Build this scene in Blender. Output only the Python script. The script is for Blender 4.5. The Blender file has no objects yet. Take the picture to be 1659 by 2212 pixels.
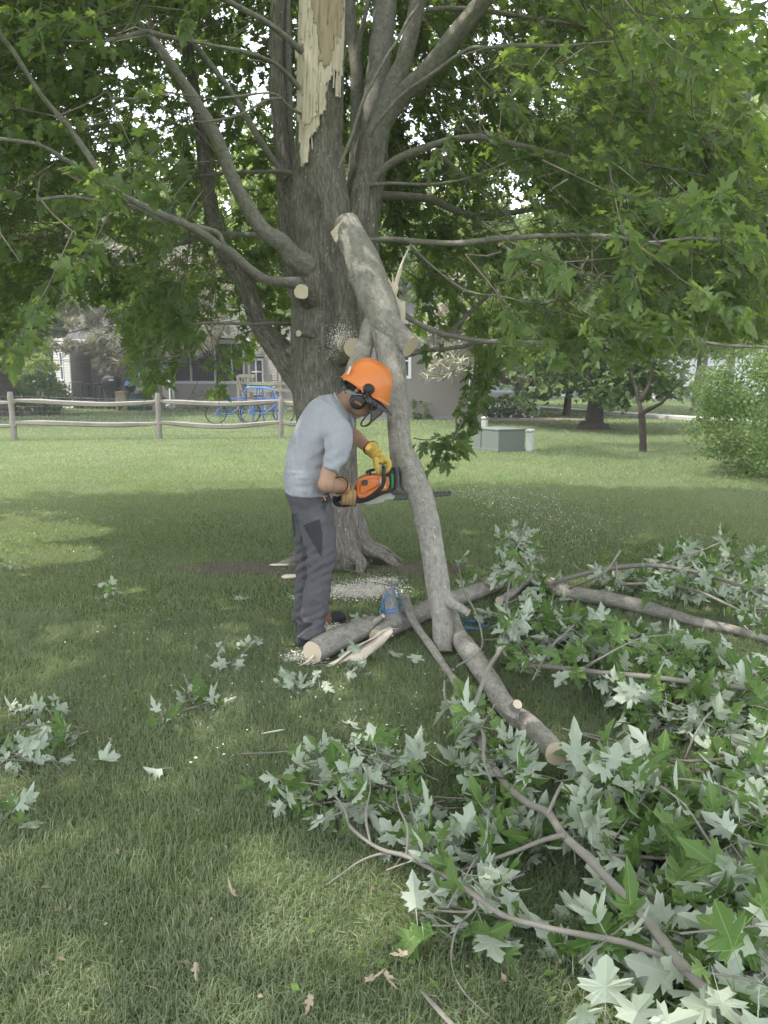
import bpy, bmesh, math, random
import numpy as np
from mathutils import Vector, Matrix

random.seed(7)
RNG = np.random.default_rng(7)
SC = bpy.context.scene
COL = SC.collection
R = math.radians

# ------------------------------------------------------------------ camera, sky, sun, exposure
F, CX, CY, EYE, PITCH = 1650.0, 829.5, 1106.0, 1.52, R(10.5)
cam_d = bpy.data.cameras.new('camera')
cam = bpy.data.objects.new('camera', cam_d)
COL.objects.link(cam)
cam.location = (0, 0, EYE)
cam.rotation_euler = (R(90) - PITCH, 0, 0)
cam_d.sensor_fit = 'VERTICAL'
cam_d.sensor_height = 24.0
cam_d.lens = 24.0 * F / 2212.0
cam_d.clip_start = 0.05
cam_d.clip_end = 2000
SC.camera = cam

SUN = Vector((-0.43, -0.10, 0.90)).normalized()
SKY_STRENGTH = 0.15
SUN_STRENGTH = 3.6
world = bpy.data.worlds.new('World')
SC.world = world
world.use_nodes = True
wn = world.node_tree
bg = wn.nodes['Background']
sky = wn.nodes.new('ShaderNodeTexSky')
sky.sky_type = 'NISHITA'
sky.sun_disc = False
sky.sun_elevation = math.asin(SUN.z)
sky.sun_rotation = math.atan2(SUN.x, SUN.y)
sky.air_density = 1.0
sky.dust_density = 3.0
sky.ozone_density = 1.0
# flat pale colour added to the sky: whitens it and brightens the shade
hm = wn.nodes.new('ShaderNodeMix'); hm.data_type = 'RGBA'
hm.inputs[0].default_value = 0.7
hm.inputs[7].default_value = (16.6, 17.4, 19.2, 1)
wn.links.new(sky.outputs[0], hm.inputs[6])
wn.links.new(hm.outputs[2], bg.inputs[0])
bg.inputs[1].default_value = SKY_STRENGTH
sun_d = bpy.data.lights.new('sun', 'SUN')
sun_d.energy = SUN_STRENGTH
sun_d.angle = R(0.6)
sun_d.color = (1.0, 0.95, 0.86)
sun_o = bpy.data.objects.new('sun', sun_d)
COL.objects.link(sun_o)
sun_o.rotation_euler = SUN.to_track_quat('Z', 'Y').to_euler()
sun_o.location = (0, 0, 30)
SC.view_settings.view_transform = 'Standard'
SC.view_settings.look = 'None'
SC.view_settings.exposure = 0.64
SC.view_settings.gamma = 1.0
SC.view_settings.use_curve_mapping = False
SC.cycles.use_denoising = True
SC.cycles.max_bounces = 6
SC.cycles.volume_bounces = 0
SC.cycles.diffuse_bounces = 3
SC.cycles.glossy_bounces = 2
SC.cycles.transmission_bounces = 4
SC.cycles.transparent_max_bounces = 6
SC.cycles.sample_clamp_indirect = 6

# ------------------------------------------------------------------ photo pixel (1659 x 2212 reading grid) <-> place
_fw = Vector((0, math.cos(PITCH), -math.sin(PITCH)))
_up = Vector((0, math.sin(PITCH), math.cos(PITCH)))
def ray(u, v):
    return Vector(((u - CX) / F, 0, 0)) + _fw + _up * (-(v - CY) / F)
def P(u, v, Y):
    d = ray(u, v)
    return Vector((0, 0, EYE)) + d * (Y / d.y)
def G(u, v, z=0.0):
    d = ray(u, v)
    return Vector((0, 0, EYE)) + d * ((z - EYE) / d.z)
def proj(p):
    """numpy (n,3) -> u, v, depth"""
    p = np.atleast_2d(np.asarray(p, float))
    q = p - np.array([0, 0, EYE])
    dep = q @ np.array(_fw)
    return CX + F * q[:, 0] / dep, CY - F * (q @ np.array(_up)) / dep, dep
def M(px, Y):
    """metres covered by px at world depth Y"""
    return px * Y / F
def in_poly(u, v, poly):
    u = np.asarray(u); v = np.asarray(v)
    ins = np.zeros(u.shape, bool)
    n = len(poly)
    for i in range(n):
        x0, y0 = poly[i]; x1, y1 = poly[(i + 1) % n]
        c = ((y0 > v) != (y1 > v)) & (u < (x1 - x0) * (v - y0) / ((y1 - y0) or 1e-9) + x0)
        ins ^= c
    return ins

# ------------------------------------------------------------------ value noise for numpy
def _hash(i, j, k):
    h = (i * 374761393 + j * 668265263 + k * 2147483647 + 1274126177) & 0xffffffff
    h = ((h ^ (h >> 13)) * 1274126177) & 0xffffffff
    return ((h ^ (h >> 16)) & 0xffff) / 65535.0
def vnoise(x, y, z=0.0):
    x, y, z = np.broadcast_arrays(np.asarray(x, float), np.asarray(y, float), np.asarray(z, float))
    xi, yi, zi = np.floor(x).astype(np.int64), np.floor(y).astype(np.int64), np.floor(z).astype(np.int64)
    fx, fy, fz = x - xi, y - yi, z - zi
    fx, fy, fz = [f * f * (3 - 2 * f) for f in (fx, fy, fz)]
    r = 0
    for a in (0, 1):
        for b in (0, 1):
            for c in (0, 1):
                w = (fx if a else 1 - fx) * (fy if b else 1 - fy) * (fz if c else 1 - fz)
                r = r + w * _hash(xi + a, yi + b, zi + c)
    return r
def fbm(x, y, z=0.0, o=3):
    s, a, t = 0, 1.0, 0
    for i in range(o):
        s = s + a * vnoise(np.asarray(x) * 2 ** i + 17 * i, np.asarray(y) * 2 ** i, np.asarray(z) * 2 ** i)
        t += a; a *= 0.5
    return s / t

# ------------------------------------------------------------------ materials
def new_mat(name):
    m = bpy.data.materials.new(name)
    m.use_nodes = True
    nt = m.node_tree
    nt.nodes.clear()
    out = nt.nodes.new('ShaderNodeOutputMaterial')
    return m, nt, out
def nd(nt, typ, **kw):
    n = nt.nodes.new(typ)
    for k, val in kw.items():
        setattr(n, k, val)
    return n
def setin(nt, n, key, val):
    if isinstance(val, bpy.types.NodeSocket):
        nt.links.new(val, n.inputs[key])
    else:
        n.inputs[key].default_value = val
def math_(nt, op, a, b=0.0, c=0.0):
    n = nd(nt, 'ShaderNodeMath', operation=op)
    setin(nt, n, 0, a); setin(nt, n, 1, b); setin(nt, n, 2, c)
    return n.outputs[0]
def mix_(nt, fac, a, b):
    n = nd(nt, 'ShaderNodeMix', data_type='RGBA')
    setin(nt, n, 0, fac)
    for k, v in ((6, a), (7, b)):
        if not isinstance(v, bpy.types.NodeSocket): v = tuple(v) + (1,) if len(v) == 3 else v
        setin(nt, n, k, v)
    return n.outputs[2]
def ramp_(nt, fac, stops):
    n = nd(nt, 'ShaderNodeValToRGB')
    while len(n.color_ramp.elements) < len(stops): n.color_ramp.elements.new(0.5)
    for e, (p, c) in zip(n.color_ramp.elements, stops):
        e.position = p; e.color = tuple(c) + (1,) if len(c) == 3 else c
    setin(nt, n, 0, fac)
    return n.outputs[0]
def noise_(nt, vec, scale, detail=3, rough=0.55, dist=0.0):
    n = nd(nt, 'ShaderNodeTexNoise')
    if vec is not None: setin(nt, n, 'Vector', vec)
    n.inputs['Scale'].default_value = scale
    n.inputs['Detail'].default_value = detail
    n.inputs['Roughness'].default_value = rough
    n.inputs['Distortion'].default_value = dist
    return n.outputs[0]
def coords(nt, kind='Object', scale=None):
    if kind.startswith('@'):
        o = nd(nt, 'ShaderNodeAttribute', attribute_name=kind[1:]).outputs['Vector']
    else:
        o = nd(nt, 'ShaderNodeTexCoord').outputs[kind]
    if scale:
        mp = nd(nt, 'ShaderNodeMapping')
        mp.inputs['Scale'].default_value = scale
        nt.links.new(o, mp.inputs[0])
        o = mp.outputs[0]
    return o
def pbsdf(nt, out, color, rough=0.7, spec=0.3, bump=None, bstr=0.3, bdist=0.01, metal=0.0, **kw):
    b = nd(nt, 'ShaderNodeBsdfPrincipled')
    if not isinstance(color, bpy.types.NodeSocket): color = tuple(color) + (1,) if len(color) == 3 else color
    setin(nt, b, 'Base Color', color)
    setin(nt, b, 'Roughness', rough)
    setin(nt, b, 'Specular IOR Level', spec)
    setin(nt, b, 'Metallic', metal)
    for k, v in kw.items(): setin(nt, b, k.replace('_', ' '), v)
    if bump is not None:
        bn = nd(nt, 'ShaderNodeBump')
        bn.inputs['Strength'].default_value = bstr
        bn.inputs['Distance'].default_value = bdist
        nt.links.new(bump, bn.inputs['Height'])
        nt.links.new(bn.outputs[0], b.inputs['Normal'])
    nt.links.new(b.outputs[0], out.inputs[0])
    return b
def plain(name, col, rough=0.6, spec=0.3, var=0.12, scale=8.0, bstr=0.1, metal=0.0, coat=0.0, bdist=0.004):
    m, nt, out = new_mat(name)
    c = coords(nt)
    n = noise_(nt, c, scale, 4)
    n2 = noise_(nt, c, scale * 9, 2)
    lo = [max(0, x * (1 - var)) for x in col]; hi = [min(1, x * (1 + var)) for x in col]
    cc = mix_(nt, n, lo, hi)
    pbsdf(nt, out, cc, rough, spec, n2, bstr, bdist, metal, Coat_Weight=coat)
    return m

def leaf_mat(name, top_a, top_b, under, trans, tw=0.45, veins=True, dry=None):
    m, nt, out = new_mat(name)
    t = nd(nt, 'ShaderNodeAttribute', attribute_name='tint').outputs['Fac']
    r = nd(nt, 'ShaderNodeObjectInfo').outputs['Random']
    fac = math_(nt, 'FRACT', math_(nt, 'ADD', t, r))
    top = mix_(nt, fac, top_a, top_b)
    und = mix_(nt, fac, under, [x * 1.25 for x in under])
    if dry:
        d = math_(nt, 'GREATER_THAN', fac, 0.965)
        top = mix_(nt, d, top, dry)
    if veins:
        luv = nd(nt, 'ShaderNodeAttribute', attribute_name='luv').outputs['Vector']
        s = nd(nt, 'ShaderNodeSeparateXYZ'); nt.links.new(luv, s.inputs[0])
        ax = math_(nt, 'ABSOLUTE', s.outputs[0])
        def dline(cx, cy, oy):
            a = math_(nt, 'MULTIPLY', ax, cy)
            b = math_(nt, 'MULTIPLY', math_(nt, 'SUBTRACT', s.outputs[1], oy), cx)
            return math_(nt, 'ABSOLUTE', math_(nt, 'SUBTRACT', a, b))
        d = math_(nt, 'MINIMUM', ax, dline(0.86, 0.50, 0.02))
        d = math_(nt, 'MINIMUM', d, dline(0.98, -0.15, 0.02))
        v = math_(nt, 'LESS_THAN', d, 0.010)
        top = mix_(nt, math_(nt, 'MULTIPLY', v, 0.55), top, [x * 1.9 + .03 for x in top_b])
        und = mix_(nt, math_(nt, 'MULTIPLY', v, 0.4), und, [x * 1.5 for x in under])
    geo = nd(nt, 'ShaderNodeNewGeometry')
    col = mix_(nt, geo.outputs['Backfacing'], top, und)
    b = nd(nt, 'ShaderNodeBsdfPrincipled')
    nt.links.new(col, b.inputs['Base Color'])
    b.inputs['Roughness'].default_value = 0.5
    b.inputs['Specular IOR Level'].default_value = 0.25
    tr = nd(nt, 'ShaderNodeBsdfTranslucent')
    tc = mix_(nt, fac, trans, [x * 0.7 for x in trans])
    nt.links.new(tc, tr.inputs[0])
    mx = nd(nt, 'ShaderNodeMixShader')
    mx.inputs[0].default_value = tw
    nt.links.new(b.outputs[0], mx.inputs[1]); nt.links.new(tr.outputs[0], mx.inputs[2])
    nt.links.new(mx.outputs[0], out.inputs[0])
    return m

def bark_mat(name, base, dark, light, fur=1.0, moss=0.0, scale=1.0, st=.16, fs=42):
    """uses the point attribute 'bark' = (round the limb, round the limb, along the limb) in metres"""
    m, nt, out = new_mat(name)
    c = coords(nt, '@bark', (scale, scale, scale * st))
    c1 = coords(nt, '@bark', (scale, scale, scale * 0.8))
    furrow = noise_(nt, c, fs, 5, 0.65, 0.6)
    plate = nd(nt, 'ShaderNodeTexVoronoi', feature='DISTANCE_TO_EDGE')
    nt.links.new(coords(nt, '@bark', (34 * scale, 34 * scale, 3.4 * scale)), plate.inputs['Vector'])
    plate.inputs['Scale'].default_value = 1.6
    pe = math_(nt, 'MINIMUM', math_(nt, 'MULTIPLY', plate.outputs[0], 4.0), 1.0)
    big = noise_(nt, c1, 3.2, 4, 0.6)
    fine = noise_(nt, c1, 95, 3, 0.6)
    h = math_(nt, 'ADD', math_(nt, 'MULTIPLY', furrow, 0.85), math_(nt, 'MULTIPLY', pe, 0.12 * fur))
    h = math_(nt, 'ADD', h, math_(nt, 'MULTIPLY', fine, 0.25))
    cc = ramp_(nt, h, [(0.36, dark), (0.62, base), (0.88, light)])
    cc = mix_(nt, math_(nt, 'MULTIPLY', big, 0.55), cc, [x * 0.6 for x in base])
    spots = math_(nt, 'GREATER_THAN', noise_(nt, c1, 60, 1), 0.71)
    cc = mix_(nt, math_(nt, 'MULTIPLY', spots, 0.45), cc, [min(1, x * 1.4) for x in light])
    if fur > .8:
        st_ = ramp_(nt, noise_(nt, coords(nt, '@bark', (scale, scale, scale * .22)), 7.0, 5, .65, .8), [(0.52, (0, 0, 0)), (0.66, (1, 1, 1))])
        cc = mix_(nt, math_(nt, 'MULTIPLY', st_, 0.5), cc, [x * .8 for x in dark])
    if moss:
        mo = ramp_(nt, noise_(nt, c1, 5.5, 4), [(0.56, (0, 0, 0)), (0.66, (1, 1, 1))])
        cc = mix_(nt, math_(nt, 'MULTIPLY', mo, moss), cc, (0.07, 0.085, 0.03))
    pbsdf(nt, out, cc, 0.9, 0.15, h, 0.9 * fur, 0.012)
    return m

def wood_mat(name, a, b, dark, ring=False):
    m, nt, out = new_mat(name)
    c = coords(nt, '@bark', (1, 1, 0.035))
    n = noise_(nt, c, 130, 5, 0.65, 0.3)
    n2 = noise_(nt, coords(nt, '@bark', (1, 1, .3)), 14, 3)
    cc = ramp_(nt, n, [(0.10, dark), (0.30, b), (0.52, a)])
    cc = mix_(nt, math_(nt, 'MULTIPLY', n2, 0.25), cc, b)
    pbsdf(nt, out, cc, 0.8, 0.2, n, 0.7, 0.006)
    return m

def cut_mat(name):
    m, nt, out = new_mat(name)
    c = coords(nt, '@bark')
    w = nd(nt, 'ShaderNodeTexWave', wave_type='RINGS', rings_direction='SPHERICAL')
    nt.links.new(c, w.inputs['Vector'])
    w.inputs['Scale'].default_value = 38; w.inputs['Distortion'].default_value = 1.5
    n = noise_(nt, c, 60, 4)
    cc = mix_(nt, math_(nt, 'MULTIPLY', w.outputs[1], 0.75), (0.72, 0.61, 0.47), (0.60, 0.48, 0.35))
    cc = mix_(nt, math_(nt, 'MULTIPLY', n, 0.35), cc, (0.55, 0.45, 0.34))
    pbsdf(nt, out, cc, 0.85, 0.15, n, 0.4, 0.003)
    return m

MAT = {}
MAT['bark'] = bark_mat('rough_bark', (0.24, 0.215, 0.185), (0.06, 0.052, 0.043), (0.47, 0.44, 0.39), 1.0, 0.35, 1.0, .24, 58)
MAT['bark_limb'] = bark_mat('grey_limb_bark', (0.27, 0.25, 0.22), (0.13, 0.12, 0.10), (0.40, 0.38, 0.34), 0.3, 0.0, 1.2, .9, 26)
MAT['bark_cut'] = bark_mat('fallen_limb_bark', (0.34, 0.315, 0.28), (0.15, 0.135, 0.115), (0.48, 0.45, 0.41), 0.5, 0.0, 1.0, .75, 30)
MAT['dark_trunk'] = plain('dark_shaded_bark', (0.075, 0.062, 0.05), 0.9, 0.15, 0.4, 9, .8, bdist=.03)  # dark base colour, shade on the background trunks is put into it
MAT['twig'] = plain('twig_bark', (0.17, 0.145, 0.12), 0.8, 0.2, 0.4, 12)
MAT['twig_pale'] = plain('pale_twig_bark', (0.225, 0.205, 0.18), 0.8, 0.2, 0.3, 25)
MAT['wood'] = wood_mat('torn_wood', (0.80, 0.69, 0.58), (0.68, 0.56, 0.45), (0.42, 0.31, 0.22))
MAT['wood_brown'] = wood_mat('weathered_torn_wood', (0.52, 0.41, 0.30), (0.36, 0.26, 0.19), (0.14, 0.09, 0.065))
MAT['cut'] = cut_mat('sawn_wood')
MAT['leaf'] = leaf_mat('maple_leaf', (0.075, 0.12, 0.05), (0.11, 0.16, 0.065), (0.17, 0.22, 0.15), (0.32, 0.45, 0.07), 0.5)
MAT['leaf_cut'] = leaf_mat('wilting_maple_leaf', (0.07, 0.135, 0.03), (0.13, 0.20, 0.06), (0.38, 0.42, 0.34), (0.22, 0.36, 0.08), 0.25)
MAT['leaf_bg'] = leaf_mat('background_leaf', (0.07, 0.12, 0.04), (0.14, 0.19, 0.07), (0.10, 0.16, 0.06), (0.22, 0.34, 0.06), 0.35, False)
MAT['leaf_lit'] = leaf_mat('sunlit_background_leaf', (0.13, 0.20, 0.05), (0.24, 0.30, 0.09), (0.18, 0.24, 0.09), (0.42, 0.52, 0.12), 0.45, False)  # lit copy of the background leaf, sunlight put into its colour
MAT['needle_dark'] = leaf_mat('dark_needles', (0.025, 0.055, 0.02), (0.055, 0.09, 0.03), (0.04, 0.07, 0.03), (0.08, 0.13, 0.03), 0.2, False)
MAT['needle_pale'] = leaf_mat('pale_needles', (0.36, 0.35, 0.25), (0.55, 0.50, 0.40), (0.36, 0.34, 0.25), (0.3, 0.3, 0.18), 0.25, False)
MAT['leaf_tan'] = leaf_mat('tan_leaf', (0.28, 0.27, 0.19), (0.42, 0.34, 0.26), (0.3, 0.27, 0.2), (0.3, 0.28, 0.15), 0.3, False)
MAT['leaf_bush'] = leaf_mat('bush_leaf', (0.07, 0.12, 0.035), (0.17, 0.22, 0.09), (0.15, 0.22, 0.09), (0.25, 0.38, 0.08), 0.35, False)
MAT['petal'] = leaf_mat('white_blossom', (0.7, 0.7, 0.6), (0.85, 0.85, 0.78), (0.7, 0.7, 0.6), (0.6, 0.6, 0.5), 0.3, False)
MAT['dead'] = leaf_mat('dead_leaf', (0.20, 0.13, 0.08), (0.36, 0.29, 0.21), (0.35, 0.28, 0.2), (0.3, 0.2, 0.1), 0.15)
MAT['grass'] = leaf_mat('grass_blade', (0.15, 0.20, 0.115), (0.29, 0.325, 0.205), (0.20, 0.245, 0.15), (0.38, 0.43, 0.11), 0.36, False, (0.48, 0.44, 0.31))
MAT['weed'] = leaf_mat('clover_leaf', (0.09, 0.17, 0.03), (0.17, 0.27, 0.06), (0.15, 0.22, 0.08), (0.25, 0.42, 0.06), 0.3, False)
MAT['dust'] = plain('sawdust', (0.80, 0.75, 0.68), 0.9, 0.1, 0.2)

# ------------------------------------------------------------------ mesh builder
class MB:
    def __init__(s):
        s.v = []; s.f = []; s.n = 0; s.att = {}; s.mi = []; s.has = False
    def add(s, verts, faces, mat=0, **att):
        verts = np.asarray(verts, float).reshape(-1, 3)
        k = len(verts)
        s.v.append(verts)
        for f in faces: s.f.append(tuple(int(i) + s.n for i in f))
        s.mi += [mat] * len(faces)
        for name in set(list(att) + list(s.att)):
            if name not in s.att:
                s.att[name] = [] if s.n == 0 else [np.zeros((s.n, 3))]
            a = att.get(name)
            s.att[name].append(np.zeros((k, 3)) if a is None else np.asarray(a, float).reshape(-1, 3))
        s.n += k
    def box(s, c, d, rot=None, mat=0, taper=1.0):
        x, y, z = d[0] / 2, d[1] / 2, d[2] / 2
        vs = [Vector((sx * x * (taper if sz > 0 else 1), sy * y * (taper if sz > 0 else 1), sz * z)) for sz in (-1, 1) for sy in (-1, 1) for sx in (-1, 1)]
        if rot is not None: vs = [rot @ v for v in vs]
        c = Vector(c)
        s.add([tuple(v + c) for v in vs], [(0, 2, 3, 1), (4, 5, 7, 6), (0, 1, 5, 4), (2, 6, 7, 3), (0, 4, 6, 2), (1, 3, 7, 5)], mat)
    def tube(s, pts, rad, n=8, caps=True, bump=0.0, bsc=30.0, mat=0, capmat=None, ell=None, sub=0, squash=1.0, rfun=None, v0=0.0, axis=None):
        """swept tube; pts list of Vector, rad list"""
        if sub:
            pts, rad = spline(pts, rad, sub)
        pts = [Vector(p) for p in pts]
        m = len(pts)
        T = []
        for i in range(m):
            t = pts[min(i + 1, m - 1)] - pts[max(i - 1, 0)]
            T.append(t.normalized() if t.length > 1e-9 else Vector((0, 0, 1)))
        a = axis or (Vector((0, 1, 0)) if abs(T[0].y) < 0.9 else Vector((1, 0, 0)))
        nrm = (a - T[0] * a.dot(T[0])).normalized()
        th = np.linspace(0, 2 * math.pi, n, endpoint=False)
        V = []; A = []; s_len = v0
        for i in range(m):
            if i:
                s_len += (pts[i] - pts[i - 1]).length
                nrm = (nrm - T[i] * nrm.dot(T[i]))
                nrm = nrm.normalized() if nrm.length > 1e-6 else T[i].orthogonal().normalized()
            bi = T[i].cross(nrm)
            r = rad[i]
            rr = np.full(n, float(r))
            cx, sx = np.cos(th), np.sin(th)
            if rfun is not None: rr = rfun(rr, th, s_len, i / (m - 1))
            if bump:
                q = r * bsc
                rr = rr + bump * ((vnoise(cx * q + 5, sx * q, s_len * bsc * 0.18) - 0.5) * 1.4 + (vnoise(cx * q * 2.3, sx * q * 2.3 + 9, s_len * bsc * 0.5) - 0.5) * 0.7)
            P0 = np.array(pts[i])[None] + (rr * cx)[:, None] * np.array(nrm)[None] + (rr * sx * squash)[:, None] * np.array(bi)[None]
            V.append(P0)
            A.append(np.stack([r * cx, r * sx, np.full(n, s_len)], 1))
        V = np.concatenate(V); A = np.concatenate(A)
        fs = []
        for i in range(m - 1):
            for j in range(n):
                k = (j + 1) % n
                fs.append((i * n + j, i * n + k, (i + 1) * n + k, (i + 1) * n + j))
        s.add(V, fs, mat, bark=A)
        if caps:
            cm = mat if capmat is None else capmat
            for e in (0, m - 1):
                ring = V[e * n:(e + 1) * n]
                ctr = ring.mean(0)
                loc = ring - ctr
                ra = A[e * n:(e + 1) * n].copy(); ra[:, 2] = 0
                fs = [((j + 1) % n, j, n) if e == 0 else (j, (j + 1) % n, n) for j in range(n)]
                s.add(np.vstack([ring, ctr]), fs, cm, bark=np.vstack([ra, [[0, 0, 0]]]))
    def obj(s, name, mats, parent=None, smooth=True, label=None, weld=False):
        me = mesh_from(name, np.concatenate(s.v) if s.v else np.zeros((0, 3)), s.f, mats, s.mi, smooth, s.att)
        o = bpy.data.objects.new(name, me)
        COL.objects.link(o)
        if parent is not None: adopt(o, parent)
        if label: o['label'] = label
        return o

def mesh_from(name, V, faces, mats, mi=None, smooth=True, att=None):
    me = bpy.data.meshes.new(name)
    nf = len(faces)
    V = np.asarray(V, np.float32)
    if isinstance(faces, np.ndarray):
        lt = np.full(nf, faces.shape[1], np.int32); flat = faces.astype(np.int32).ravel()
    else:
        lt = np.fromiter((len(f) for f in faces), np.int32, nf)
        flat = np.fromiter((i for f in faces for i in f), np.int32, int(lt.sum()))
    me.vertices.add(len(V)); me.vertices.foreach_set('co', V.ravel())
    me.loops.add(len(flat)); me.loops.foreach_set('vertex_index', flat)
    me.polygons.add(nf)
    ls = np.zeros(nf, np.int32); ls[1:] = np.cumsum(lt)[:-1]
    me.polygons.foreach_set('loop_start', ls)
    me.polygons.foreach_set('use_smooth', np.full(nf, bool(smooth)))
    if not isinstance(mats, (list, tuple)): mats = [mats]
    for m in mats: me.materials.append(m)
    if mi is not None and len(mats) > 1: me.polygons.foreach_set('material_index', np.asarray(mi, np.int32))
    for k, a in (att or {}).items():
        a = np.concatenate(a) if isinstance(a, list) else a
        if a.ndim == 1:
            at = me.attributes.new(k, 'FLOAT', 'POINT'); at.data.foreach_set('value', a.astype(np.float32))
        else:
            at = me.attributes.new(k, 'FLOAT_VECTOR', 'POINT'); at.data.foreach_set('vector', a.astype(np.float32).ravel())
    me.update(calc_edges=True)
    return me

def spline(pts, rad, sub):
    pts = [Vector(p) for p in pts]
    m = len(pts); op = []; orr = []
    for i in range(m - 1):
        p0 = pts[max(i - 1, 0)]; p1 = pts[i]; p2 = pts[i + 1]; p3 = pts[min(i + 2, m - 1)]
        r0 = rad[max(i - 1, 0)]; r1 = rad[i]; r2 = rad[i + 1]; r3 = rad[min(i + 2, m - 1)]
        for k in range(sub):
            t = k / sub; t2 = t * t; t3 = t2 * t
            f = (-0.5 * t3 + t2 - 0.5 * t, 1.5 * t3 - 2.5 * t2 + 1, -1.5 * t3 + 2 * t2 + 0.5 * t, 0.5 * t3 - 0.5 * t2)
            op.append(p0 * f[0] + p1 * f[1] + p2 * f[2] + p3 * f[3])
            orr.append(max(1e-4, r1 + (r2 - r1) * (t2 * (3 - 2 * t))))
    op.append(pts[-1]); orr.append(rad[-1])
    return op, orr

def adopt(o, parent):
    o.parent = parent
    top = parent
    T = Matrix.Identity(4)
    while top is not None:
        T = Matrix.Translation(-Vector(top.location)) @ T if top.type == 'EMPTY' else T
        top = top.parent
    if parent.type == 'EMPTY':
        o.matrix_parent_inverse = Matrix.Translation(-Vector(parent.location))
def tag(o, label=None, cat=None, group=None, kind=None):
    if label: o['label'] = label
    if cat: o['category'] = cat
    if group: o['group'] = group
    if kind: o['kind'] = kind
    return o
def thing(name, loc, label, cat, group=None):
    o = bpy.data.objects.new(name, None)
    o.empty_display_size = 0.1
    o.location = Vector(loc)
    COL.objects.link(o)
    return tag(o, label, cat, group)
def dup(root, delta, label=None, rotz=None):
    r = root.copy(); COL.objects.link(r)
    r.location = Vector(root.location) + Vector(delta)
    if rotz is not None: r.rotation_euler = (0, 0, rotz)
    if label: r['label'] = label
    for ch in root.children:
        c = ch.copy(); COL.objects.link(c); c.parent = r; c.matrix_parent_inverse = ch.matrix_parent_inverse.copy()
        for g in ch.children:
            d = g.copy(); COL.objects.link(d); d.parent = c; d.matrix_parent_inverse = g.matrix_parent_inverse.copy()
    return r

# ------------------------------------------------------------------ leaves
_half_hi = [(0, 0), (.12, -.04), (.32, -.09), (.30, .03), (.42, .10), (.27, .18), (.42, .27), (.62, .35), (.49, .39), (.53, .49), (.38, .47), (.19, .43), (.18, .53), (.29, .69), (.18, .74), (.12, .87), (0, 1)]
_half_mid = [(0, 0), (.33, -.07), (.26, .18), (.60, .36), (.40, .48), (.18, .44), (.26, .70), (0, 1)]
_half_lo = [(0, 0), (.3, 0), (.55, .38), (.17, .45), (0, 1)]
def leaf_template(half, fold=0.15, droop=0.2, twist=0.0, pet=0.5, curl=0.0):
    right = half
    left = [(-x, y) for x, y in half[1:-1]][::-1]
    out = right + left
    pts = [(0, .3)] + out
    n = len(out)
    V = []
    for x, y in pts:
        z = fold * abs(x) - droop * y * y + twist * x * (y - .3) - curl * x * x
        V.append((x, y, z))
    fs = [(0, 1 + i, 1 + (i + 1) % n) for i in range(n)]
    if pet:
        k = len(V); w = 0.011
        V += [(-w, .02, 0.0), (w, .02, 0.0), (w * .8, -pet, .10 * pet), (-w * .8, -pet, .10 * pet)]
        fs += [(k, k + 3, k + 1), (k + 1, k + 3, k + 2)]
    V = np.array(V)
    luv = V.copy(); luv[:, 2] = 0
    return V, np.array(fs), luv
def _shape(h, wx, jit, seed):
    r = random.Random(seed)
    return [(x * wx * (1 + r.uniform(-jit, jit)), y + r.uniform(-jit, jit) * .12) if 0 < i < len(h) - 1 else (x, y) for i, (x, y) in enumerate(h)]
T_HI = [leaf_template(_shape(_half_hi, w, .12, k), f, d, t, .6, c) for k, (f, d, t, c, w) in enumerate(((.10, .12, .15, .2, 1), (.45, .45, -.3, 0, .9), (-.15, .75, .3, .6, .95), (.25, .95, .4, .7, .85), (.85, .3, 0, 0, .75), (-.35, .4, -.5, 1.1, 1), (.6, -.45, .5, .3, .9), (.15, .3, .8, .2, .8)))]
T_MID = [leaf_template(_half_mid, f, d, t, .5) for f, d, t in ((.15, .2, .1), (.3, .3, -.2), (-.1, .3, .2))]
T_LO = [leaf_template(_half_lo, f, .25, 0, 0) for f in (.2, -.1)]
T_OVAL = [(np.array([(0, 0, 0), (.3, .45, .06), (0, 1, -.05), (-.3, .45, .06)]), np.array([(0, 1, 2), (0, 2, 3)]), np.array([(0, 0, 0), (.3, .45, 0), (0, 1, 0), (-.3, .45, 0)]))]
T_NEEDLE = [(np.array([(-.10, 0, 0), (.10, 0, 0), (0, 1, 0)]), np.array([(0, 1, 2)]), np.array([(0, 0, 0), (.07, 0, 0), (0, 1, 0)]))]

def norm(a):
    return a / np.maximum(np.linalg.norm(a, axis=1, keepdims=True), 1e-9)
def frames(d, nrm):
    """columns x, y(tip), z(normal)"""
    y = norm(d)
    x = norm(np.cross(y, nrm))
    z = np.cross(x, y)
    return np.stack([x, y, z], 2)
def batch(name, pos, Rm, sc, tmpl, mat, parent=None, tint=None, smooth=False):
    n = len(pos)
    tint = RNG.random(n) if tint is None else tint
    Vs, Fs, Ts, Ls = [], [], [], []
    off = 0
    pick = np.arange(n) % len(tmpl)
    for k, (tv, tf, luv) in enumerate(tmpl):
        idx = np.nonzero(pick == k)[0]
        if not len(idx): continue
        v = np.einsum('nij,kj->nki', Rm[idx], tv) * sc[idx][:, None, None] + pos[idx][:, None, :]
        m = len(tv)
        f = tf[None] + (np.arange(len(idx)) * m)[:, None, None] + off
        Vs.append(v.reshape(-1, 3)); Fs.append(f.reshape(-1, 3))
        Ts.append(np.repeat(tint[idx], m)); Ls.append(np.tile(luv, (len(idx), 1)))
        off += m * len(idx)
    me = mesh_from(name, np.concatenate(Vs), np.concatenate(Fs), mat, None, smooth, {'tint': np.concatenate(Ts), 'luv': np.concatenate(Ls)})
    o = bpy.data.objects.new(name, me)
    COL.objects.link(o)
    if parent is not None: adopt(o, parent)
    return o
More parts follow.
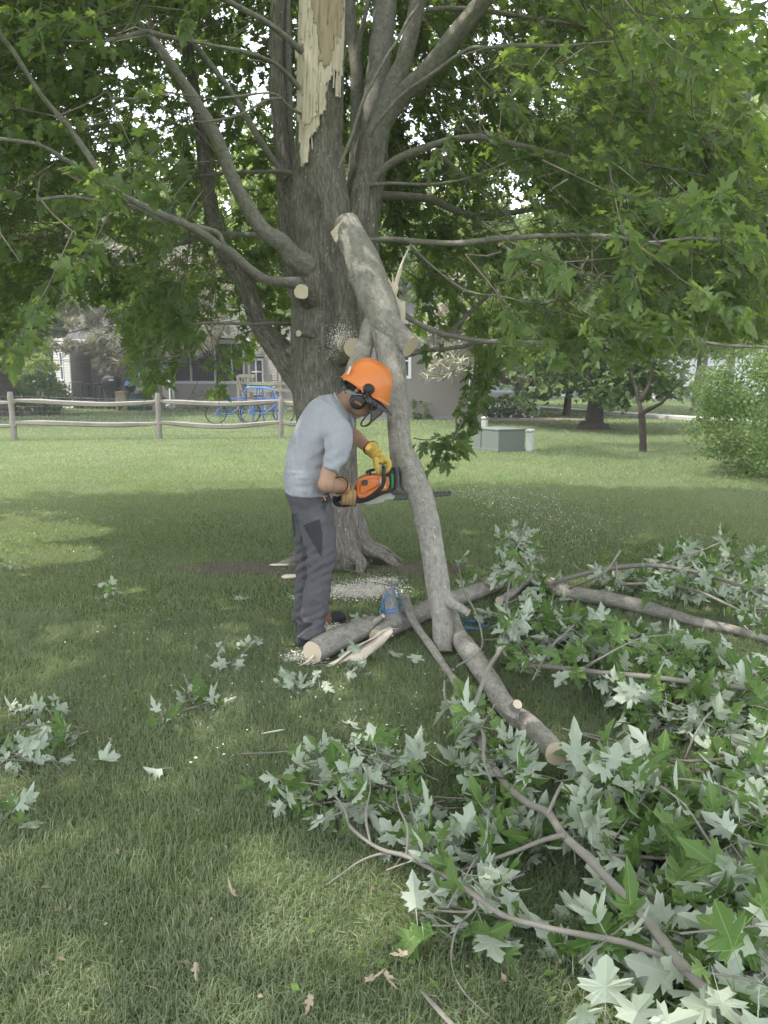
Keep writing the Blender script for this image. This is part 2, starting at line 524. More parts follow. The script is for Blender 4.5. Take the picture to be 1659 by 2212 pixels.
_leafmesh = {}
def leaf_objs(parent, pos, Rm, sc, mat, limit=300, name='leaf'):
    """individual leaves: the `limit` that show largest as objects, the rest as one mass"""
    dist = np.linalg.norm(pos - np.array([0, 0, EYE]), axis=1) / sc
    u, v, dep = proj(pos)
    vis = (dep > 0.2) & (u > -20) & (u < 1680) & (v > -20) & (v < 2230)
    key = np.where(vis, dist, 1e9)
    order = np.argsort(key)
    near = [i for i in order[:limit] if key[i] < 1e8]
    rest = np.setdiff1d(np.arange(len(pos)), near)
    for i in near:
        k = int(i) % len(T_HI)
        if (mat.name, k) not in _leafmesh:
            tv, tf, luv = T_HI[k]
            _leafmesh[(mat.name, k)] = mesh_from('leaf', tv, tf, mat, None, False, {'tint': np.full(len(tv), k * .17), 'luv': luv})
        o = bpy.data.objects.new(name, _leafmesh[(mat.name, k)])
        COL.objects.link(o)
        mw = Matrix([[*(Rm[i][r] * sc[i]), pos[i][r]] for r in range(3)] + [[0, 0, 0, 1]])
        o.parent = parent
        o.matrix_basis = Matrix.Translation(-Vector(parent.location)) @ mw
    if len(rest):
        o = batch('leaves', pos[rest], Rm[rest], sc[rest], T_HI[:4] if len(rest) < 1500 else T_MID, mat, parent)
        o['kind'] = 'stuff'
# ================================================================== SETTING
def ground_mat():
    m, nt, out = new_mat('lawn_soil')
    c = coords(nt)
    n1 = noise_(nt, c, 0.45, 4)
    n2 = noise_(nt, c, 9, 4, 0.7)
    n3 = noise_(nt, c, 120, 2)
    cc = ramp_(nt, n1, [(0.35, (0.10, 0.14, 0.055)), (0.5, (0.14, 0.18, 0.075)), (0.68, (0.19, 0.22, 0.10))])
    cc = mix_(nt, math_(nt, 'MULTIPLY', n2, 0.6), cc, (0.06, 0.09, 0.03))
    h = math_(nt, 'ADD', math_(nt, 'MULTIPLY', n2, 0.6), math_(nt, 'MULTIPLY', n3, 0.5))
    pbsdf(nt, out, cc, 0.95, 0.1, h, 0.8, 0.03)
    return m
MAT['lawn'] = ground_mat()
MAT['dirt'] = plain('bare_dirt', (0.17, 0.145, 0.115), 0.95, 0.1, 0.35, 14, 0.9, bdist=.02)
MAT['mulch'] = plain('reddish_mulch', (0.27, 0.215, 0.18), 0.95, 0.1, 0.3, 20, 0.8, bdist=.02)
MAT['concrete'] = plain('pale_concrete', (0.52, 0.50, 0.47), 0.9, 0.2, 0.1, 5, 0.3)

def gz(x, y):
    return 0.025 * (fbm(np.asarray(x) * 0.5, np.asarray(y) * 0.5) - 0.5)
def make_lawn():
    xs = np.concatenate([-np.geomspace(600, 9, 30), np.linspace(-8.5, 9, 110), np.geomspace(9.6, 600, 30)])
    ys = np.concatenate([-np.geomspace(300, 2, 14), np.linspace(-1.5, 20, 130), np.geomspace(20.6, 700, 40)])
    X, Y = np.meshgrid(xs, ys)
    Z = gz(X, Y)
    V = np.stack([X.ravel(), Y.ravel(), Z.ravel()], 1)
    nx, ny = len(xs), len(ys)
    i, j = np.meshgrid(np.arange(nx - 1), np.arange(ny - 1))
    a = (j * nx + i).ravel()
    Fc = np.stack([a, a + 1, a + nx + 1, a + nx], 1)
    me = mesh_from('lawn', V, Fc, MAT['lawn'])
    o = bpy.data.objects.new('lawn', me); COL.objects.link(o)
    o['kind'] = 'structure'
make_lawn()

def ground_patch(name, c, rx, ry, mat, lift, amp=0.25, seed=0, rot=0.0):
    n, k = 56, 7
    V = [(c[0], c[1], gz(c[0], c[1]) + lift + 0.012)]
    for r in range(1, k + 1):
        for j in range(n):
            t = 2 * math.pi * j / n
            q = 1 + amp * (float(fbm(math.cos(t) * 2.2 + seed, math.sin(t) * 2.2 + seed, 0, 4)) - 0.5) * 3
            x = rx * math.cos(t) * q * r / k; y = ry * math.sin(t) * q * r / k
            X = c[0] + x * math.cos(rot) - y * math.sin(rot); Y = c[1] + x * math.sin(rot) + y * math.cos(rot)
            V.append((X, Y, float(gz(X, Y)) + lift + 0.012 * (1 - (r / k) ** 2) - (0.02 if r == k else 0)))
    fs = [(0, 1 + j, 1 + (j + 1) % n) for j in range(n)]
    for r in range(k - 1):
        for j in range(n):
            a = 1 + r * n + j; b = 1 + r * n + (j + 1) % n
            fs.append((a, a + n, b + n, b))
    me = mesh_from(name, V, fs, mat)
    o = bpy.data.objects.new(name, me); COL.objects.link(o)
    o['kind'] = 'structure'
    return o
TREE = G(735, 1222)
TREE_Y = TREE.y
bare = [(TREE.x - .62, TREE.y - .12, .62, .26), (TREE.x + .62, TREE.y - .15, .42, .24)]
ground_patch('dirt_patch', (bare[0][0], bare[0][1]), .52, .20, MAT['dirt'], 0.006, .8, 3)
ground_patch('dirt_patch', (bare[1][0], bare[1][1]), .40, .20, MAT['dirt'], 0.007, .8, 8)
fl = G(1090, 906)
ground_patch('mulch_bed', (fl.x + .3, fl.y), 2.0, .8, MAT['mulch'], 0.03, .3, 5)
# concrete path crossing the far lawn
def path():
    a = [(1000, 874), (1117, 881.5), (1327, 896.7), (1530, 911), (1720, 926)]
    V = []
    for u, v in a:
        p = G(u, v); V += [(p.x, p.y + .95, .045), (p.x, p.y - .0, .045)]
    V = [(x, y + (.25 if i % 2 == 0 else 0), .10) for i, (x, y, z) in enumerate(V)]; V += [(x, y, -.02) for x, y, z in V]; nn = 2 * len(a)
    fs = [(2 * i, 2 * i + 1, 2 * i + 3, 2 * i + 2) for i in range(len(a) - 1)] + [(2 * i + 1, nn + 2 * i + 1, nn + 2 * i + 3, 2 * i + 3) for i in range(len(a) - 1)]
    me = mesh_from('footpath', V, fs, MAT['concrete'], None, False)
    o = bpy.data.objects.new('footpath', me); COL.objects.link(o); o['kind'] = 'structure'
path()

# ---------------------------------------------------------------- grass
dust_spots = [(G(778, 1283), .24, .15), (G(820, 1262), .14, .09), (G(640, 1300), .04, .03), (G(655, 1430), .10, .07), (G(520, 1300), .05, .03), (G(730, 1365), .12, .08)]
def spot_mask(x, y, spots):
    m = np.zeros(x.shape)
    for c, a, b in spots:
        d = ((x - c.x) / a) ** 2 + ((y - c.y) / b) ** 2
        m = np.maximum(m, np.exp(-d * 0.9))
    return m
LOGS = [[tuple(G(u, v)[:2]) for u, v in l] for l in ([(672, 1440), (690, 1425), (755, 1392), (808, 1368)], [(704, 1440), (846, 1372)], [(812, 1396), (878, 1358), (983, 1312), (1078, 1276)],
    [(986, 1385), (1033, 1455), (1080, 1530), (1141, 1590), (1208, 1655)], [(1078, 1305), (1141, 1268), (1231, 1296), (1349, 1316), (1443, 1340), (1584, 1372)], [(957, 1400), (957, 1422)], [(730, 1425), (800, 1440)])]
def grass_zone(n, y0, y1, h, w, seg, power=1.0, name='grass', margin=1.06):
    t = RNG.random(n)
    y = (y0 ** power + t * (y1 ** power - y0 ** power)) ** (1 / power)
    x = (RNG.random(n) * 2 - 1) * (CX / F) * margin * (y + 0.25)
    dens = fbm(x * 2.3, y * 2.3, 3.3)
    keep = RNG.random(n) < np.clip(0.55 + 1.3 * (dens - 0.35), .25, 1)
    keep &= RNG.random(n) > spot_mask(x, y, dust_spots) * 0.93
    for bx, by, ba, bb in bare:
        d = ((x - bx) / ba) ** 2 + ((y - by) / bb) ** 2
        keep &= RNG.random(n) > .75 * np.exp(-d * 1.1)
    keep &= ((x - TREE.x) ** 2 + (y - TREE.y) ** 2) > .35 ** 2
    if y0 < 9:
        for l in LOGS:
            for (ax, ay), (bx_, by_) in zip(l[:-1], l[1:]):
                L2 = (bx_ - ax) ** 2 + (by_ - ay) ** 2
                t = np.clip(((x - ax) * (bx_ - ax) + (y - ay) * (by_ - ay)) / L2, 0, 1)
                keep &= np.hypot(x - ax - t * (bx_ - ax), y - ay - t * (by_ - ay)) > .055 + .02 * RNG.random(n)
    x, y = x[keep], y[keep]
    n = len(x)
    tuft = .5 + .6 * (fbm(x * 7, y * 7, 1.0) - .5)
    hh = h * (0.45 + 1.0 * RNG.random(n)) * (0.55 + 0.9 * tuft)
    lean_dir = fbm(x * 1.6, y * 1.6, 5.0) * 12 + RNG.normal(0, 1.6, n)
    lean = hh * np.clip(RNG.normal(0.6, 0.4, n), 0.02, 1.5)
    dx, dy = np.cos(lean_dir) * lean, np.sin(lean_dir) * lean
    face = RNG.random(n) * math.pi
    wx, wy = np.cos(face) * w / 2, np.sin(face) * w / 2
    z = gz(x, y) - 0.004
    tint_base = fbm(x * 0.9, y * 0.9, 9.0) * 0.9 + fbm(x * 4.5, y * 4.5, 2) * 0.5 - 0.35
    tint = np.clip(tint_base + RNG.normal(0, .13, n), 0.02, 0.955)
    dry = RNG.random(n) < np.clip((fbm(x * 1.1 + 40, y * 1.1, 4.0) - 0.47) * 1.1, 0.012, .30)
    tint = np.where(dry, 0.98, tint)
    b = np.stack([x, y, z], 1)
    o1 = np.stack([wx, wy, np.zeros(n)], 1)
    tip = b + np.stack([dx, dy, hh * np.clip(1 - (lean / hh) * .35, .25, 1)], 1)
    if seg == 2:
        midp = b + np.stack([dx * .32, dy * .32, hh * .6], 1)
        V = np.stack([b - o1, b + o1, midp - o1 * .8, midp + o1 * .8, tip], 1).reshape(-1, 3)
        f = np.array([(0, 1, 3), (0, 3, 2), (2, 3, 4)]); k = 5
    else:
        V = np.stack([b - o1, b + o1, tip], 1).reshape(-1, 3)
        f = np.array([(0, 1, 2)]); k = 3
    Fc = (f[None] + (np.arange(n) * k)[:, None, None]).reshape(-1, 3)
    me = mesh_from(name, V, Fc, MAT['grass'], None, False, {'tint': np.repeat(tint, k)})
    o = bpy.data.objects.new(name, me); COL.objects.link(o)
    o['kind'] = 'stuff'
    tag(o, ['green lawn grass with dry blades close to the camera', 'shaded lawn grass around the maple', 'sunlit lawn grass before the fence', 'far lawn grass by the houses'][grass_zone.k], 'grass')
    grass_zone.k += 1
grass_zone.k = 0
grass_zone(290000, 1.15, 4.6, 0.041, 0.0032, 2, 1.3)
grass_zone(230000, 4.5, 10.5, 0.043, 0.0065, 1, 1.3)
grass_zone(230000, 10.3, 22, 0.048, 0.011, 1, 1.2)
grass_zone(90000, 21.5, 46, 0.06, 0.03, 1, 1.0)

# weeds and clover in the shaded part and round the trunk
def weeds():
    n = 7000
    y = 5.2 + RNG.random(n) * 5.5
    x = (RNG.random(n) * 2 - 1) * .52 * y
    m = fbm(x * 1.1, y * 1.1, 7.7)
    near = np.exp(-(((x - TREE.x) / 1.3) ** 2 + ((y - TREE.y) / .6) ** 2))
    k = (RNG.random(n) < np.clip((m - .5) * 5, 0, 1)) | (RNG.random(n) < near * .35)
    x, y = x[k], y[k]; n = len(x)
    pos = np.stack([x, y, gz(x, y) + .02 + RNG.random(n) * .05], 1)
    a = RNG.random(n) * 6.28
    d = np.stack([np.cos(a), np.sin(a), RNG.normal(.1, .3, n)], 1)
    nr = np.stack([RNG.normal(0, .35, n), RNG.normal(0, .35, n), np.ones(n)], 1)
    o = batch('weeds', pos, frames(d, nr), .022 + RNG.random(n) * .035, T_OVAL, MAT['weed'])
    tag(o, 'low clover and broadleaf weeds in the shaded lawn', 'weeds', kind='stuff')
weeds()
def litter():
    n = 900
    y = 1.5 + 8 * RNG.random(n) ** 1.2; x = (RNG.random(n) * 2 - 1) * .54 * y
    k = fbm(x * .8, y * .8, 21) > .42
    x, y = x[k], y[k]; n = len(x)
    pos = np.stack([x, y, gz(x, y) + .018 + RNG.random(n) * .02], 1)
    o = batch('lawn_litter', pos, frames(RNG.normal(0, 1, (n, 3)) * [1, 1, .3], RNG.normal(0, .5, (n, 3)) + [0, 0, 1]), .006 + RNG.random(n) ** 3 * .022, T_OVAL, MAT['dead'])
    tag(o, 'small bits of dead leaf and bark scattered through the lawn', 'litter', kind='stuff')
    n = 2600
    y = 1.5 + 4.2 * RNG.random(n); x = (RNG.random(n) * 2 - 1) * .54 * y
    k = fbm(x * 1.7, y * 1.7, 33) > .56
    x, y = x[k], y[k]; n = len(x)
    pos = np.stack([x, y, gz(x, y) + .01 + RNG.random(n) * .02], 1)
    a = RNG.random(n) * 6.28
    o = batch('clover', pos, frames(np.stack([np.cos(a), np.sin(a), RNG.normal(.25, .3, n)], 1), RNG.normal(0, .3, (n, 3)) + [0, 0, 1]), .012 + RNG.random(n) * .022, T_OVAL, MAT['weed'])
    tag(o, 'patches of clover in the grass close to the camera', 'clover', kind='stuff')
litter()

# sawdust on the ground and in the air
def chips():
    ps = []
    for (c, a, b), n in zip(dust_spots, (9000, 1500, 120, 900, 80, 900)):
        q = RNG.normal(0, .5, (n, 2))
        x, y = c.x + q[:, 0] * a * 1.1, c.y + q[:, 1] * b * 1.2
        ps.append(np.stack([x, y, gz(x, y) + .014 + RNG.random(n) * .02], 1))
    # thin scatter over the lawn
    n = 1100
    v = 1180 + 560 * RNG.random(n) ** 1.3; u = 100 + 1000 * RNG.random(n)
    dz = (CY - v) / F
    y = EYE * F / (v - 800) * 1.0
    x = (u - CX) / F * y
    k = fbm(x * 1.6, y * 1.6, 11) > .46
    ps.append(np.stack([x, y, gz(x, y) + .025 + RNG.random(n) * .02], 1)[k])
    p = np.concatenate(ps); n = len(p)
    d = RNG.normal(0, 1, (n, 3)) * [1, 1, .3]; nr = RNG.normal(0, .5, (n, 3)) + [0, 0, 1]
    o = batch('wood_chips', p, frames(d, nr), .005 + RNG.random(n) ** 3 * .014, T_OVAL, MAT['dust'])
    tag(o, 'pale sawdust and wood chips strewn on the grass below the saw', 'sawdust', kind='stuff')
    n = 4200
    t = RNG.random(n) ** .6
    u0 = 972 + t * 330 + RNG.normal(0, 10, n) + RNG.normal(0, 70, n) * t
    v0 = 1063 + t ** 2 * 110 + RNG.normal(0, 7, n) + RNG.normal(0, 48, n) * t
    Y = 4.55 + t * 1.2 + RNG.normal(0, .35, n) * t
    p = np.array([P(a, b, c) for a, b, c in zip(u0, v0, Y)])
    p = p[p[:, 2] > .03]; n = len(p)
    d = RNG.normal(0, 1, (n, 3)); nr = RNG.normal(0, 1, (n, 3))
    o = batch('flying_sawdust', p, frames(d, nr), .002 + RNG.random(n) ** 5 * .009, T_OVAL, MAT['dust'])
    tag(o, 'plume of pale sawdust flying off the tip of the chainsaw bar', 'sawdust', kind='stuff')
chips()

# ================================================================== FENCE
MAT['fence'] = plain('weathered_split_rail', (0.235, 0.215, 0.18), 0.9, 0.15, 0.25, 6, 0.5)
MAT['wire'] = plain('galvanised_wire', (0.30, 0.31, 0.30), 0.5, 0.4, 0.05)
def make_fence():
    posts = [(-245, 16.6, 1.06), (27, 16.95, 1.06), (342, 17.3, 1.02), (605, 17.5, .93), (760, 17.6, .9)]
    root = thing('split_rail_fence', G(342, 943), 'weathered split rail fence with two rails and wire mesh, left of the tree', 'fence')
    PX = []
    for k, (u, Y, h) in enumerate(posts):
        x = P(u, 900, Y).x
        PX.append((x, Y, h))
        mb = MB()
        lean = Vector((-.03 + .02 * k, 0, 0))
        nsec = 8
        pts = [Vector((x, Y, -.05 + (h + .05) * i / nsec)) + lean * (i / nsec) for i in range(nsec + 1)]
        def rf(rr, th, s, t):
            sq = 1 / np.maximum(np.abs(np.cos(th)), np.abs(np.sin(th)))
            return rr * (.6 + .38 * np.minimum(sq, 1.25)) * (1 + .10 * (vnoise(np.cos(th) * 2 + k * 9, np.sin(th) * 2, s * 5) - .5) - (.25 if t > .97 else 0))
        mb.tube(pts, [.072 + .008 * math.sin(i) for i in range(nsec + 1)], 16, rfun=rf, squash=.8)
        mb.obj('post', MAT['fence'], root)
    zz = [(.85, .36), (.85, .36), (.84, .37), (.82, .34)]
    for k in range(4):
        a, b = PX[k], PX[k + 1]
        for j, zc in enumerate(zz[k]):
            z0 = zc + RNG.normal(0, .012); sag = -.05 * (1 if (k + j) % 2 else .25)
            n = 14; mb = MB(); pts = []; rad = []
            for i in range(n + 1):
                t = i / n
                pts.append(Vector((a[0] - .08 + (b[0] - a[0] + .16) * t, a[1] + (b[1] - a[1]) * t + (-.03 if j else .02), z0 + sag * math.sin(math.pi * t) * 1.0 + .03 * math.sin(5 * t + k))))
                e = min(t, 1 - t)
                rad.append(.054 * (0.55 + .45 * min(1, e * 5)))
            def rf(rr, th, s, t):
                return rr * 1.12 * (1 + .25 * (vnoise(np.cos(th) * 1.5 + k, np.sin(th) * 1.5 + j, s * 3) - .5))
            mb.tube(pts, rad, 5, rfun=rf, axis=Vector((0, .35, 1)).normalized())
            mb.obj('rail', MAT['fence'], root, False)
    mb = MB()
    for k in range(3):
        a, b = PX[k], PX[k + 1]
        for z in np.linspace(.05, .96 if k < 2 else .86, 9):
            mb.tube([Vector((a[0], a[1] + .09, z)), Vector((b[0], b[1] + .09, z + (0 if k != 1 else -.1 * (z > .9))))], [.0022, .0022], 3, caps=False)
        m = int((b[0] - a[0]) / .1)
        for i in range(m):
            x = a[0] + i * .1
            y = a[1] + (b[1] - a[1]) * i / m + .09
            mb.tube([Vector((x, y, .03)), Vector((x, y, .95 if k < 2 else .86))], [.0014, .0014], 3, caps=False)
    mb.obj('wire_mesh', MAT['wire'], root, label='pale welded wire mesh behind the rails')
make_fence()

# ================================================================== HOUSES
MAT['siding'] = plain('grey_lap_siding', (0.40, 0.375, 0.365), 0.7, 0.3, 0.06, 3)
MAT['siding_lit'] = plain('sunlit_lap_siding', (0.46, 0.43, 0.40), 0.7, 0.3, 0.06, 3)  # lighter copy of the grey siding, sunlight put into its colour
MAT['siding_brown'] = plain('brown_lap_siding', (0.25, 0.225, 0.19), 0.7, 0.3, 0.06, 3)
MAT['white_trim'] = plain('white_trim', (0.74, 0.74, 0.74), 0.5, 0.3, 0.04, 3)
MAT['grey_trim'] = plain('grey_trim', (0.36, 0.34, 0.33), 0.6, 0.3, 0.06, 3)
MAT['shingle'] = plain('roof_shingle', (0.10, 0.095, 0.09), 0.95, 0.1, 0.35, 12, 0.6)
m_, nt_, out_ = new_mat('window_glass')
pbsdf(nt_, out_, (0.045, 0.05, 0.055), 0.08, 0.6)
MAT['glass'] = m_
m_, nt_, out_ = new_mat('dark_screen')
pbsdf(nt_, out_, (0.035, 0.033, 0.032), 0.6, 0.3)
MAT['screen'] = m_
def _board():
    V = [(0, -.034, 0), (1, -.034, 0), (1, -.004, 1.04), (0, -.004, 1.04), (0, .01, 0), (1, .01, 0), (1, .01, 1.04), (0, .01, 1.04)]
    fs = [(0, 1, 2, 3), (0, 4, 5, 1), (3, 2, 6, 7), (0, 3, 7, 4), (1, 5, 6, 2)]
    return V, fs
_bm = {}
def siding(parent, mat, x0, x1, z0, z1, y, pitch=.104, holes=()):
    if mat.name not in _bm: _bm[mat.name] = mesh_from('siding_board', *_board(), mat, None, False)
    z = z0
    while z < z1 - .01:
        segs = [(x0, x1)]
        for hx0, hx1, hz0, hz1 in holes:
            if z + pitch > hz0 + .01 and z < hz1 - .01:
                ns = []
                for a, b in segs:
                    if hx1 <= a or hx0 >= b: ns.append((a, b)); continue
                    if hx0 > a: ns.append((a, hx0))
                    if hx1 < b: ns.append((hx1, b))
                segs = ns
        for a, b in segs:
            o = bpy.data.objects.new('siding_board', _bm[mat.name]); COL.objects.link(o)
            o.parent = parent
            o.matrix_basis = Matrix.Translation(Vector((a, y, z)) - Vector(parent.location)) @ Matrix.Diagonal((b - a, 1, pitch, 1))
        z += pitch
def boxpart(parent, name, x0, x1, z0, z1, y0, y1, mat, label=None):
    mb = MB(); mb.box(((x0 + x1) / 2, (y0 + y1) / 2, (z0 + z1) / 2), (abs(x1 - x0), abs(y1 - y0), abs(z1 - z0)))
    return mb.obj(name, mat, parent, False, label)
def window(parent, x0, x1, z0, z1, y, cols=2, rows=2, fw=.07, glass='glass', trim='white_trim', name='window'):
    mb = MB()
    mb.box(((x0 + x1) / 2, y, z1 - fw / 2), (x1 - x0, .08, fw)); mb.box(((x0 + x1) / 2, y, z0 + fw / 2), (x1 - x0, .08, fw))
    mb.box((x0 + fw / 2, y, (z0 + z1) / 2), (fw, .076, z1 - z0 - 2 * fw)); mb.box((x1 - fw / 2, y, (z0 + z1) / 2), (fw, .076, z1 - z0 - 2 * fw))
    f = mb.obj(name, MAT[trim], parent, False)
    w = (x1 - x0 - 2 * fw); hgt = (z1 - z0 - 2 * fw); g = .045
    for i in range(cols):
        for j in range(rows):
            a = x0 + fw + w * i / cols + (g / 2 if i else 0); b = x0 + fw + w * (i + 1) / cols - (g / 2 if i < cols - 1 else 0)
            c = z0 + fw + hgt * j / rows + (g / 2 if j else 0); d = z0 + fw + hgt * (j + 1) / rows - (g / 2 if j < rows - 1 else 0)
            p = MB(); p.box(((a + b) / 2, y + .012, (c + d) / 2), (b - a, .01, d - c))
            o = p.obj('pane', MAT[glass], None, False); o.parent = f
    if cols > 1:
        for i in range(1, cols):
            p = MB(); p.box((x0 + fw + w * i / cols, y, (z0 + z1) / 2), (g, .05, hgt)); o = p.obj('mullion', MAT[trim], None, False); o.parent = f
    if rows > 1:
        for j in range(1, rows):
            p = MB(); p.box(((x0 + x1) / 2, y - .003, z0 + fw + hgt * j / rows), (w, .05, g)); o = p.obj('mullion', MAT[trim], None, False); o.parent = f
    return f
def siding_run(parent, mat, p0, p1, z0, z1, pitch=.104, hole=None):
    '''lap siding along a slanting wall from p0 to p1; hole = (fraction0, fraction1, z0, z1)'''
    if mat.name not in _bm: _bm[mat.name] = mesh_from('siding_board', *_board(), mat, None, False)
    d = Vector((p1[0] - p0[0], p1[1] - p0[1], 0)); L = d.length; rot = Matrix.Rotation(math.atan2(d.y, d.x), 4, 'Z')
    z = z0
    while z < z1 - .01:
        segs = [(0, 1)]
        if hole and z + pitch > hole[2] + .01 and z < hole[3] - .01: segs = [(0, hole[0]), (hole[1], 1)]
        for a, b in segs:
            o = bpy.data.objects.new('siding_board', _bm[mat.name]); COL.objects.link(o)
            o.parent = parent
            p = Vector((p0[0], p0[1], z)) + d * a
            o.matrix_basis = Matrix.Translation(p - Vector(parent.location)) @ rot @ Matrix.Diagonal((L * (b - a), 1, pitch, 1))
        z += pitch
def slant(o, p0, p1):
    T = Matrix.Translation(Vector((p0[0], p0[1], 0)))
    o.matrix_basis = T @ Matrix.Rotation(math.atan2(p1[1] - p0[1], p1[0] - p0[0]), 4, 'Z') @ T.inverted()
def XZ(u, v, Y):
    p = P(u, v, Y); return p.x, p.z
def left_house():
    Y = 33.0
    root = thing('grey_house', (-9, Y, 0), 'long low grey house with lap siding and a dark screened porch behind the fence', 'house')
    X = lambda u, y=Y: P(u, 820, y).x
    Z = lambda v, y=Y: P(829, v, y).z
    zt = 2.75
    # bump-out at the far left, sunlit
    a, b = (X(120, 32.7), 32.7), (X(154, 31.5), 31.5); L = math.dist(a, b)
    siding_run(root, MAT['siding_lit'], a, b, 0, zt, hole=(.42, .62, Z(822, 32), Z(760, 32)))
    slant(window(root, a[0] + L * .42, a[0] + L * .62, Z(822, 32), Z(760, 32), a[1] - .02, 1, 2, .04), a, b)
    boxpart(root, 'corner_board', X(154, 31.5), X(155.5, 31.5), 0, zt, 31.46, 33.6, MAT['grey_trim'])
    siding(root, MAT['siding'], X(153, 33.6), X(279, 33.6), 0, zt, 33.6)
    # middle section with window
    y2 = 32.6
    wx0, wx1 = X(279, y2), X(314, y2)
    boxpart(root, 'corner_board', X(276.5, y2), X(278.5, y2), 0, zt, y2 - .03, 33.62, MAT['grey_trim'])
    siding(root, MAT['siding'], X(278.5, y2), X(368, y2), 0, zt, y2, holes=[(wx0, wx1, Z(820, y2), Z(745, y2))])
    window(root, wx0, wx1, Z(820, y2), Z(745, y2), y2 - .02, 3, 1, .07)
    # porch
    y3 = 32.0
    siding(root, MAT['siding'], X(377, y3), X(529, y3), 0, Z(829, y3), y3)
    boxpart(root, 'sill', X(376, y3), X(529, y3), Z(829, y3), Z(823, y3), y3 - .08, y3 + .06, MAT['white_trim'])
    for u0, u1 in ((379, 411), (416, 463), (468, 500), (504, 526)):
        boxpart(root, 'porch_screen', X(u0, y3), X(u1, y3), Z(823, y3), 2.6, y3 + .10, y3 + .12, MAT['screen'], 'dark insect screen of the porch')
    for u in (377, 413.5, 465.5, 502, 527.5):
        boxpart(root, 'porch_post', X(u - 1.6, y3), X(u + 1.6, y3), Z(823, y3) + .002, 2.6, y3 - .05, y3 + .09, MAT['white_trim'])
    boxpart(root, 'porch_beam', X(376, y3), X(531, y3), 2.602, 2.75, y3 - .06, y3 + .1, MAT['white_trim'])
    boxpart(root, 'interior_wall', X(378, y3), X(527, y3), 0.02, 2.6, y3 + .5, y3 + .55, MAT['screen'])
    mb = MB(); xd = X(368, y3)
    mb.tube([Vector((xd, y3 - .1, zt)), Vector((xd, y3 - .1, .25)), Vector((xd - .06, y3 - .18, .12)), Vector((xd - .16, y3 - .3, .06))], [.055] * 4, 8)
    mb.obj('downspout', MAT['white_trim'], root, label='white metal downspout')
    boxpart(root, 'corner_board', X(371, y3), X(376, y3), 0, zt, y3 - .02, y3 + .6, MAT['white_trim'])
    # window section, sunlit
    y4 = 31.6
    h = (X(538, y4), X(572, y4), Z(832, y4), Z(774, y4))
    a, b = (X(530, 32.2), 32.2), (X(598, 31.3), 31.3); L = math.dist(a, b)
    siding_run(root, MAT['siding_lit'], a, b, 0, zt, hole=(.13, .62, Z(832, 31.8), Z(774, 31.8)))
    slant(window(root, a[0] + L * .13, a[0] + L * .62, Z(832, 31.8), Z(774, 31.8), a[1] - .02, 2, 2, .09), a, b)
    y4 = 31.3
    for u0, u1 in ((597.5, 599), (602, 607)):
        boxpart(root, 'corner_board', X(u0, y4), X(u1, y4), 0, zt, y4 - .03, y4 + .1, MAT['white_trim'])
    boxpart(root, 'corner_board', X(599, y4), X(602, y4), 0, zt, y4 + .02, y4 + .1, MAT['grey_trim'])  # dark recess drawn as a grey strip, its shade put into the colour
    siding(root, MAT['siding'], X(607, y4), X(770, y4), 0, zt, y4 + .05)
    # electric meter
    mx = boxpart(root, 'meter_box', X(581.5, y4), X(588, y4), Z(826, y4), Z(808, y4), y4 - .16, y4 - .03, MAT['grey_trim'])
    mb = MB(); mb.tube([Vector((X(584, y4), y4 - .1, Z(826, y4))), Vector((X(584, y4), y4 - .1, 0))], [.035] * 2, 8); mb.obj('conduit', MAT['grey_trim'], root)
    # roof and gable
    x0, x1 = X(112, 31), X(780, 31)
    boxpart(root, 'porch_roof', X(372, 32), X(531, 32), 2.76, 2.82, 31.8, 32.7, MAT['shingle'])
    V = [(x0, 32.5, zt + .05), (x1, 32.5, zt + .05), (x1, 36.0, 4.9), (x0, 36.0, 4.9), (x1, 41, zt), (x0, 41, zt)]
    me = mesh_from('roof', V, [(0, 1, 2, 3), (3, 2, 4, 5), (0, 3, 5), (1, 4, 2)], MAT['shingle'], None, False)
    o = bpy.data.objects.new('roof', me); COL.objects.link(o); adopt(o, root)
    boxpart(root, 'fascia', x0, x1, zt - .12, zt + .05, 32.42, 32.46, MAT['white_trim'])
    boxpart(root, 'soffit', x0, x1, zt + .01, zt + .03, 32.72, 33.6, MAT['white_trim'])
    boxpart(root, 'back_wall', x0 + .5, x1 - .5, 0, zt - .01, 34.5, 40, MAT['siding'])
    # window air conditioner
    y4 = 31.7
    ac = thing('air_conditioner', (X(538, y4), y4 - .2, Z(820, y4)), 'white window air conditioner jutting from the four-pane window', 'air conditioner')
    mb = MB(); a, b, c, d = X(526, y4), X(550, y4), Z(828, y4), Z(812, y4)
    mb.box(((a + b) / 2, y4 - .28, (c + d) / 2), (b - a, .46, d - c)); mb.obj('case', MAT['white_trim'], ac, False)
    for u0, u1 in ((527.5, 532.5), (535.5, 541), (542.5, 548)):
        boxpart(ac, 'grille', X(u0, y4), X(u1, y4), c + .04, d - .04, y4 - .53, y4 - .512, MAT['grey_trim'])
left_house()
